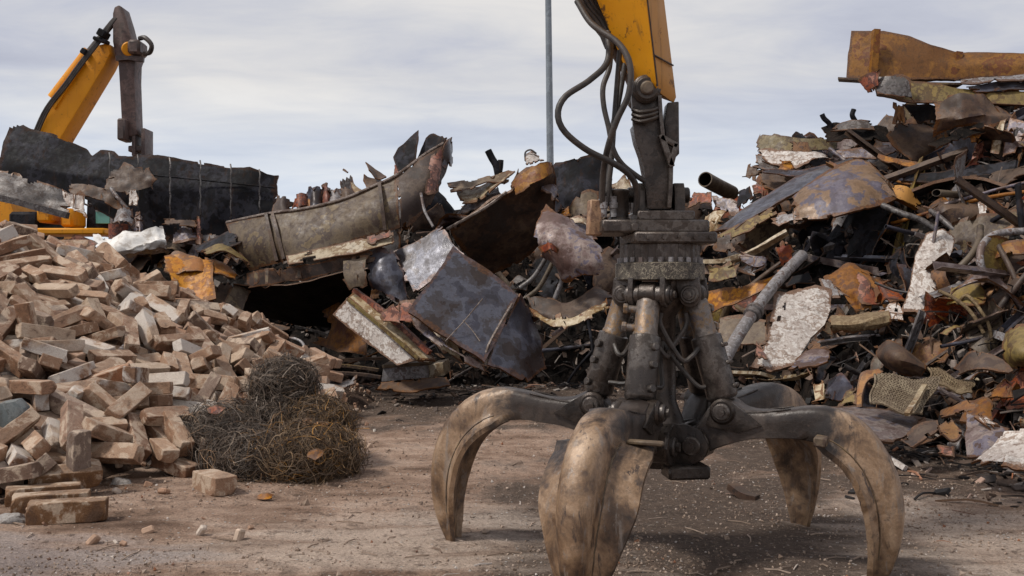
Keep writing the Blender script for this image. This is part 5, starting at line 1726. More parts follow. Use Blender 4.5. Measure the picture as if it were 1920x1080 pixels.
P('maroon_block', [[(1735, 385, 11.6), (1760, 368, 11.4), (1810, 372, 11.3), (1856, 375, 11.2)], [(1740, 405, 11.3), (1770, 395, 11.1), (1815, 400, 11.0), (1862, 400, 10.9)], [(1760, 412, 11.4), (1790, 425, 11.1), (1830, 425, 11.0), (1870, 415, 11.0)]], 'brown', 'crumpled maroon plate with a white paint blotch under the slate arch', 'the blotched maroon plate', nu=32, nv=16, lin=True, dent=.07, fold=.05, jag=.04)
P('white_blotch', [[(1832, 382, 10.98), (1852, 380, 10.92)], [(1836, 412, 10.86), (1854, 410, 10.82)]], 'white', 'white flaked scrap on the blotched maroon plate', None, nu=10, nv=10, dent=.05, jag=.08, torn=.25)
P('torn_sheet', [[(1862, 378, 10.95), (1882, 384, 10.9)], [(1862, 405, 10.85), (1880, 402, 10.85)]], 'red', 'reddish torn end piece right of the white blotch under the slate arch', None, nu=10, nv=8, dent=.06, jag=.06)
P('scrap_lump', [[(1808, 410, 10.95), (1830, 414, 10.9)], [(1815, 425, 10.9), (1834, 426, 10.85)]], 'white', 'small white lump below the blotched maroon plate', None, cat='scrap', nu=8, nv=6, dent=.05)
P('orange_strip', [[(1860, 440, 10.6), (1890, 420, 10.5), (1960, 390, 10.3)], [(1868, 452, 10.5), (1900, 436, 10.4), (1960, 410, 10.2)]], 'orange', 'pale orange strip rising to the right edge below the slate arch', None, nu=16, nv=6, dent=.02)
rodpx('pipe_end', [(1322, 336, 15.0), (1342, 347, 15.3), (1372, 362, 15.8)], .115, 'tan', 'short open tan pipe pointing out left against the sky', 'the open pipe', cat='pipe', hollow=True, wall=.015, res=8)
P('crumpled_scrap', [[(1300, 368, 14.6), (1320, 360, 14.5), (1335, 365, 14.4)], [(1292, 388, 14.5), (1318, 384, 14.4), (1340, 388, 14.3)]], 'red', 'reddish crumpled piece just right of the rotator top', None, nu=14, nv=8, dent=.08, jag=.06)
P('cream_wedge', [[(1335, 365, 14.5), (1370, 372, 14.3), (1388, 385, 14.2)], [(1350, 395, 14.3), (1372, 402, 14.2), (1390, 398, 14.1)]], 'mauve', 'pale wedge shaped plate below the open tan pipe', None, nu=14, nv=10, lin=True, dent=.04, jag=.04)
P('pink_crumple', [[(1408, 348, 13.6), (1424, 345, 13.5), (1440, 365, 13.4)], [(1412, 362, 13.5), (1428, 366, 13.4), (1436, 375, 13.35)]], 'red', 'pink and white crumpled scrap on the long slate sheet', None, nu=14, nv=8, dent=.07, jag=.06)
P('folded_plate', [[(1388, 358, 13.7), (1406, 350, 13.6)], [(1380, 392, 13.5), (1410, 372, 13.4)]], 'char', 'black folded corner left of the pink crumpled scrap', None, nu=10, nv=10, dent=.05)
P('coil_sheet', [[(1322, 405, 13.4), (1340, 396, 13.2), (1362, 398, 13.1)], [(1318, 425, 13.2), (1338, 415, 13.0), (1352, 412, 13.0)], [(1322, 440, 13.1), (1334, 436, 13.0), (1342, 432, 12.95)]], 'cream', 'cream ribbed curl of sheet right of the rotator', None, nu=18, nv=14, dent=.05, fold=.04, jag=.05)
P('olive_strip', [[(1345, 442, 12.7), (1400, 412, 12.5), (1450, 388, 12.4)], [(1352, 460, 12.5), (1405, 432, 12.3), (1456, 402, 12.2)]], 'olive', 'olive brown strip under the long slate sheet', None, nu=24, nv=8, lin=True, dent=.03, jag=.03)
beam('angle_bar', [(1358, 492, 12.2), (1420, 462, 12.0), (1475, 432, 11.9)], 'L', 'cream', 'pale cream angle bar sloping up right from the rotator flange', 'the cream angle bar', w=.055, h=.05, roll=.5)
beam('flat_bar', [(1320, 490, 12.0), (1350, 489, 11.9), (1385, 480, 11.9)], 'box', 'cream', 'cream flat bar with curled end beside the rotator flange', None, w=.04, h=.025)
P('curled_sheet', [[(1385, 478, 11.9), (1420, 478, 11.8), (1438, 482, 11.8), (1428, 502, 11.8)], [(1388, 494, 11.8), (1415, 505, 11.7), (1432, 500, 11.7), (1420, 506, 11.7)]], 'mauve', 'mauve curled sheet below the cream angle bar', None, nu=20, nv=8, dent=.04, jag=.05)
P('olive_box', [[(1322, 495, 12.0), (1355, 498, 11.8), (1375, 490, 11.8)], [(1325, 520, 11.9), (1360, 526, 11.7), (1385, 515, 11.7)]], 'olive', 'dented olive piece with a grey knob right of the rotator flange', None, nu=16, nv=10, dent=.06, jag=.04)
P('red_flap', [[(1452, 460, 12.1), (1486, 455, 12.0)], [(1462, 500, 12.0), (1488, 488, 11.9)]], 'red', 'dull red flap behind the cream angle bar', None, nu=12, nv=12, dent=.08, jag=.06)
P('square_plate', [[(1340, 445, 12.5), (1372, 440, 12.4)], [(1344, 472, 12.4), (1374, 470, 12.3)]], 'brown', 'square brown plate with an orange streak near the rotator', None, nu=10, nv=10, dent=.03, jag=.04)
P('palegrey_bracket', [[(1452, 404, 12.2), (1490, 398, 12.1)], [(1456, 420, 12.1), (1496, 416, 12.0)]], 'palegrey', 'pale grey bracket at the lower left corner of the peaked sheet', None, nu=12, nv=8, dent=.06, jag=.06)
P('long_orange_plate', [[(1322, 548, 12.2), (1380, 540, 11.9), (1440, 525, 11.8), (1475, 512, 11.8)], [(1318, 590, 12.1), (1380, 568, 11.8), (1440, 540, 11.7), (1478, 518, 11.75)]], 'orange', 'long tapering orange strip plate right of the hydraulic cylinders', 'the tapering orange plate', nu=34, nv=8, lin=True, dent=.02, jag=.02)
pp = rodpx('long_pipe', [(1345, 700, 9.6), (1375, 645, 9.9), (1410, 590, 10.3), (1455, 530, 10.8), (1505, 478, 11.2)], .062, 'palegrey', 'long pale grey pipe with a collar leaning across the right heap', 'the long grey pipe', cat='pipe', n=16)
c0, c1 = at(1407, 594, 10.28), at(1419, 578, 10.38)
MB().rod(c0, c1, [(0, .062), (.1, .085), (.4, .09), (.5, .07), (.6, .09), (.9, .085), (1, .062)], 18).build('collar', M['grey'], pp)
P('white_board', [[(1454, 548, 10.75), (1478, 546, 10.8), (1500, 542, 10.8), (1530, 532, 10.8), (1556, 545, 10.75)], [(1450, 585, 10.5), (1490, 580, 10.52), (1530, 575, 10.52), (1559, 585, 10.5)], [(1436, 640, 10.15), (1475, 640, 10.16), (1520, 640, 10.18), (1549, 612, 10.3)], [(1408, 690, 9.9), (1445, 698, 9.85), (1490, 690, 9.88), (1512, 655, 10.05)]], 'white',
  'big white flaking sheet with small tears standing behind the right tine', 'the white flaking sheet', nu=34, nv=30, dent=.03, jag=.025, th=.025, holes=((.18, .22, .03), (.1, .36, .03)), lin=True)
P('white_board', [[(1510, 655, 10.0), (1540, 650, 9.9), (1558, 655, 9.9)], [(1478, 694, 9.7), (1515, 692, 9.6), (1557, 680, 9.6)]], 'mauve', 'dusty folded lower corner of sheet by the white flaking sheet', None, nu=16, nv=12, dent=.05, jag=.03)
P('red_sliver', [[(1418, 640, 9.95), (1428, 650, 9.9)], [(1414, 668, 9.85), (1440, 678, 9.8)]], 'red', 'red orange sliver at the lower left of the white flaking sheet', None, nu=8, nv=10, dent=.03, jag=.03)
P('brown_backplate', [[(1345, 600, 11.6), (1400, 595, 11.4), (1440, 600, 11.2)], [(1350, 650, 11.3), (1400, 650, 11.0), (1440, 645, 10.9)]], 'tan', 'square rusty tan plate behind the long grey pipe', None, nu=16, nv=12, dent=.04, jag=.04)
P('dark_gap_plate', [[(1485, 515, 11.3), (1520, 510, 11.2)], [(1475, 538, 11.2), (1530, 535, 11.1)]], 'char', 'black plate above the white flaking sheet', None, nu=12, nv=8, dent=.05)
P('pale_green_strip', [[(1535, 520, 11.0), (1556, 522, 10.9)], [(1560, 560, 10.7), (1588, 560, 10.6)]], 'palegrey', 'twisted pale greenish strip at the upper right of the white flaking sheet', None, nu=8, nv=14, dent=.06, jag=.06, torn=.15)
P('rusty_wing', [[(1548, 515, 11.1), (1590, 498, 11.0), (1630, 515, 10.9)], [(1575, 545, 10.8), (1610, 555, 10.6), (1645, 560, 10.6)], [(1605, 585, 10.6), (1632, 590, 10.5), (1650, 575, 10.5)]], 'rust', 'rusty brown wing of sheet between the white flaking sheet and the tall white board', 'the rusty wing', nu=24, nv=18, lin=True, dent=.07, fold=.04, jag=.05, torn=.1)
P('salmon_sheet', [[(1605, 510, 10.7), (1625, 525, 10.6), (1640, 560, 10.5)], [(1602, 545, 10.6), (1620, 570, 10.4), (1650, 575, 10.4)]], 'red', 'salmon pink torn sheet lying on the rusty wing', None, nu=14, nv=14, dent=.05, jag=.05, torn=.15)
P('crumpled_red', [[(1632, 530, 10.7), (1655, 525, 10.6), (1690, 560, 10.5)], [(1640, 565, 10.5), (1665, 562, 10.4), (1700, 572, 10.4)]], 'red', 'crumpled dark red scrap right of the salmon pink torn sheet', None, nu=16, nv=10, dent=.10, jag=.07, torn=.2)
P('tall_board', [[(1740, 442, 10.55), (1768, 430, 10.55), (1788, 447, 10.55)], [(1712, 482, 10.4), (1745, 478, 10.38), (1787, 475, 10.4)], [(1706, 530, 10.2), (1735, 530, 10.18), (1762, 520, 10.2)], [(1692, 572, 10.05), (1728, 578, 10.0), (1764, 574, 10.02)]], 'white', 'tall narrow white flaking board standing upright in the right heap', 'the tall white board', nu=18, nv=34, dent=.03, jag=.02, th=.05, lin=True)
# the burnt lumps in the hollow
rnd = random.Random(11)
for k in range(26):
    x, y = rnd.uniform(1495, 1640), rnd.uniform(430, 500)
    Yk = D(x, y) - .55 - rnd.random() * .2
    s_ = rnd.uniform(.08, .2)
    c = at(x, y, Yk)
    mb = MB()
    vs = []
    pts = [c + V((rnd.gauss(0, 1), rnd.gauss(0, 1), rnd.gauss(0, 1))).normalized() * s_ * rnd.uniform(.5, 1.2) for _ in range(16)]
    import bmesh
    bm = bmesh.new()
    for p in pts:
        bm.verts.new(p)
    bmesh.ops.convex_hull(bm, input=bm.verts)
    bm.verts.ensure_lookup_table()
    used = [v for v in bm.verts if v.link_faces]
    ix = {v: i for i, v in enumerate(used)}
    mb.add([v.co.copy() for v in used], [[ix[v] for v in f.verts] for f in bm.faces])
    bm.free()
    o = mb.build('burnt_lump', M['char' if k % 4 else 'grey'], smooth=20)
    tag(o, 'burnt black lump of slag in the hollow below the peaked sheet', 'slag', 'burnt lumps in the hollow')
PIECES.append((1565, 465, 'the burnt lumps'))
# arcs, bands, cables at the right edge
for pts, r_, m_, lab in ([[(1790, 510, 10.0), (1820, 480, 10.0), (1836, 450, 10.2), (1838, 425, 10.4)], .035, 'tan', 'tan curved bar rising right of the tall white board'],
                         [[(1848, 520, 9.8), (1838, 490, 9.8), (1842, 460, 9.9), (1870, 438, 10), (1940, 432, 10)], .035, 'palegrey', 'pale grey half hoop at the right edge of the photograph'],
                         [[(1745, 395, 11.2), (1765, 410, 11.0), (1800, 440, 10.8), (1822, 452, 10.7)], .03, 'grey', 'grey cable sloping down left of the tan curved bar'],
                         [[(1655, 385, 11.5), (1690, 400, 11.3), (1725, 412, 11.2), (1758, 432, 11.1)], .035, 'grey', 'grey bent bar below the amber tongue'],
                         [[(1760, 545, 9.7), (1790, 560, 9.6), (1820, 585, 9.5), (1845, 625, 9.4)], .018, 'rope', 'thin straw coloured cable drooping right of the tall white board'],
                         [[(1795, 570, 9.7), (1815, 555, 9.6), (1850, 600, 9.4), (1860, 640, 9.3)], .016, 'rope', 'second straw coloured cable looping at the right edge'],
                         [[(1640, 530, 10.4), (1680, 545, 10.3), (1720, 550, 10.2)], .014, 'grey', 'thin grey wire left of the foot of the tall white board']):
    rodpx('curved_bar', pts, r_, m_, lab, None, cat='bar')
for pts, w_, h_, pr, m_, lab, sh in ([[(1640, 582), (1740, 584), (1850, 578)], .07, .03, 'box', 'palegrey', 'pale flat strip lying below the tall white board', None],
                                     [[(1560, 680), (1660, 640), (1730, 618), (1830, 595)], .09, .09, 'L', 'grey', 'long dark grey angle beam crossing the right heap', 'the long angle beam'],
                                     [[(1600, 640), (1700, 610), (1780, 590)], .08, .07, 'I', 'brown', 'brown girder stub behind the long angle beam', None],
                                     [[(1405, 706), (1480, 706), (1560, 684)], .05, .04, 'L', 'cream', 'pale flat bar just above the back tine', None],
                                     [[(1350, 698), (1400, 702), (1440, 703)], .10, .02, 'box', 'cream', 'short cream plank right of the right hydraulic cylinder', None],
                                     [[(1710, 660), (1800, 700), (1898, 722)], .045, .03, 'box', 'cream', 'long pale lath running down to the right edge, above the mesh', 'the pale lath'],
                                     [[(1720, 672), (1780, 705), (1840, 735)], .05, .03, 'box', 'tan', 'tan lath just below the long pale lath', None],
                                     [[(1780, 735), (1860, 760), (1990, 800)], .05, .04, 'box', 'brown', 'brown bar sloping down right beside the mesh', None],
                                     [[(1770, 600), (1850, 590), (1960, 575)], .13, .10, 'box', 'brown', 'thick weathered brown timber at the right edge', 'the brown timber'],
                                     [[(1640, 845, 7.95), (1672, 862, 7.8), (1700, 880, 7.7)], .03, .02, 'box', 'white', 'short pale stick on the dirt right of the right tine', None],
                                     [[(1785, 640), (1830, 622), (1850, 640)], .03, .02, 'box', 'cream', 'small pale stick crossing the thick brown timber', None]):
    beam('scrap_beam', pts, pr, m_, lab, sh, w=w_, h=h_, roll=.3)
# fibre mat
P('woven_mat', [[(1555, 595, 10.2), (1610, 590, 10.0), (1670, 580, 10.0)], [(1556, 606, 9.95), (1610, 606, 9.75), (1668, 596, 9.75)], [(1560, 622, 10.0), (1612, 620, 9.8), (1660, 606, 9.8)]], 'rope', 'rolled brown woven mat beside the white flaking sheet', 'the woven mat', cat='mat', nu=40, nv=14, dent=.02, jag=.03, ds=4)
P('curved_hood', [[(1632, 640, 9.5), (1670, 635, 9.2), (1728, 680, 9.1)], [(1640, 668, 9.2), (1680, 668, 8.9), (1732, 695, 8.9)], [(1660, 690, 9.2), (1690, 698, 9.0), (1730, 702, 9.0)]], 'brown', 'rounded dark brown hood shaped plate above the mesh', 'the brown hood', nu=22, nv=16, dent=.03, jag=.03, crease=.25)
P('grey_triangle', [[(1668, 570, 10.0), (1690, 575, 9.9)], [(1640, 600, 9.8), (1700, 610, 9.6)]], 'white', 'small pale triangular plate with a hole above the long angle beam', None, nu=12, nv=10, dent=.03, jag=.04, holes=((.6, .3, .09),))
P('hook', [[(1648, 690, 9.0), (1618, 700, 8.9), (1605, 735, 8.8), (1608, 762, 8.7)], [(1656, 698, 8.9), (1630, 712, 8.8), (1619, 738, 8.7), (1618, 762, 8.65)]], 'orange', 'curved orange rusty band left of the mesh', 'the orange band', nu=22, nv=6, dent=.01, jag=.02)
P('grey_shard', [[(1548, 715, 9.8), (1578, 700, 9.6), (1600, 725, 9.4)], [(1552, 752, 9.4), (1575, 760, 9.2), (1598, 755, 9.1)]], 'slate', 'dark slate shard between the back tine and the orange band', None, nu=14, nv=12, dent=.05, jag=.05)
P('cream_shard', [[(1520, 720, 9.6), (1545, 712, 9.5)], [(1525, 758, 9.3), (1548, 750, 9.2)]], 'cream', 'pale cream shard right above the crook of the back tine', None, nu=10, nv=10, dent=.04, jag=.04)
P('olive_flap', [[(1590, 735, 9.1), (1606, 728, 9.0)], [(1572, 760, 8.9), (1604, 760, 8.8)]], 'olive', 'olive flap beside the dark slate shard', None, nu=8, nv=8, dent=.03)
P('ground_plate', [[(1545, 765, 8.7), (1600, 760, 8.75), (1660, 768, 8.7), (1725, 788, 8.4)], [(1548, 800, 8.1), (1600, 800, 8.1), (1660, 805, 8.05), (1712, 808, 8.1)], [(1590, 832, 7.75), (1630, 840, 7.7), (1665, 838, 7.75), (1690, 825, 7.9)]], 'mauve', 'flat dusty brown sheet lying on the dirt behind the right tine', 'the flat dusty sheet', nu=30, nv=18, lin=True, dent=.025, jag=.02, th=.02)
P('dark_pipe_shell', [[(1690, 830, 7.8), (1720, 805, 7.8), (1755, 790, 7.9)], [(1705, 838, 7.6), (1735, 822, 7.6), (1762, 805, 7.75)]], 'brown', 'dark half shell of pipe right of the flat dusty sheet', None, nu=16, nv=8, dent=.03)
P('ochre_plate', [[(1755, 795, 7.7), (1780, 786, 7.7), (1800, 798, 7.6)], [(1762, 806, 7.6), (1785, 822, 7.5), (1800, 815, 7.5)]], 'topbrown', 'small ochre plate on the dirt below the mesh', None, nu=12, nv=10, dent=.04, jag=.03)
P('red_scrap', [[(1762, 838, 7.5), (1785, 835, 7.4)], [(1765, 855, 7.4), (1790, 852, 7.35)]], 'red', 'small orange red scrap on the dirt in front of the small ochre plate', None, nu=8, nv=8, dent=.05)
P('blotched_sheet', [[(1810, 768, 7.5), (1840, 782, 7.3), (1880, 800, 7.2)], [(1809, 820, 7.2), (1850, 820, 7.0), (1890, 815, 7.0)], [(1812, 860, 7.0), (1850, 862, 6.85), (1880, 850, 6.9)]], 'mauve', 'triangular mauve sheet with a white blotch at the lower right', 'the triangular mauve sheet', nu=22, nv=22, lin=True, dent=.03, jag=.02)
P('white_paint_sheet', [[(1885, 805, 6.95), (1920, 798, 6.8), (1990, 800, 6.6)], [(1855, 845, 6.75), (1910, 838, 6.6), (1990, 838, 6.4)], [(1825, 868, 6.75), (1880, 880, 6.5), (1990, 876, 6.3)]], 'white', 'bright white paint flaked sheet at the bottom right edge', 'the bright white sheet', nu=30, nv=18, dent=.05, jag=.06, torn=.15)
P('paint_blotch', [[(1832, 776, 7.22), (1852, 784, 7.15)], [(1845, 795, 7.1), (1872, 800, 7.05)]], 'white', 'white paint flake on the triangular mauve sheet', None, nu=10, nv=8, dent=.02, jag=.05)
P('red_curl', [[(1765, 770, 8.2), (1790, 765, 8.0), (1820, 750, 7.9)], [(1770, 784, 8.0), (1800, 778, 7.8), (1830, 768, 7.75)]], 'rust', 'curled pink and rust sheet below the mesh', None, nu=18, nv=8, lin=True, dent=.04, jag=.04)
P('brown_sheet', [[(1820, 752, 8.0), (1850, 752, 7.8), (1862, 768, 7.7)], [(1800, 782, 7.7), (1830, 790, 7.5), (1858, 790, 7.5)]], 'rust', 'dark rust sheet right of the curled pink sheet', None, nu=14, nv=10, dent=.05)
P('grey_brown_dome', [[(1790, 690, 8.6), (1830, 660, 8.4), (1885, 680, 8.2)], [(1800, 704, 8.5), (1840, 694, 8.2), (1890, 698, 8.1)]], 'brown', 'domed grey brown plate with an orange patch near the right edge', 'the domed plate', nu=22, nv=12, dent=.05)
P('ochre_round', [[(1888, 628, 8.8), (1910, 615, 8.6), (1960, 620, 8.4)], [(1885, 662, 8.6), (1910, 660, 8.3), (1960, 660, 8.2)], [(1895, 690, 8.6), (1915, 692, 8.4), (1960, 692, 8.3)]], 'olive', 'rounded olive tan piece cut by the right edge', None, nu=14, nv=14, dent=.03)
P('rusty_sheet', [[(1868, 735, 8.0), (1900, 728, 7.8)], [(1862, 752, 7.9), (1902, 750, 7.7)]], 'rust', 'small rust sheet under the end of the long pale lath', None, nu=10, nv=8, dent=.05)
P('grate_piece', [[(1884, 518, 9.8), (1912, 516, 9.7)], [(1884, 570, 9.7), (1912, 568, 9.6)]], 'cream', 'pale slatted grate piece standing at the right edge', None, nu=10, nv=12, dent=.01, jag=.01, holes=((.5, .3, .08), (.5, .7, .08)))
P('rusty_plate', [[(1840, 545, 9.9), (1880, 535, 9.8)], [(1850, 575, 9.7), (1890, 565, 9.6)]], 'orange', 'orange brown plate beneath the pale grey half hoop', None, nu=12, nv=10, dent=.04)
P('orange_hoop_plate', [[(1858, 470, 10.1), (1900, 455, 9.9), (1960, 452, 9.8)], [(1860, 488, 10.0), (1900, 480, 9.8), (1960, 478, 9.7)]], 'topbrown', 'ochre curved plate inside the pale grey half hoop', None, nu=14, nv=8, dent=.03)
P('tan_spread', [[(1780, 540, 9.9), (1830, 520, 9.8), (1850, 545, 9.7)], [(1770, 575, 9.8), (1815, 572, 9.6), (1846, 572, 9.5)]], 'olive', 'olive tan sheet at the foot of the tan curved bar', None, nu=16, nv=12, dent=.06)

# the expanded metal mesh: real openings
def mesh_px(corners, nx_, ny_, r_, mat, label):
    a, b, c, d_ = [at(*p) for p in corners]

    def f(u, v):
        p = a.lerp(b, u).lerp(d_.lerp(c, u), v)
        return p + V((0, -.05 * math.sin(u * 5) - .04 * math.sin(v * 6), .02 * math.sin(u * 8)))
    mb = MB()
    for i in range(-ny_, nx_):
        for sg in (1, -1):
            pts = []
            for k in range(0, 2 * ny_ + 1):
                v = k / (2 * ny_)
                u = (i + (v * ny_ if sg > 0 else (ny_ - v * ny_)) + (.16 * (1 if k % 2 else -1))) / nx_
                if 0 <= u <= 1:
                    pts.append(f(u, v) + V((0, -.004 * (1 if k % 2 else -1) * sg, 0)))
            if len(pts) > 1:
                mb.tube(pts, r_, 4)
    rim = [f(0, k / 10) for k in range(11)] + [f(k / 10, 1) for k in range(1, 11)]
    mb.tube(rim, r_ * 1.6, 5)
    o = mb.build('wire_mesh', M[mat], smooth=60)
    return tag(o, label, 'wire mesh')


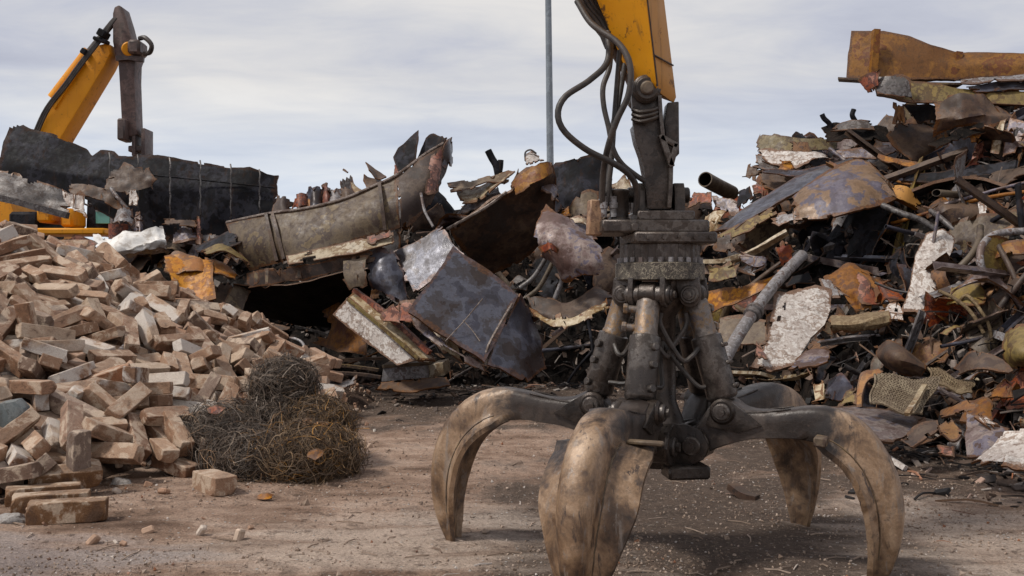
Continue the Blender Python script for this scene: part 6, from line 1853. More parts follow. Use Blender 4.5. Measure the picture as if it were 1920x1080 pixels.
mesh_px([(1640, 702, 8.7), (1768, 712, 8.3), (1735, 782, 7.9), (1634, 756, 8.3)], 20, 11, .0075, 'rope', 'rusty tan expanded metal mesh lying at the foot of the right heap')
PIECES.append((1700, 740, 'the wire mesh'))
mesh_px([(1740, 690, 8.9), (1830, 720, 8.4), (1830, 742, 8.2), (1752, 722, 8.5)], 16, 5, .007, 'rope', 'smaller dark strip of expanded mesh right of the large one')
beam('mesh_bar', [(1736, 722, 8.2), (1700, 778, 7.85)], 'box', 'cream', 'straight pale bar lying across the expanded metal mesh', None, w=.02, h=.015)
BRICKS = """0,-590,1379,41,0,-91,142;0,-440,1472,28,-1,-26,132;0,-566,1296,11,0,0,142;3,-566,1414,14,-5,-3,-176;0,-560,1445,27,-34,17,23;0,-637,1466,83,-28,30,-67;0,-533,1596,83,-148,2,42;0,-600,1583,104,-41,19,-100;0,-649,1280,23,-15,13,-93;0,-714,1434,75,39,29,-119;2,-597,1496,70,-18,-22,-116;2,-437,1779,74,-1,25,-21;2,-515,1557,61,-87,-32,132;0,-755,1669,178,-2,20,20;0,-734,1549,133,1,-2,-36;0,-665,1548,97,105,22,-12;0,-572,1541,59,-28,27,-60;0,-525,1485,19,90,7,-50;0,-808,1757,203,-75,-10,-129;0,-652,1336,13,-9,-180,48;0,-665,1413,67,-42,-3,123;0,-580,1473,44,54,-2,-20;2,-688,1915,206,-68,-43,127;0,-406,1718,28,-1,26,-21;0,-815,1627,176,80,-152,-17;0,-491,1726,80,26,-138,-102;0,-633,1919,182,52,1,-132;2,-395,1522,15,-90,0,132;0,-706,1874,198,9,-151,-66;3,-447,1627,36,0,-170,-48;0,-904,2000,279,30,1,-14;1,-503,1491,25,9,-90,32;0,-715,1647,143,17,172,80;3,-307,1710,11,-180,0,-62;0,-628,1585,95,112,40,1;0,-669,1337,37,-1,-11,-9;2,-304,1902,29,-85,-28,-7;0,-920,2072,312,34,7,-8;0,-766,1621,148,-19,-22,-77;0,-395,1826,39,61,15,-117;2,-703,1780,161,-23,-3,-124;1,-378,1677,11,0,0,-175;0,-431,1655,37,70,-37,134;0,-410,1490,14,90,0,116;0,-681,1398,50,30,-1,121;1,-660,1466,70,22,-150,-56;0,-721,2098,239,-48,-25,154;0,-601,1736,123,59,-5,-11;0,-611,1421,41,136,-33,66;2,-536,1770,97,129,-47,66;0,-888,1885,251,-21,-46,174;3,-920,2331,357,-126,28,-38;0,-819,1869,225,-19,-15,66;2,-328,1836,28,88,-28,112;0,-719,1517,82,-93,-28,146;1,-850,1775,229,-42,80,40;0,-760,1889,214,-9,-34,-117;0,-881,1755,219,-25,30,-88;0,-1006,2188,362,-13,-138,-1;0,-469,2111,129,2,26,1;0,-619,1669,141,-94,-6,-83;2,-372,1744,15,90,0,-8;0,-754,1800,181,-10,-15,164;0,-469,1511,27,0,25,-48;0,-677,1676,132,73,19,-170;0,-503,1838,107,-109,-9,4;2,-535,1817,113,71,3,-1;0,-1045,2101,370,-3,-20,63;0,-1000,2083,331,120,-10,38;0,-771,1474,98,34,11,-131;0,-800,2224,277,-72,-3,-180;0,-688,1620,121,-32,2,-121;1,-645,1634,119,109,-11,-125;0,-495,1649,64,-9,-175,-45;0,-481,1600,47,-90,-11,134;3,-460,2008,111,-146,2,-27;2,-662,1943,205,13,36,-38;2,-638,1382,41,40,-11,-68;0,-854,2035,264,56,-4,172;0,-756,1859,193,-5,15,163;0,-774,1708,185,8,-179,42;0,-966,2047,310,61,-11,135;0,-405,2038,79,-11,-130,-44;3,-762,1660,154,21,165,-58;0,-969,2271,359,99,-12,-147;0,-599,1840,137,166,25,-63;0,-427,1985,78,105,-1,145;0,-346,2245,50,80,-14,-160;0,-614,1679,115,-6,-4,8;0,-537,2353,182,14,9,-29;0,-1104,2300,414,-156,9,72;3,-592,1896,149,7,24,164;2,-465,1941,109,1,15,-65;0,-604,1926,160,116,-20,-114;2,-354,2393,97,70,51,18;0,-419,2335,116,160,33,-25;0,-362,1813,32,117,-11,89;1,-727,1557,110,88,1,124;1,-524,1524,40,4,-168,-50;0,-491,1576,48,83,7,-47;0,-729,2009,229,163,26,56;2,-551,2028,139,-53,18,140;0,-275,2056,17,84,4,-53;0,-438,1914,76,-44,-22,-97;0,-955,1955,292,-116,-25,-102;3,-608,1677,95,3,7,152;0,-692,1725,145,-24,7,-99;0,-644,1759,138,-120,-1,-130;0,-689,2280,223,-41,-165,45;0,-1016,2097,345,96,-13,37;0,-344,2102,42,-121,24,-50;2,-611,1810,137,74,28,-61;0,-804,1841,202,-11,-13,35;0,-828,1727,183,73,-4,6;0,-630,1520,74,-121,-2,-147;0,-595,1717,106,-30,6,6;0,-803,2159,265,52,-32,-125;0,-577,1885,135,-161,-17,-82;0,-275,1907,11,0,0,-85;0,-514,2280,156,-12,-26,-164;0,-438,2179,113,94,-14,-140;0,-310,1950,37,1,-7,171;0,-265,2159,19,-6,10,-41;2,-612,2316,198,-116,-36,-73;0,-922,2113,324,60,-18,148;0,-769,2248,267,-112,1,6;0,-574,2152,163,48,177,-40;0,-532,1899,117,79,-38,135;0,-1087,2155,394,-73,17,-91;0,-648,2152,194,-26,-44,-136;0,-653,1207,11,180,0,-10;0,-542,1577,53,7,31,-28;0,-924,1826,251,126,-25,105;0,-868,1826,231,97,11,-24;1,-710,1361,58,-19,8,-106;3,-396,2085,71,47,-172,33;2,-354,1904,34,0,-88,-21;0,-843,2165,275,103,29,-83;2,-588,2108,156,55,12,7;1,-290,2110,31,-19,153,17;2,-336,2291,71,160,9,-77;0,-429,2443,130,38,5,-176;2,-512,2178,143,2,-30,77;0,-892,2203,308,-9,168,-5;3,-384,2382,89,-36,-14,-61;0,-397,2211,75,-106,-3,-1;0,-562,2207,167,58,15,158;0,-309,2483,58,20,-159,-83;0,-915,2143,326,136,15,-34;0,-263,2233,23,173,14,-37;0,-415,1936,48,138,-14,-105;0,-578,2014,143,135,26,-81;0,-564,1715,79,-120,8,10;0,-473,2311,131,-136,-26,96;0,-783,1477,114,34,13,-132;0,-487,1925,107,-1,-164,-65;0,-886,2079,290,-34,-173,-8;0,-625,2038,177,169,25,-49;1,-686,1584,103,-162,-58,-34;2,-797,1560,123,-25,179,57;1,-661,1880,149,34,-5,41;0,-979,1905,281,-72,1,180;0,-884,1859,236,98,30,-14;0,-641,1442,34,19,13,21;3,-792,1994,233,-169,22,5;2,-687,1165,12,0,0,-13;2,-328,2547,71,-160,-32,48;0,-856,2018,245,-78,22,6;0,-792,2103,251,-24,18,-86;0,-846,2316,290,-65,-30,33;3,-990,1958,307,-18,160,81;0,-793,1388,79,-73,1,-19;0,-795,1944,221,-7,52,-40;3,-664,2373,217,-40,-23,-69;0,-903,2058,284,56,-168,-5;3,-383,2436,114,-9,36,77;1,-699,1549,82,-152,-1,54;0,-449,2209,117,18,-17,25;2,-388,1977,56,-41,-162,-54;2,-794,1413,98,37,26,-11;1,-487,1754,57,-4,25,160;1,-505,1803,85,-18,9,-28;2,-948,2216,342,-156,21,-46;0,-711,2291,239,-40,-175,37;0,-711,2189,234,91,-16,101;0,-915,2379,335,-91,-32,-124;0,-424,1575,14,91,0,-7;0,-800,2275,285,-74,180,7;0,-710,2114,223,140,15,-18;0,-530,2046,130,12,-5,-50;3,-404,2054,56,-43,9,-159;0,-763,1607,122,-11,-18,177;0,-394,2124,73,103,41,77;0,-800,1473,131,147,-15,42;0,-737,1939,207,172,25,-32;2,-550,1955,124,179,3,-6;0,-750,1306,58,-3,12,-62;2,-636,2107,181,151,-7,-55;3,-232,2268,28,-16,-158,60;1,-332,1781,14,-90,0,113;0,-586,2251,175,-175,-14,10;0,-543,2152,146,-152,22,-83;3,-519,1533,20,-2,-167,-25;0,-897,1942,244,63,2,-121;3,-469,1948,89,-15,177,34;0,-844,1563,166,-2,12,-35;0,-836,1902,225,-129,-21,61;0,-878,2142,295,-18,21,-56;2,-427,1802,48,-27,0,-108;1,-694,2235,219,57,134,-76;1,-562,1885,117,1,25,148;3,-292,2303,35,-7,-164,15;0,-492,2480,150,-20,-5,-92;0,-1021,1762,258,-88,-30,-138;3,-518,1778,72,162,-10,-79;1,-319,2391,48,-4,-162,6;0,-272,2371,35,108,5,69;3,-464,1848,78,57,2,87;3,-1065,2383,376,-73,-159,-37;2,-625,2305,172,53,-28,-169;0,-656,1835,132,-86,27,-21;0,-623,2404,204,45,-14,-53;0,-380,1819,16,-29,0,-112;0,-748,1306,32,-112,-1,-138;0,-710,1229,14,-89,0,70;0,-417,2239,94,95,20,-5;0,-755,2088,235,-125,28,98;2,-879,2291,304,-26,21,-61;2,-680,2334,216,80,23,-16;0,-754,2424,249,-18,-147,23;0,-817,1629,142,-15,-1,-119;0,-624,1621,75,44,-172,45;0,-1079,2460,386,34,179,15;1,-573,1751,97,61,25,6;3,-589,2448,182,107,33,27;0,-955,1663,190,-72,13,21;0,-945,2279,328,76,6,4;0,-1021,1787,271,113,13,34;0,-518,2455,159,18,2,88;0,-726,1454,67,-56,-172,36;0,-932,1769,243,-1,7,-34;0,-850,1602,193,170,11,-57;0,-889,1918,234,-63,-3,58;2,-683,2487,221,55,20,52;0,-330,2713,52,-58,-6,-26;2,-915,1681,210,-27,40,-37;0,-978,1873,298,5,-26,131;1,-738,1484,75,-26,-3,-138;0,-755,1380,51,-12,16,-85;1,-705,1890,167,23,-13,145;1,-918,1974,258,19,16,19;0,-480,1820,59,-67,14,-83;0,-503,1994,103,-21,48,20;0,-469,1558,16,84,-2,166;0,-817,1690,163,174,-6,-52;3,-510,2106,124,14,26,44;0,-1081,1896,322,-24,-24,119;2,-1092,2078,367,50,-32,48;0,-1187,2111,408,5,-37,77;0,-738,1843,168,-130,14,17;1,-744,1716,137,7,18,-12;1,-418,1764,29,144,-33,-91;0,-806,1513,133,-58,3,-162;2,-865,1462,133,56,26,35;0,-393,2634,85,117,-16,-17;1,-722,1269,26,-19,-152,81;0,-688,1284,30,22,13,117;0,-857,1617,173,2,16,-17;0,-364,2419,96,9,-21,-147;1,-930,1619,173,-93,-17,151;2,-902,1792,216,140,-6,35;0,-697,1940,170,-36,15,-69;3,-821,2107,241,5,27,-2;0,-317,2156,30,1,-163,-25;3,-982,1861,273,-23,-13,-155;2,-761,2227,243,-18,-167,37;1,-745,1883,180,36,-14,144;1,-918,2031,285,-30,2,165;0,-1017,2036,312,101,21,-12;0,-1047,2157,359,140,-15,99;0,-635,1629,97,22,3,-163;0,-898,1530,146,-17,6,-119;0,-883,1756,187,140,3,46;0,-950,2238,330,-30,-7,161;0,-446,2054,79,83,14,120"""
BRICKS_FAR = """2,-612,1975,162,39,15,44;0,-1135,2061,385,161,0,-30;0,-701,1377,36,-8,-21,160;0,-948,1711,212,-45,-13,-100;1,-932,1929,275,-3,-155,-30;1,-1194,2051,368,-30,176,32;0,-369,2324,61,15,-10,111;0,-697,2199,210,-20,-176,3;0,-995,2443,354,71,30,76;0,-1073,1908,302,-12,171,-6;0,-791,1785,166,80,-15,164;0,-658,2214,183,10,-161,-32;0,-1185,2265,427,16,13,36;2,-895,1703,193,-54,175,-1;0,-1136,2207,405,73,-162,25;0,-702,2332,199,11,22,34;0,-613,2277,162,-180,30,13;0,-895,2416,302,147,-6,-30;0,-583,1795,96,159,15,40;1,-815,1364,59,-18,17,-109;0,-1081,1934,317,-131,-13,-10;2,-731,1743,140,-171,21,-6;0,-321,2559,46,-11,14,-29;2,-448,1746,26,7,-23,144;0,-626,2349,173,-42,-37,164;1,-319,2666,43,-58,-17,-163;0,-952,2332,344,21,-163,-52;1,-792,1895,204,-68,-12,-115;1,-861,1447,114,40,-10,-166;0,-950,1818,255,45,165,-48;0,-924,1533,154,76,9,-116;0,-1017,1742,231,15,21,3;0,-1017,1717,224,-164,21,2;0,-1099,1816,292,-77,-29,84;0,-1218,2107,399,-11,160,84;1,-342,2134,37,95,-15,135;0,-356,2593,75,-22,11,-142;0,-711,1986,213,60,-3,-174;1,-922,2179,319,52,15,179;0,-821,1425,89,-41,-162,1;1,-1136,2050,367,-13,-14,-75;0,-912,1745,208,55,20,68;0,-842,1938,225,-70,-2,-127;2,-493,1888,74,-39,-11,-127;0,-1162,2387,421,20,-178,26;0,-886,1490,132,20,-13,65;0,-1114,1895,320,17,-17,115;0,-1000,1685,208,-16,-18,-178;3,-1108,2374,390,-15,17,-28;3,-658,1929,164,15,-37,158;0,-1027,2460,355,58,38,48;2,-447,2374,119,-92,23,-23;0,-1138,2033,344,26,11,8;0,-319,2619,41,-8,-15,-138;0,-364,1873,20,-81,7,5;0,-717,2518,212,-17,138,-105;0,-1007,2312,367,-113,15,-59;0,-496,2574,131,23,29,91;0,-647,2492,198,37,17,-176;3,-787,1716,163,1,172,-42;0,-676,1968,198,36,17,14;0,-915,2269,296,-114,-20,-131;0,-442,2398,116,5,-163,-23;0,-777,2388,249,-1,3,14;0,-450,1857,56,-33,2,87;1,-1068,2044,343,104,6,115;0,-823,1315,43,-155,-2,11;1,-1252,2139,412,8,-14,49;0,-1122,1954,332,44,-7,8;1,-832,2064,239,-26,-1,-109;0,-463,1712,31,33,23,-23;0,-522,2206,133,-154,7,-21;0,-410,1902,35,-50,4,67;2,-1196,2420,417,-28,29,65;0,-833,2528,275,20,14,36;0,-427,1990,46,44,14,65;1,-354,2454,60,14,11,54;3,-300,2002,21,123,-2,-103;2,-1222,2337,451,111,33,14;3,-772,1254,23,-2,-18,166;0,-973,1590,173,-165,12,-14;2,-677,2129,190,120,-15,112;0,-884,2363,293,-159,12,-24;0,-243,2509,24,-176,16,22;0,-798,2448,260,-45,-16,85;0,-723,2472,221,-34,-144,30;0,-861,1603,151,-14,7,-87;3,-845,1342,79,-24,-14,172;0,-317,2734,32,-105,6,-45;0,-709,2062,210,-3,21,-29;2,-595,1862,110,6,-27,134;0,-477,2063,102,-103,16,-62;1,-778,2041,224,-49,13,-54;1,-662,1786,132,-33,-143,62;0,-1065,2292,372,-100,28,-22;0,-574,2310,177,-165,2,-100;1,-548,2231,163,-39,-48,-57;0,-354,2494,86,108,-2,100;1,-822,1575,137,111,3,48;0,-1136,2241,406,10,23,21;1,-1267,2160,419,95,-13,48;1,-1181,2334,424,-22,-3,-74;1,-899,2229,285,-25,14,-60;0,-711,2274,204,2,-160,-5;0,-1205,2560,387,157,-55,-40;2,-366,2489,64,6,17,25;1,-605,2411,172,3,-37,-160;1,-1088,1871,285,-17,178,55;0,-1174,2145,403,5,23,-37;0,-476,1686,39,-40,-170,-2;3,-468,1948,62,152,15,-67;1,-881,2174,277,68,19,-54;0,-824,2397,274,-100,-3,-19;0,-1079,2181,372,-25,14,-81;1,-703,2094,197,115,15,-26;1,-914,1652,172,13,14,15;0,-1062,1959,312,13,-3,-18;1,-969,1768,221,-100,-155,-7;0,-1253,2287,444,-3,11,-138;0,-1088,2014,323,-21,-168,7;0,-701,2001,193,-28,12,-148;0,-462,2164,94,19,-8,176;0,-1127,2344,401,14,-22,151;0,-1013,2311,343,2,27,3;2,-393,2182,54,-13,-9,-150;0,-1266,2725,287,9,30,95;0,-498,2339,130,160,1,-108;0,-612,2377,175,-102,27,-11;1,-499,2271,117,-56,-28,-98;1,-537,2309,151,69,65,46;0,-641,2516,187,36,10,179;0,-1216,2217,431,-94,-10,126;0,-1024,1853,263,15,-19,105;0,-1421,2357,388,-166,-12,-64;0,-1030,1934,286,-17,10,-107;0,-1298,2201,421,-97,-16,56;0,-1106,2101,369,-58,-17,-167;0,-1236,2200,429,-95,-10,120;0,-1481,2441,353,-100,-20,5;3,-856,1661,162,89,17,-30;3,-455,1632,18,-1,10,-49;2,-429,2188,80,16,-180,-1;0,-532,1676,45,16,-13,104;3,-966,2185,319,26,-2,87;0,-403,2078,41,-6,-15,176;3,-443,2570,121,22,-12,-17;0,-474,2546,120,25,166,-16;1,-371,2034,31,-66,3,57;0,-600,2137,153,88,-151,-6;0,-940,2412,324,83,-8,68;0,-424,2472,119,6,-2,-177;1,-241,2351,21,167,13,-52;0,-1461,2402,369,-107,-15,15;3,-1471,2589,300,-162,-21,-86;3,-1393,2300,399,12,166,50;3,-1262,2432,413,146,0,48;0,-1128,1981,333,-99,-5,9;0,-1279,2318,448,17,-14,-131;2,-998,2136,328,179,24,-25;1,-419,2360,80,-171,15,23;0,-1179,2536,386,-107,-14,25;3,-369,2265,56,10,14,19;0,-1017,2358,345,-19,-21,-138;0,-336,1966,16,-102,1,-91;1,-378,2431,72,-105,15,-39;0,-761,1948,193,103,-22,137;0,-686,1760,125,168,22,-56;2,-625,1857,125,-96,27,-46;2,-910,1846,217,17,-21,101;0,-998,2009,296,-9,-21,168;1,-936,2493,304,2,155,32;0,-822,1894,200,-21,9,-106;0,-634,2614,178,-95,3,-92;0,-862,2224,271,-158,14,-62;0,-555,2606,147,-22,0,-131;0,-1293,2753,277,87,-30,-96;1,-640,1481,44,23,-168,-69;1,-1395,2440,376,-177,-22,-58;3,-1508,2780,223,5,-27,-56;0,-1237,2230,461,-88,10,-62;0,-1314,2126,398,21,-7,-22;3,-1354,2550,349,18,13,-171;0,-1050,1823,265,-18,17,-79;1,-987,1881,258,24,9,32;0,-1575,2643,243,3,-27,-50;0,-1324,2296,424,14,-17,-29;3,-1439,2580,314,-18,20,95;0,-1388,2411,400,-39,167,45;0,-1465,2723,259,-23,15,83;2,-1435,2488,365,113,1,-3;1,-1171,1934,313,-85,18,-56;0,-1326,2224,417,-106,-13,79;0,-1266,2575,357,-17,8,29;0,-1342,2473,383,150,-22,-64;2,-1362,2607,356,161,-9,7;0,-1487,2466,345,70,162,5"""
# ------------------------------------------------------------------ the heap of old bricks
def brick_heap_z(x, y):
    dx = (x + 6.3) / 4.2
    dy = (y - 11.6) / (6.4 if y < 11.6 else 5.0)
    h = 2.25 * max(0, 1 - math.sqrt(dx * dx + dy * dy))
    h += .16 * noise.noise(V((x * .8, y * .8, 3))) * (1 if h > .15 else 0)
    h = max(h, .45 - 0.5 * math.hypot((x + 2.9) / 1.5, (y - 12.2) / 2.4))
    return max(h, 0)


vs, fs = [], []
n_ = 110
for j in range(n_ + 1):
    for i in range(n_ + 1):
        x, y = -12 + 10.6 * i / n_, 4.6 + 12.4 * j / n_
        z = brick_heap_z(x, y)
        vs.append((x, y, z - .02 + (.05 * noise.noise(V((x * 4, y * 4, 0))) if z > .05 else -.06)))
for j in range(n_):
    for i in range(n_):
        a = j * (n_ + 1) + i
        fs.append((a, a + 1, a + n_ + 2, a + n_ + 1))
bs = NT('brick_dust')
bv = bs.coords(False)
bc = bs.ramp(bs.noise(bv, 6, 9, .7), [(.35, (.03, .018, .013)), (.5, (.075, .047, .034)), (.65, (.17, .115, .085))])  # dust colour darkened to paint shade into the gaps between bricks
bs.bump(bs.noise(bv, 14, 8, .75), 1.0, .05)
M['brickdust'] = bs.done(bc, .95, 0, .2)
o = MB().add(vs, fs).build('brick_dust_mound', M['brickdust'], smooth=50, origin=(-6, 11, 0))
o['kind'] = 'stuff'
o['label'] = 'brownish dust and broken brick, darkened as shade, under the heap of loose bricks'
o['category'] = 'brick dust'

KIND = [(.40, .13, .105), (.24, .13, .105), (.33, .14, .11), (.40, .16, .10)]


def brick_mesh(size, seed):
    """a worn brick: chamfered, corners knocked off, faces slightly uneven"""
    import bmesh
    rr = random.Random(seed)
    bm = bmesh.new()
    bmesh.ops.create_cube(bm, size=1)
    for v in bm.verts:
        v.co = V((v.co.x * size[0], v.co.y * size[1], v.co.z * size[2]))
    bmesh.ops.bevel(bm, geom=list(bm.edges), offset=.004, segments=1, affect='EDGES')
    bmesh.ops.subdivide_edges(bm, edges=[e for e in bm.edges if e.calc_length() > .05], cuts=4, use_grid_fill=True)
    bmesh.ops.triangulate(bm, faces=bm.faces)
    so = V((seed * 3.1, seed * 1.7, 0))
    chips = [V((rr.choice((-1, 1)) * size[0] / 2, rr.choice((-1, 1)) * size[1] / 2, rr.choice((-1, 1)) * size[2] / 2)) for _ in range(2)]
    broken = rr.uniform(.0, .5) * size[0] * .5 if seed % 10 in (6,) else None
    tilt = rr.uniform(-.5, .5)
    mort = seed % 10 in (1, 4)
    for v in bm.verts:
        p = v.co.copy()
        v.co += V((noise.noise(p * 14 + so), noise.noise(p * 14 + so + V((3, 0, 0))), noise.noise(p * 14 + so + V((0, 3, 0))))) * .0036
        for c in chips:
            d_ = (p - c).length
            if d_ < .042:
                v.co -= c.normalized() * (.042 - d_) * .6
        if broken is not None and v.co.x > broken:          # snapped end
            v.co.x = broken + (v.co.x - broken) * .12 + .035 * noise.noise(V((v.co.y * 16, v.co.z * 16, seed))) + v.co.y * tilt
        if mort and v.co.z > size[2] * .3:                   # mortar still stuck on one face
            v.co.z += max(0, noise.noise(p * 9 + so) + .05) * .022
    me = bpy.data.meshes.new('brick')
    bm.to_mesh(me)
    bm.free()
    me.materials.append(M['brick'])
    me.polygons.foreach_set('use_smooth', [True] * len(me.polygons))
    me.set_sharp_from_angle(angle=R(24))
    return me


BM_ = {k: [brick_mesh(KIND[k], k * 10 + q) for q in range(7)] for k in range(4)}
BANCH = [(22, 795, 'the blue grey slab'), (215, 650, 'the bent white conduit'), (110, 500, 'the whitewashed brick face'), (243, 455, 'the white tarpaulin'), (440, 790, 'the wire tangle'), (530, 720, 'the top wire clump'), (315, 845, 'the whitish stone'),
         (75, 935, 'the three parallel bricks'), (540, 645, 'the wire hoop'), (350, 520, 'the orange sheets'), (60, 430, 'the excavator'), (228, 910, 'the small pale stone')]


def rel(px, py, anch):
    """how a thing lies to the nearest landmark in the photograph"""
    best = sorted((math.hypot(px - a[0], (py - a[1]) * 1.2), a) for a in anch)
    out = []
    for dist, a in best[:3]:
        dx, dy = px - a[0], py - a[1]
        far = 'close ' if dist < 70 else ('' if dist < 150 else 'well ')
        if abs(dx) > abs(dy) * 1.8:
            w = 'right of' if dx > 0 else 'left of'
        elif abs(dy) > abs(dx) * 1.8:
            w = 'below' if dy > 0 else 'above'
        else:
            w = ('below and ' if dy > 0 else 'above and ') + ('right of' if dx > 0 else 'left of')
        out.append((far + w, a[2]))
    return out


USED = {}


def unique_label(cands):
    for c in cands:
        c = ' '.join(c.split())
        if len(c.split()) <= 16 and c not in USED:
            USED[c] = 1
            return c
    return None


def brick_pose(e):
    Mx = Euler(e).to_matrix()
    L, Wd, H = abs(Mx[2][0]), abs(Mx[2][1]), abs(Mx[2][2])
    if L > .78:
        return 'standing on end'
    if L > .35:
        return 'steeply tilted'
    if Wd > .75:
        return 'lying on its narrow side'
    if H > .85:
        return 'lying flat'
    return 'lying askew'


def aim(e, px):
    Mx = Euler(e).to_matrix()
    dx, dy = Mx[0][0], Mx[1][0]
    a = math.degrees(math.atan2(dy, dx)) % 180
    if a < 28 or a > 152:
        return 'sideways'
    if 62 < a < 118:
        return 'end on'
    return 'slanting right' if a < 90 else 'slanting left'


SIZEW = {0: 'long', 1: 'half', 2: 'medium', 3: 'broad'}


def put_brick(k, loc, rot, var, label=None, group='loose bricks in the heap'):
    o = bpy.data.objects.new('brick', BM_[k][var % 7])
    COL.objects.link(o)
    o.location = loc
    o.rotation_euler = rot
    o.scale = (1.22, .98, .95)
    p = V(loc)
    px, py = 960 + FPX * p.x / p.y, 540 - FPX * (p.z - CH) / p.y
    if label is None:
        r_ = rel(px, py, BANCH)
        ps, am = brick_pose(rot), aim(rot, px)
        c = [f'{SIZEW[k]} brick {ps}, {r_[0][0]} {r_[0][1]}', f'{SIZEW[k]} brick {ps}, {am}, {r_[0][0]} {r_[0][1]}',
             f'{SIZEW[k]} brick {ps}, {r_[1][0]} {r_[1][1]}', f'{SIZEW[k]} brick {ps}, {am}, {r_[1][0]} {r_[1][1]}',
             f'{SIZEW[k]} brick {ps}, {am}, {r_[2][0]} {r_[2][1]}',
             f'{SIZEW[k]} {ps} brick {r_[0][0]} {r_[0][1]}, {r_[1][0]} {r_[1][1]}', f'{SIZEW[k]} brick {r_[0][0]} {r_[0][1]}, {r_[2][0]} {r_[2][1]}']
        label = unique_label(c) or c[1]
    tag(o, label, 'brick', group)
    return o


def decode(s):
    out = []
    for q in s.split(';'):
        a = [int(x) for x in q.split(',')]
        out.append((a[0], (a[1] / 200, a[2] / 200, a[3] / 200), tuple(R(x) for x in a[4:7])))
    return out


KEEP_OUT = [(-2.97, 6.35, .50)]
for i, (k, loc, rot) in enumerate(decode(BRICKS)):
    if any(math.hypot(loc[0] - a, loc[1] - b) < c for a, b, c in KEEP_OUT):
        continue
    qx, qy = 960 + FPX * loc[0] / loc[1], 540 - FPX * (loc[2] - CH) / loc[1]
    if qx > 600 or (qx > 195 and qy > 868) or (qx > 335 and qy > 838) or (qx > 60 and qy > 905) or (qx > 270 and qy < 500 + (qx - 270) * .50):
        continue
    put_brick(k, loc, rot, i)
# what is too small or too hidden to single out: one mass
mb = MB()
for i, (k, loc, rot) in enumerate(decode(BRICKS_FAR)):
    qx, qy = 960 + FPX * loc[0] / loc[1], 540 - FPX * (loc[2] - CH) / loc[1]
    if qx < 625 and not (qx > 270 and qy < 500 + (qx - 270) * .50):
        mb.box(loc, KIND[k], rot, ch=.008)
s2 = NT('far_brick')
v2 = s2.coords(False)
g2 = s2.n('ShaderNodeNewGeometry')
c2_ = s2.ramp(g2.outputs['Random Per Island'], [(0, (.25, .13, .078)), (.3, (.34, .20, .13)), (.6, (.40, .26, .185)), (.85, (.29, .175, .12)), (1, (.52, .44, .37))])
nb = s2.noise(v2, 9, 8, .7)
c2_ = s2.mix(s2.ramp(nb, [(.45, 0), (.65, .7)]), c2_, (.46, .36, .285))
c2_ = s2.mix(s2.ramp(s2.noise(v2, 26, 7, .7), [(.58, 0), (.66, .8)]), c2_, (.10, .06, .045))
s2.bump(nb, .6, .01)
M['farbrick'] = s2.done(c2_, .9, 0, .2)
o = mb.build('brick_rubble', M['farbrick'], smooth=25)
o['kind'] = 'stuff'
o['label'] = 'small half hidden bricks at the back and edges of the brick heap'
o['category'] = 'brick rubble'
BROWN = brick_mesh(KIND[0], 3)
BROWN.materials[0] = M['brick_brown']
PALE = brick_mesh((.33, .155, .105), 5)
PALE.materials[0] = M['brick_pale']
# the bricks that lie by themselves in front
for k, (x, y), z, rz, rx, lab in [(0, (-2.70, 6.16), .066, .27, 0, 'front brick of the three parallel bricks at the bottom left'), (0, (-2.90, 6.38), .066, .33, 0, 'middle brick of the three parallel bricks at the bottom left'),
                                  (0, (-3.06, 6.62), .066, .40, 0, 'back brick of the three parallel bricks at the bottom left'), (0, (-3.02, 6.86), .14, .55, .35, 'long brick resting across the back of the three parallel bricks'),
                                  (2, (-2.07, 7.05), .066, -.85, 0, 'single pale brick lying alone on the dirt in front of the wire tangle')]:
    o = put_brick(k, (x, y, z), (rx, 0, rz), (0, 3, 2, 3, 5)[int(abs(y) * 7) % 5], lab, 'loose bricks in front of the heap')
    o.scale = (1.12, 1.05, 1.25)
    if 'parallel' in lab:
        o.data = BROWN
    else:
        o.data = PALE

# odd things on the brick heap
rodpx('white_conduit', [(180, 692, 8.85), (215, 665, 9.05), (236, 645, 9.25), (243, 620, 9.45)], .022, 'palegrey', 'bent white conduit pipe sticking out of the brick heap', None, cat='pipe')
mb = MB().prism([at(x, y, 7.35) for x, y in [(-6, 758), (28, 752), (44, 768), (42, 818), (10, 828), (-8, 820)]], (.02, .07, .02))
tag(mb.build('slate_slab', M['bluegrey'], smooth=30, bevel=.012), 'blue grey flat slab among the bricks at the left edge', 'slab')


def stone(px, py, Y, size, mat, label):
    rr = random.Random(int(px))
    import bmesh
    bm = bmesh.new()
    bmesh.ops.create_icosphere(bm, subdivisions=3, radius=1)
    c = at(px, py, Y)
    vs = []
    for v in bm.verts:
        p = v.co
        k = 1 + .35 * noise.noise(p * 1.3 + V((px, 0, 0))) + .12 * noise.noise(p * 4 + V((px, 0, 0)))
        q = V((p.x * size[0], p.y * size[1], max(p.z, -.5) * size[2])) * k
        vs.append(c + q)
    fs = [[v.index for v in f.verts] for f in bm.faces]
    bm.free()
    o = MB().add(vs, fs).build('stone', M[mat], smooth=32)
    return tag(o, label, 'stone')


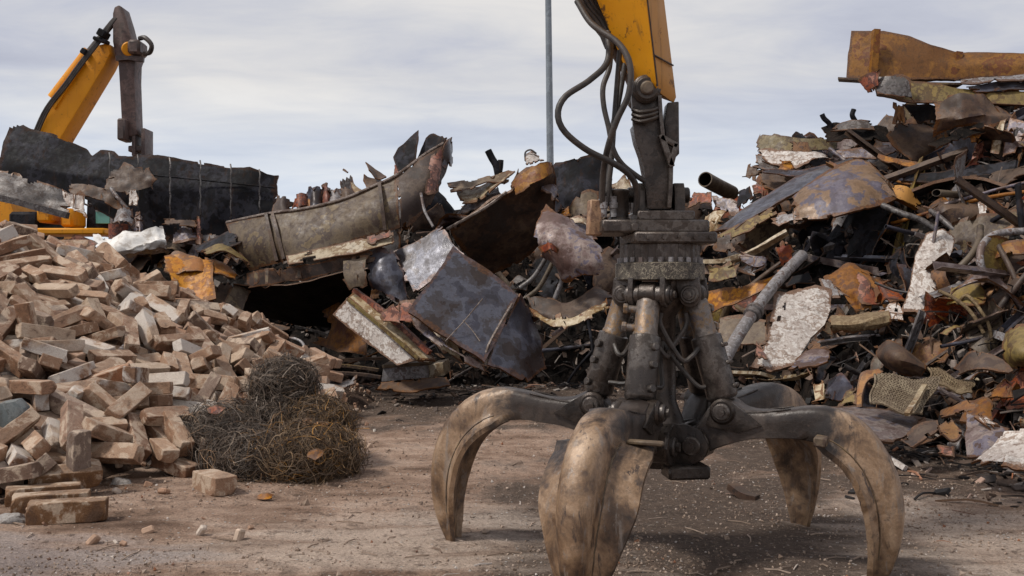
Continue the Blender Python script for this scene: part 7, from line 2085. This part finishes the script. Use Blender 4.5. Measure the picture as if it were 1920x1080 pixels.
stone(316, 848, 8.75, (.15, .12, .085), 'stone', 'whitish grey stone at the foot of the brick heap beside the wire tangle')
stone(229, 912, 7.35, (.085, .08, .06), 'stone', 'small pale stone alone on the dirt in front of the bricks')
stone(20, 978, 6.1, (.09, .07, .05), 'stone', 'grey stone beside the three parallel bricks at the left edge')
for x, y, Y, sz, lab in [(495, 648, 12.2, .2, 'rough tan mortar block on the brick heap next to the wire hoop'), (400, 730, 10.4, .3, 'big rough mortar lump above the wire tangle'), (455, 690, 11.0, .2, 'rough mortar lump behind the top wire clump'), (620, 735, 12.0, .16, 'rough brown lump right of the top wire clump')]:
    stone(x, y, Y, (sz, sz * .7, sz * .5), 'mortar', lab)
# ------------------------------------------------------------------ the smaller scrap lying all over the heap
def local_plate(rows, mat, **k):
    mb = sheet_mb(rows, **k)
    return mb


def proto(name, mb, mats):
    o = mb.build(name, mats, smooth=40)
    me = o.data
    bpy.data.objects.remove(o)
    return me


PRO = []
rp = random.Random(5)
COLW = {'rust': 'rust brown', 'brown': 'dark brown', 'char': 'black', 'tan': 'tan', 'slate': 'slate grey', 'orange': 'orange rusty', 'mauve': 'mauve grey', 'cream': 'pale cream', 'red': 'dull red', 'palegrey': 'pale grey', 'olive': 'olive', 'topbrown': 'ochre', 'grey': 'dark grey', 'white': 'white flaked'}
for sh in range(13):
    for mt in (('brown', 'rust', 'char', 'tan') if sh % 3 == 0 else ('slate', 'topbrown', 'mauve', 'grey') if sh % 3 == 1 else ('brown', 'olive', 'red', 'palegrey')):
        r_ = rp
        sd = len(PRO) + 200
        if sh < 5:
            w_, h_ = r_.uniform(.35, .6), r_.uniform(.2, .4)
            bend = r_.uniform(-.25, .25)
            rows = [[(-w_ * r_.uniform(.6, 1), -h_, r_.uniform(-.1, .1)), (0, -h_ * r_.uniform(.7, 1.2), bend), (w_ * r_.uniform(.6, 1), -h_ * r_.uniform(.5, 1), r_.uniform(-.1, .1))],
                    [(-w_, 0, r_.uniform(-.1, .1)), (0, 0, bend * 1.4), (w_, 0, r_.uniform(-.15, .15))],
                    [(-w_ * r_.uniform(.4, 1), h_, r_.uniform(-.1, .2)), (0, h_ * r_.uniform(.7, 1.2), bend), (w_ * r_.uniform(.3, 1), h_, r_.uniform(-.2, .1))]]
            me = proto('bent_plate', sheet_mb(rows, nu=18, nv=14, th=.014, dent=.022, ds=2.5, fold=.02, jag=.035, torn=.1, seed=sd, lin=True, crease=.75), [M[mt], M['edge']])
            PRO.append((me, 'bent_plate', 'bent plate', mt, .6))
        elif sh < 7:
            a0, rr = r_.uniform(1.5, 4), r_.uniform(.15, .35)
            rows = []
            for q in (-.09, .09):
                rows.append([(math.cos(a) * rr * (1 + a * .1), q + r_.uniform(-.02, .02), math.sin(a) * rr) for a in [a0 * k / 7 for k in range(8)]])
            me = proto('curled_strip', sheet_mb(rows, nu=26, nv=5, th=.012, dent=.02, ds=4, jag=.025, seed=sd), [M[mt], M['edge']])
            PRO.append((me, 'curled_strip', 'curled strip', mt, .4))
        elif sh < 9:
            L_ = r_.uniform(.5, .9)
            p = cr([V((-L_, 0, 0)), V((-L_ * .2, r_.uniform(-.1, .1), r_.uniform(-.06, .06))), V((L_, r_.uniform(-.1, .1), r_.uniform(-.1, .1)))], 12)
            me = proto('angle_bar', MB().sweep(p, PROF['L' if sh == 7 else 'C'](.05, .05)), [M[mt]])
            PRO.append((me, 'angle_bar', 'angle bar', mt, .35))
        elif sh < 11:
            L_ = r_.uniform(.3, .7)
            p = cr([V((-L_, 0, 0)), V((0, r_.uniform(-.15, .15), r_.uniform(-.1, .1))), V((L_, 0, 0))], 12)
            rr = r_.uniform(.022, .06)
            me = proto('pipe_piece', MB().pipe(p, rr, .008, n=14, mi_in=1), [M[mt], M['soot_shade']])
            PRO.append((me, 'pipe_piece', 'pipe piece', mt, .3))
        else:
            rows = []
            for q in range(4):
                rows.append([(x * .3 + r_.uniform(-.1, .1), q * .16 - .24 + r_.uniform(-.06, .06), r_.uniform(-.16, .16)) for x in (-1, -.4, .2, .9)])
            me = proto('crumpled_scrap', sheet_mb(rows, nu=18, nv=14, th=.01, dent=.03, ds=4.5, fold=.04, jag=.04, torn=.15, seed=sd, lin=True, crease=1.1), [M[mt], M['edge']])
            PRO.append((me, 'crumpled_scrap', 'crumpled sheet', mt, .55))

allv, allf = [], []
for ob in list(COL.objects):
    if ob.type == 'MESH' and ob.name not in ('ground', 'scrap_heap', 'brick_rubble', 'brick_dust_mound') and not ob.name.startswith('brick'):
        w = WORLD_AT.get(ob.name)
        if w is None or len(ob.data.vertices) > 20000:
            continue
        o_ = len(allv)
        allv += [v.co + w for v in ob.data.vertices]
        allf += [[i + o_ for i in p.vertices] for p in ob.data.polygons]
BIG = BVHTree.FromPolygons(allv, allf)


def fill(n, region, smin, smax, weight, dmin, seed):
    rf = random.Random(seed)
    done_ = []
    tries = 0
    while len(done_) < n and tries < n * 60:
        tries += 1
        px, py = rf.uniform(region[0], region[2]), rf.uniform(region[1], region[3])
        if any(math.hypot(px - a, py - b) < dmin for a, b in done_):
            continue
        h, nn = on_heap(px, py)
        if h is None:
            continue
        dirn = (h - V((0, 0, CH)))
        dist = dirn.length
        dirn.normalize()
        b = BIG.ray_cast(V((0, 0, CH)), dirn)
        if b[0] is not None and b[3] < dist - .05 and rf.random() < .93:
            continue
        if brick_heap_z(h.x, h.y) > h.z - .05:
            continue
        cand = [p for p in PRO if p[3] in weight]
        me, nm, wd, mt, sz = rf.choices(cand, [weight[p[3]] * (2.6 if p[1] in ('angle_bar', 'pipe_piece') else 1) for p in cand])[0]
        if nm in ('angle_bar', 'pipe_piece') and py < station(px)[1] + 95:
            continue
        s_ = rf.uniform(smin, smax) * (.6 + .4 * h.y / 12)
        if nm in ('angle_bar', 'pipe_piece'):
            s_ *= 1.9
        o = bpy.data.objects.new(nm, me)
        COL.objects.link(o)
        o.location = h - dirn * rf.uniform(.02, .18) + V((0, 0, .03))
        q = (nn if nn.dot(dirn) < 0 else -nn) + V((rf.gauss(0, .45), rf.gauss(0, .45), rf.gauss(0, .45)))
        eu = q.to_track_quat('Z', 'Y').to_euler()
        eu.rotate_axis('Z', rf.uniform(0, 6.28))
        o.rotation_euler = eu
        o.scale = (s_, s_ * .5, s_ * .5) if nm in ('angle_bar', 'pipe_piece') else (s_, s_, s_)
        r_ = rel(px, py, PIECES)
        sz_ = 'small' if s_ < .5 else ('' if s_ < .75 else 'large')
        c = [f'{sz_} {COLW[mt]} {wd} {r_[0][0]} {r_[0][1]}', f'{sz_} {COLW[mt]} {wd} {r_[1][0]} {r_[1][1]}', f'{COLW[mt]} {wd} {r_[0][0]} {r_[0][1]} and {r_[1][0]} {r_[1][1]}',
             f'{sz_} {COLW[mt]} {wd} {r_[2][0]} {r_[2][1]}', f'{sz_} {COLW[mt]} {wd} on the heap {r_[0][0]} {r_[0][1]}']
        lab = unique_label(c) or c[0]
        tag(o, ' '.join(lab.split()), 'scrap metal', 'small scrap on the heap')
        done_.append((px, py))


DARKW = {'brown': 4, 'rust': 2.5, 'char': 3, 'slate': 2, 'tan': 1.5, 'topbrown': 1.2, 'mauve': 1.5, 'grey': 2.5, 'olive': 1, 'red': .8, 'palegrey': .7}
LITW = {'brown': 3, 'rust': 3, 'char': 1.2, 'slate': 1.5, 'tan': 3, 'topbrown': 1.2, 'mauve': 2.2, 'grey': 2, 'olive': 2.2, 'red': 1.4, 'palegrey': 1.6}
fill(26, (380, 400, 1180, 720), .3, .75, DARKW, 34, 1)
fill(20, (120, 420, 560, 500), .35, .8, LITW, 24, 2)
fill(62, (1300, 225, 1919, 560), .5, 1.0, DARKW, 26, 3)
fill(58, (1330, 500, 1919, 840), .4, .85, LITW, 24, 4)
fill(14, (1000, 340, 1330, 520), .4, .9, DARKW, 26, 6)
fill(30, (1921, 230, 2130, 830), .4, .9, LITW, 30, 10)
fill(22, (520, 368, 1190, 430), .5, 1.0, DARKW, 26, 7)
fill(26, (1390, 195, 1919, 330), .5, 1.0, DARKW, 24, 9)

# ------------------------------------------------------------------ shreds too small to count: chips, wires and flakes over the heap
mb = MB()
rl = random.Random(8)
cnt = 0
while cnt < 5200:
    px = rl.uniform(250, 2050)
    py = rl.uniform(180, 860)
    h, nn = on_heap(px, py)
    if h is None or brick_heap_z(h.x, h.y) > h.z - .02:
        cnt += .3
        continue
    cnt += 1
    k = rl.random()
    p = h + nn * rl.uniform(0, .06) * (1 if nn.z > 0 or nn.y < 0 else -1)
    if k < .62:
        s_ = rl.uniform(.02, .085)
        e = Euler((rl.uniform(0, 6), rl.uniform(0, 6), rl.uniform(0, 6))).to_matrix()
        a = [V((-s_, -s_ * rl.uniform(.3, 1), 0)), V((s_ * rl.uniform(.3, 1), -s_ * .7, rl.uniform(-.3, .3) * s_)), V((s_, s_ * rl.uniform(.3, 1), 0)), V((-s_ * rl.uniform(.2, 1), s_ * .8, rl.uniform(-.4, .4) * s_))]
        a = [p + e @ q for q in a]
        t_ = (e @ V((0, 0, 1))) * .006
        mb.add(a + [q + t_ for q in a], [(0, 1, 2, 3), (7, 6, 5, 4), (0, 4, 5, 1), (1, 5, 6, 2), (2, 6, 7, 3), (3, 7, 4, 0)])
    elif k < .85:
        d_ = V((rl.gauss(0, 1), rl.gauss(0, 1), rl.gauss(0, .6))).normalized() * rl.uniform(.06, .3)
        mb.tube([p - d_, p + V((rl.gauss(0, .03), rl.gauss(0, .03), rl.gauss(0, .03) + .03)), p + d_], rl.uniform(.004, .011), 4, res=5)
    else:
        s_ = rl.uniform(.02, .06)
        mb.box(p, (s_ * 2, s_ * rl.uniform(.6, 1.6), s_), (rl.uniform(0, 6), rl.uniform(0, 6), rl.uniform(0, 6)), ch=s_ * .2)
k2 = 0
while k2 < 1500:                                      # trodden bits at the foot of the heap
    Y = rl.uniform(6.5, 15)
    px = rl.uniform(560, 1990)
    x = (px - 960) / FPX * Y
    gap = station(px)[0] - Y
    if gap < -.6 or rl.random() > math.exp(-max(0, gap) / .75) or brick_heap_z(x, Y) > .02:
        continue
    k2 += 1
    s_ = rl.uniform(.012, .06)
    p = V((x, Y, ground_z(x, Y) + s_ * .25))
    if rl.random() < .7:
        mb.box(p, (s_ * 2, s_ * rl.uniform(.4, 1.8), s_ * rl.uniform(.15, .6)), (rl.gauss(0, .3), rl.gauss(0, .3), rl.uniform(0, 6)), ch=s_ * .08)
    else:
        a = rl.uniform(0, 6.28)
        d_ = V((math.cos(a), math.sin(a), 0)) * rl.uniform(.05, .2)
        mb.tube([p - d_, p + V((rl.gauss(0, .02), rl.gauss(0, .02), .02)), p + d_], rl.uniform(.004, .012), 4, res=5)
o = mb.build('scrap_litter', M['swarf'], smooth=0, origin=(0, 14, 0))
o['kind'] = 'stuff'
o['label'] = 'fine shreds, flakes and wires of scrap strewn over the heap'
o['category'] = 'scrap litter'


# ------------------------------------------------------------------ tangles of wire on the dirt beside the bricks
def tangle(c, rad, n, mat, label, seed, droop=0.0, r_=.0019, curl=.75, stray=.12):
    rt = random.Random(seed)
    c = V(c)
    mb = MB()
    vs, fs = [], []
    # a dense dark heart
    import bmesh
    bm = bmesh.new()
    bmesh.ops.create_icosphere(bm, subdivisions=3, radius=1)
    core = []
    for v in bm.verts:
        q = v.co * (.66 + .3 * noise.noise(v.co * 2.2 + V((seed, 0, 0))) + .12 * noise.noise(v.co * 6 + V((seed, 0, 0))))
        core.append(c + V((q.x * rad[0], q.y * rad[1], max(q.z * rad[2], -c.z))))
    mb.add(core, [[v.index for v in f.verts] for f in bm.faces], 1)
    bm.free()
    for i in range(n):
        while True:
            u = V((rt.uniform(-1, 1), rt.uniform(-1, 1), rt.uniform(-1, 1)))
            if .6 < u.length < 1.0:
                break
        u *= 1 + .38 * noise.noise(u * 1.7 + V((seed, 3, 0))) + .16 * noise.noise(u * 4.5 + V((seed, 3, 0)))
        p = V((u.x * rad[0], u.y * rad[1], u.z * rad[2]))
        # curls around the lump
        nrm_ = V((u.x / rad[0], u.y / rad[1], u.z / rad[2])).normalized()
        t = nrm_.cross(V((rt.gauss(0, 1), rt.gauss(0, 1), rt.gauss(0, 1)))).normalized()
        pts = [p.copy()]
        step = rt.uniform(.012, .03)
        ang = rt.gauss(0, .30) * curl
        for k in range(rt.randint(9, 18)):
            t = (Matrix.Rotation(ang + rt.gauss(0, .16), 3, nrm_) @ t).normalized()
            p = p + t * step - nrm_ * .002 + V((0, 0, -droop * step))
            q = math.sqrt((p.x / rad[0]) ** 2 + (p.y / rad[1]) ** 2 + (p.z / rad[2]) ** 2)
            if q > 1.3 and not droop:
                p *= 1.25 / q
            nrm_ = (nrm_ + p.normalized() * .2).normalized()
            t = (t - nrm_ * t.dot(nrm_)).normalized()
            pts.append(p.copy())
        if rt.random() < stray:
            e_ = V((rt.gauss(0, 1), rt.gauss(0, 1), rt.gauss(.3, 1))).normalized()
            L_ = rt.uniform(.02, .085)
            pts.append(pts[-1] + (nrm_ + e_ * .6) * L_ * .5)
            pts.append(pts[-1] + (nrm_ * .6 + e_) * L_ * .5)
        w = [V((q.x + c.x, q.y + c.y, max(q.z + c.z, .006))) for q in pts]
        mb.tube(w, r_ * (rt.uniform(.5, 1.2) if rt.random() < .9 else rt.uniform(1.4, 2.2)), 3)
    o = mb.build('wire_tangle', [M[mat], M['wirecore']], smooth=60, origin=(c.x, c.y, 0))
    return tag(o, label, 'wire tangle', 'tangles of scrap wire')


cw = NT('matted_wire')
_v = cw.coords(False)
_c = cw.ramp(cw.noise(_v, 40, 8, .75), [(.38, (.006, .005, .004)), (.55, (.03, .022, .017)), (.7, (.085, .062, .045))])
cw.bump(cw.noise(_v, 60, 6, .8), 1, .03)
M['wirecore'] = cw.done(_c, .9, 0, .15)
tangle(at(532, 725, 8.3), (.25, .22, .20), 3204, 'wire_dark', 'dark grey wire clump on top of the pile of tangled wire', 1, stray=.3)
tangle(at(520, 785, 8.15), (.30, .25, .23), 2450, 'wire_dark', 'hanging grey strands of wire under the top clump', 5, droop=.3, stray=.3)
tangle(at(432, 828, 8.0), (.42, .36, .27), 4524, 'wire_dark', 'big dark grey wire clump on the left of the tangled pile', 2, stray=.25)
tangle(at(592, 800, 8.1), (.29, .26, .20), 2639, 'wire_brown', 'brown wire clump with orange bits on the right, below the top clump', 3, stray=.3)
tangle(at(572, 862, 7.6), (.42, .32, .24), 4712, 'wire_brown', 'brown curly wire clump lying at the front right of the tangled pile', 4, curl=1.7, stray=.3)
tangle(at(478, 868, 7.65), (.36, .28, .23), 3016, 'wire_dark', 'blackish wire clump at the bottom, behind the lone pale brick', 6, stray=.25)
for i, (x, y, Y, m_, lab) in enumerate([(600, 800, 7.85, 'orange', 'small orange scrap caught on the right of the wire tangle'), (580, 792, 7.9, 'orange', 'tiny orange flake in the middle of the wire tangle'), (405, 770, 7.75, 'red', 'pinkish scrap caught at the upper left of the wire tangle'), (590, 852, 7.25, 'rust', 'rust brown flake in the front wire clump'), (497, 932, 6.9, 'orange', 'little orange chip lying on the dirt in front of the wire tangle')]):
    P('scrap_flake', [[(x - 17, y - 5, Y), (x, y - 9, Y - .02), (x + 17, y - 3, Y)], [(x - 13, y + 5, Y - .05), (x + 2, y + 8, Y - .07), (x + 13, y + 4, Y - .05)]], m_, lab, None, cat='scrap flake', nu=10, nv=6, dent=.015, ds=9, jag=.01, th=.006)

# ------------------------------------------------------------------ stones, chips and splinters on the dirt
mb = MB()
rg = random.Random(21)
n_done = 0
while n_done < 16000:
    py = 700 + 400 * rg.random() ** .8
    Y = FPX * CH / (py - 540)
    px = rg.uniform(-60, 1990)
    x = (px - 960) / FPX * Y
    if Y > 15.5 or brick_heap_z(x, Y) > .1:
        continue
    d_ = noise.noise(V((x * .9, Y * .9, 4)))
    if rg.random() > .42 + d_ * 1.1 + max(0, (Y - 7) * .05):
        continue
    n_done += 1
    s_ = .0022 * Y / 6 + .010 * rg.random() ** 4 * (.5 + Y / 9)
    if rg.random() < .004:
        s_ *= 2.4
    z = ground_z(x, Y)
    e = Euler((rg.uniform(0, 6), rg.uniform(0, 6), rg.uniform(0, 6))).to_matrix()
    pts = [V((x, Y, z + s_ * .35)) + e @ V((a * s_ * rg.uniform(.6, 1.4), b * s_ * rg.uniform(.6, 1.2), c * s_ * rg.uniform(.4, .9))) for a, b, c in ((1, 0, 0), (-1, 0, 0), (0, 1, 0), (0, -1, 0), (0, 0, 1), (0, 0, -1))]
    mb.add(pts, [(0, 2, 4), (2, 1, 4), (1, 3, 4), (3, 0, 4), (2, 0, 5), (1, 2, 5), (3, 1, 5), (0, 3, 5)])
for k in range(240):
    py = 720 + 380 * rg.random()
    Y = FPX * CH / (py - 540)
    x = (rg.uniform(0, 1920) - 960) / FPX * Y
    if Y > 15 or brick_heap_z(x, Y) > .05:
        continue
    z = ground_z(x, Y) + .004
    a = rg.uniform(0, 6.28)
    L_ = rg.uniform(.02, .09)
    d_ = V((math.cos(a), math.sin(a), 0)) * L_
    mb.tube([V((x, Y, z)) - d_, V((x + rg.gauss(0, .01), Y + rg.gauss(0, .01), z + .006)), V((x, Y, z)) + d_], rg.uniform(.002, .005), 4)
o = mb.build('gravel', M['gravel'], smooth=0, origin=(0, 8, 0))
o['kind'] = 'stuff'
o['label'] = 'gravel, chips and splinters scattered on the dirt'
o['category'] = 'gravel'
mb = MB()
n_done = 0
while n_done < 3600:
    x, y = rg.uniform(-7, -1.2), rg.uniform(5.6, 15)
    hz = brick_heap_z(x, y)
    if hz < .02 and rg.random() > .18:
        continue
    if x > -1.9 and rg.random() < .6:
        continue
    n_done += 1
    s_ = .007 + .034 * rg.random() ** 2.6
    mb.box((x, y, max(hz, ground_z(x, y)) + s_ * .4 + rg.random() * .05 * (hz > .1)), (s_ * 2, s_ * rg.uniform(.8, 1.8), s_ * rg.uniform(.6, 1.4)), (rg.uniform(0, 6), rg.uniform(0, 6), rg.uniform(0, 6)), ch=s_ * .25)
o = mb.build('brick_chips', M['brickchips'], smooth=0, origin=(-4, 9, 0))
o['kind'] = 'stuff'
o['label'] = 'broken chips of brick between and in front of the bricks'
o['category'] = 'brick chips'
for pts, lab in (([(1372, 912, 6.95), (1395, 928, 6.85), (1418, 934, 6.8)], 'flat brown chunk of wood on the dark dirt under the grapple'),):
    beam('wood_chunk', pts, 'box', 'brown', lab, None, cat='wood', w=.045, h=.022)
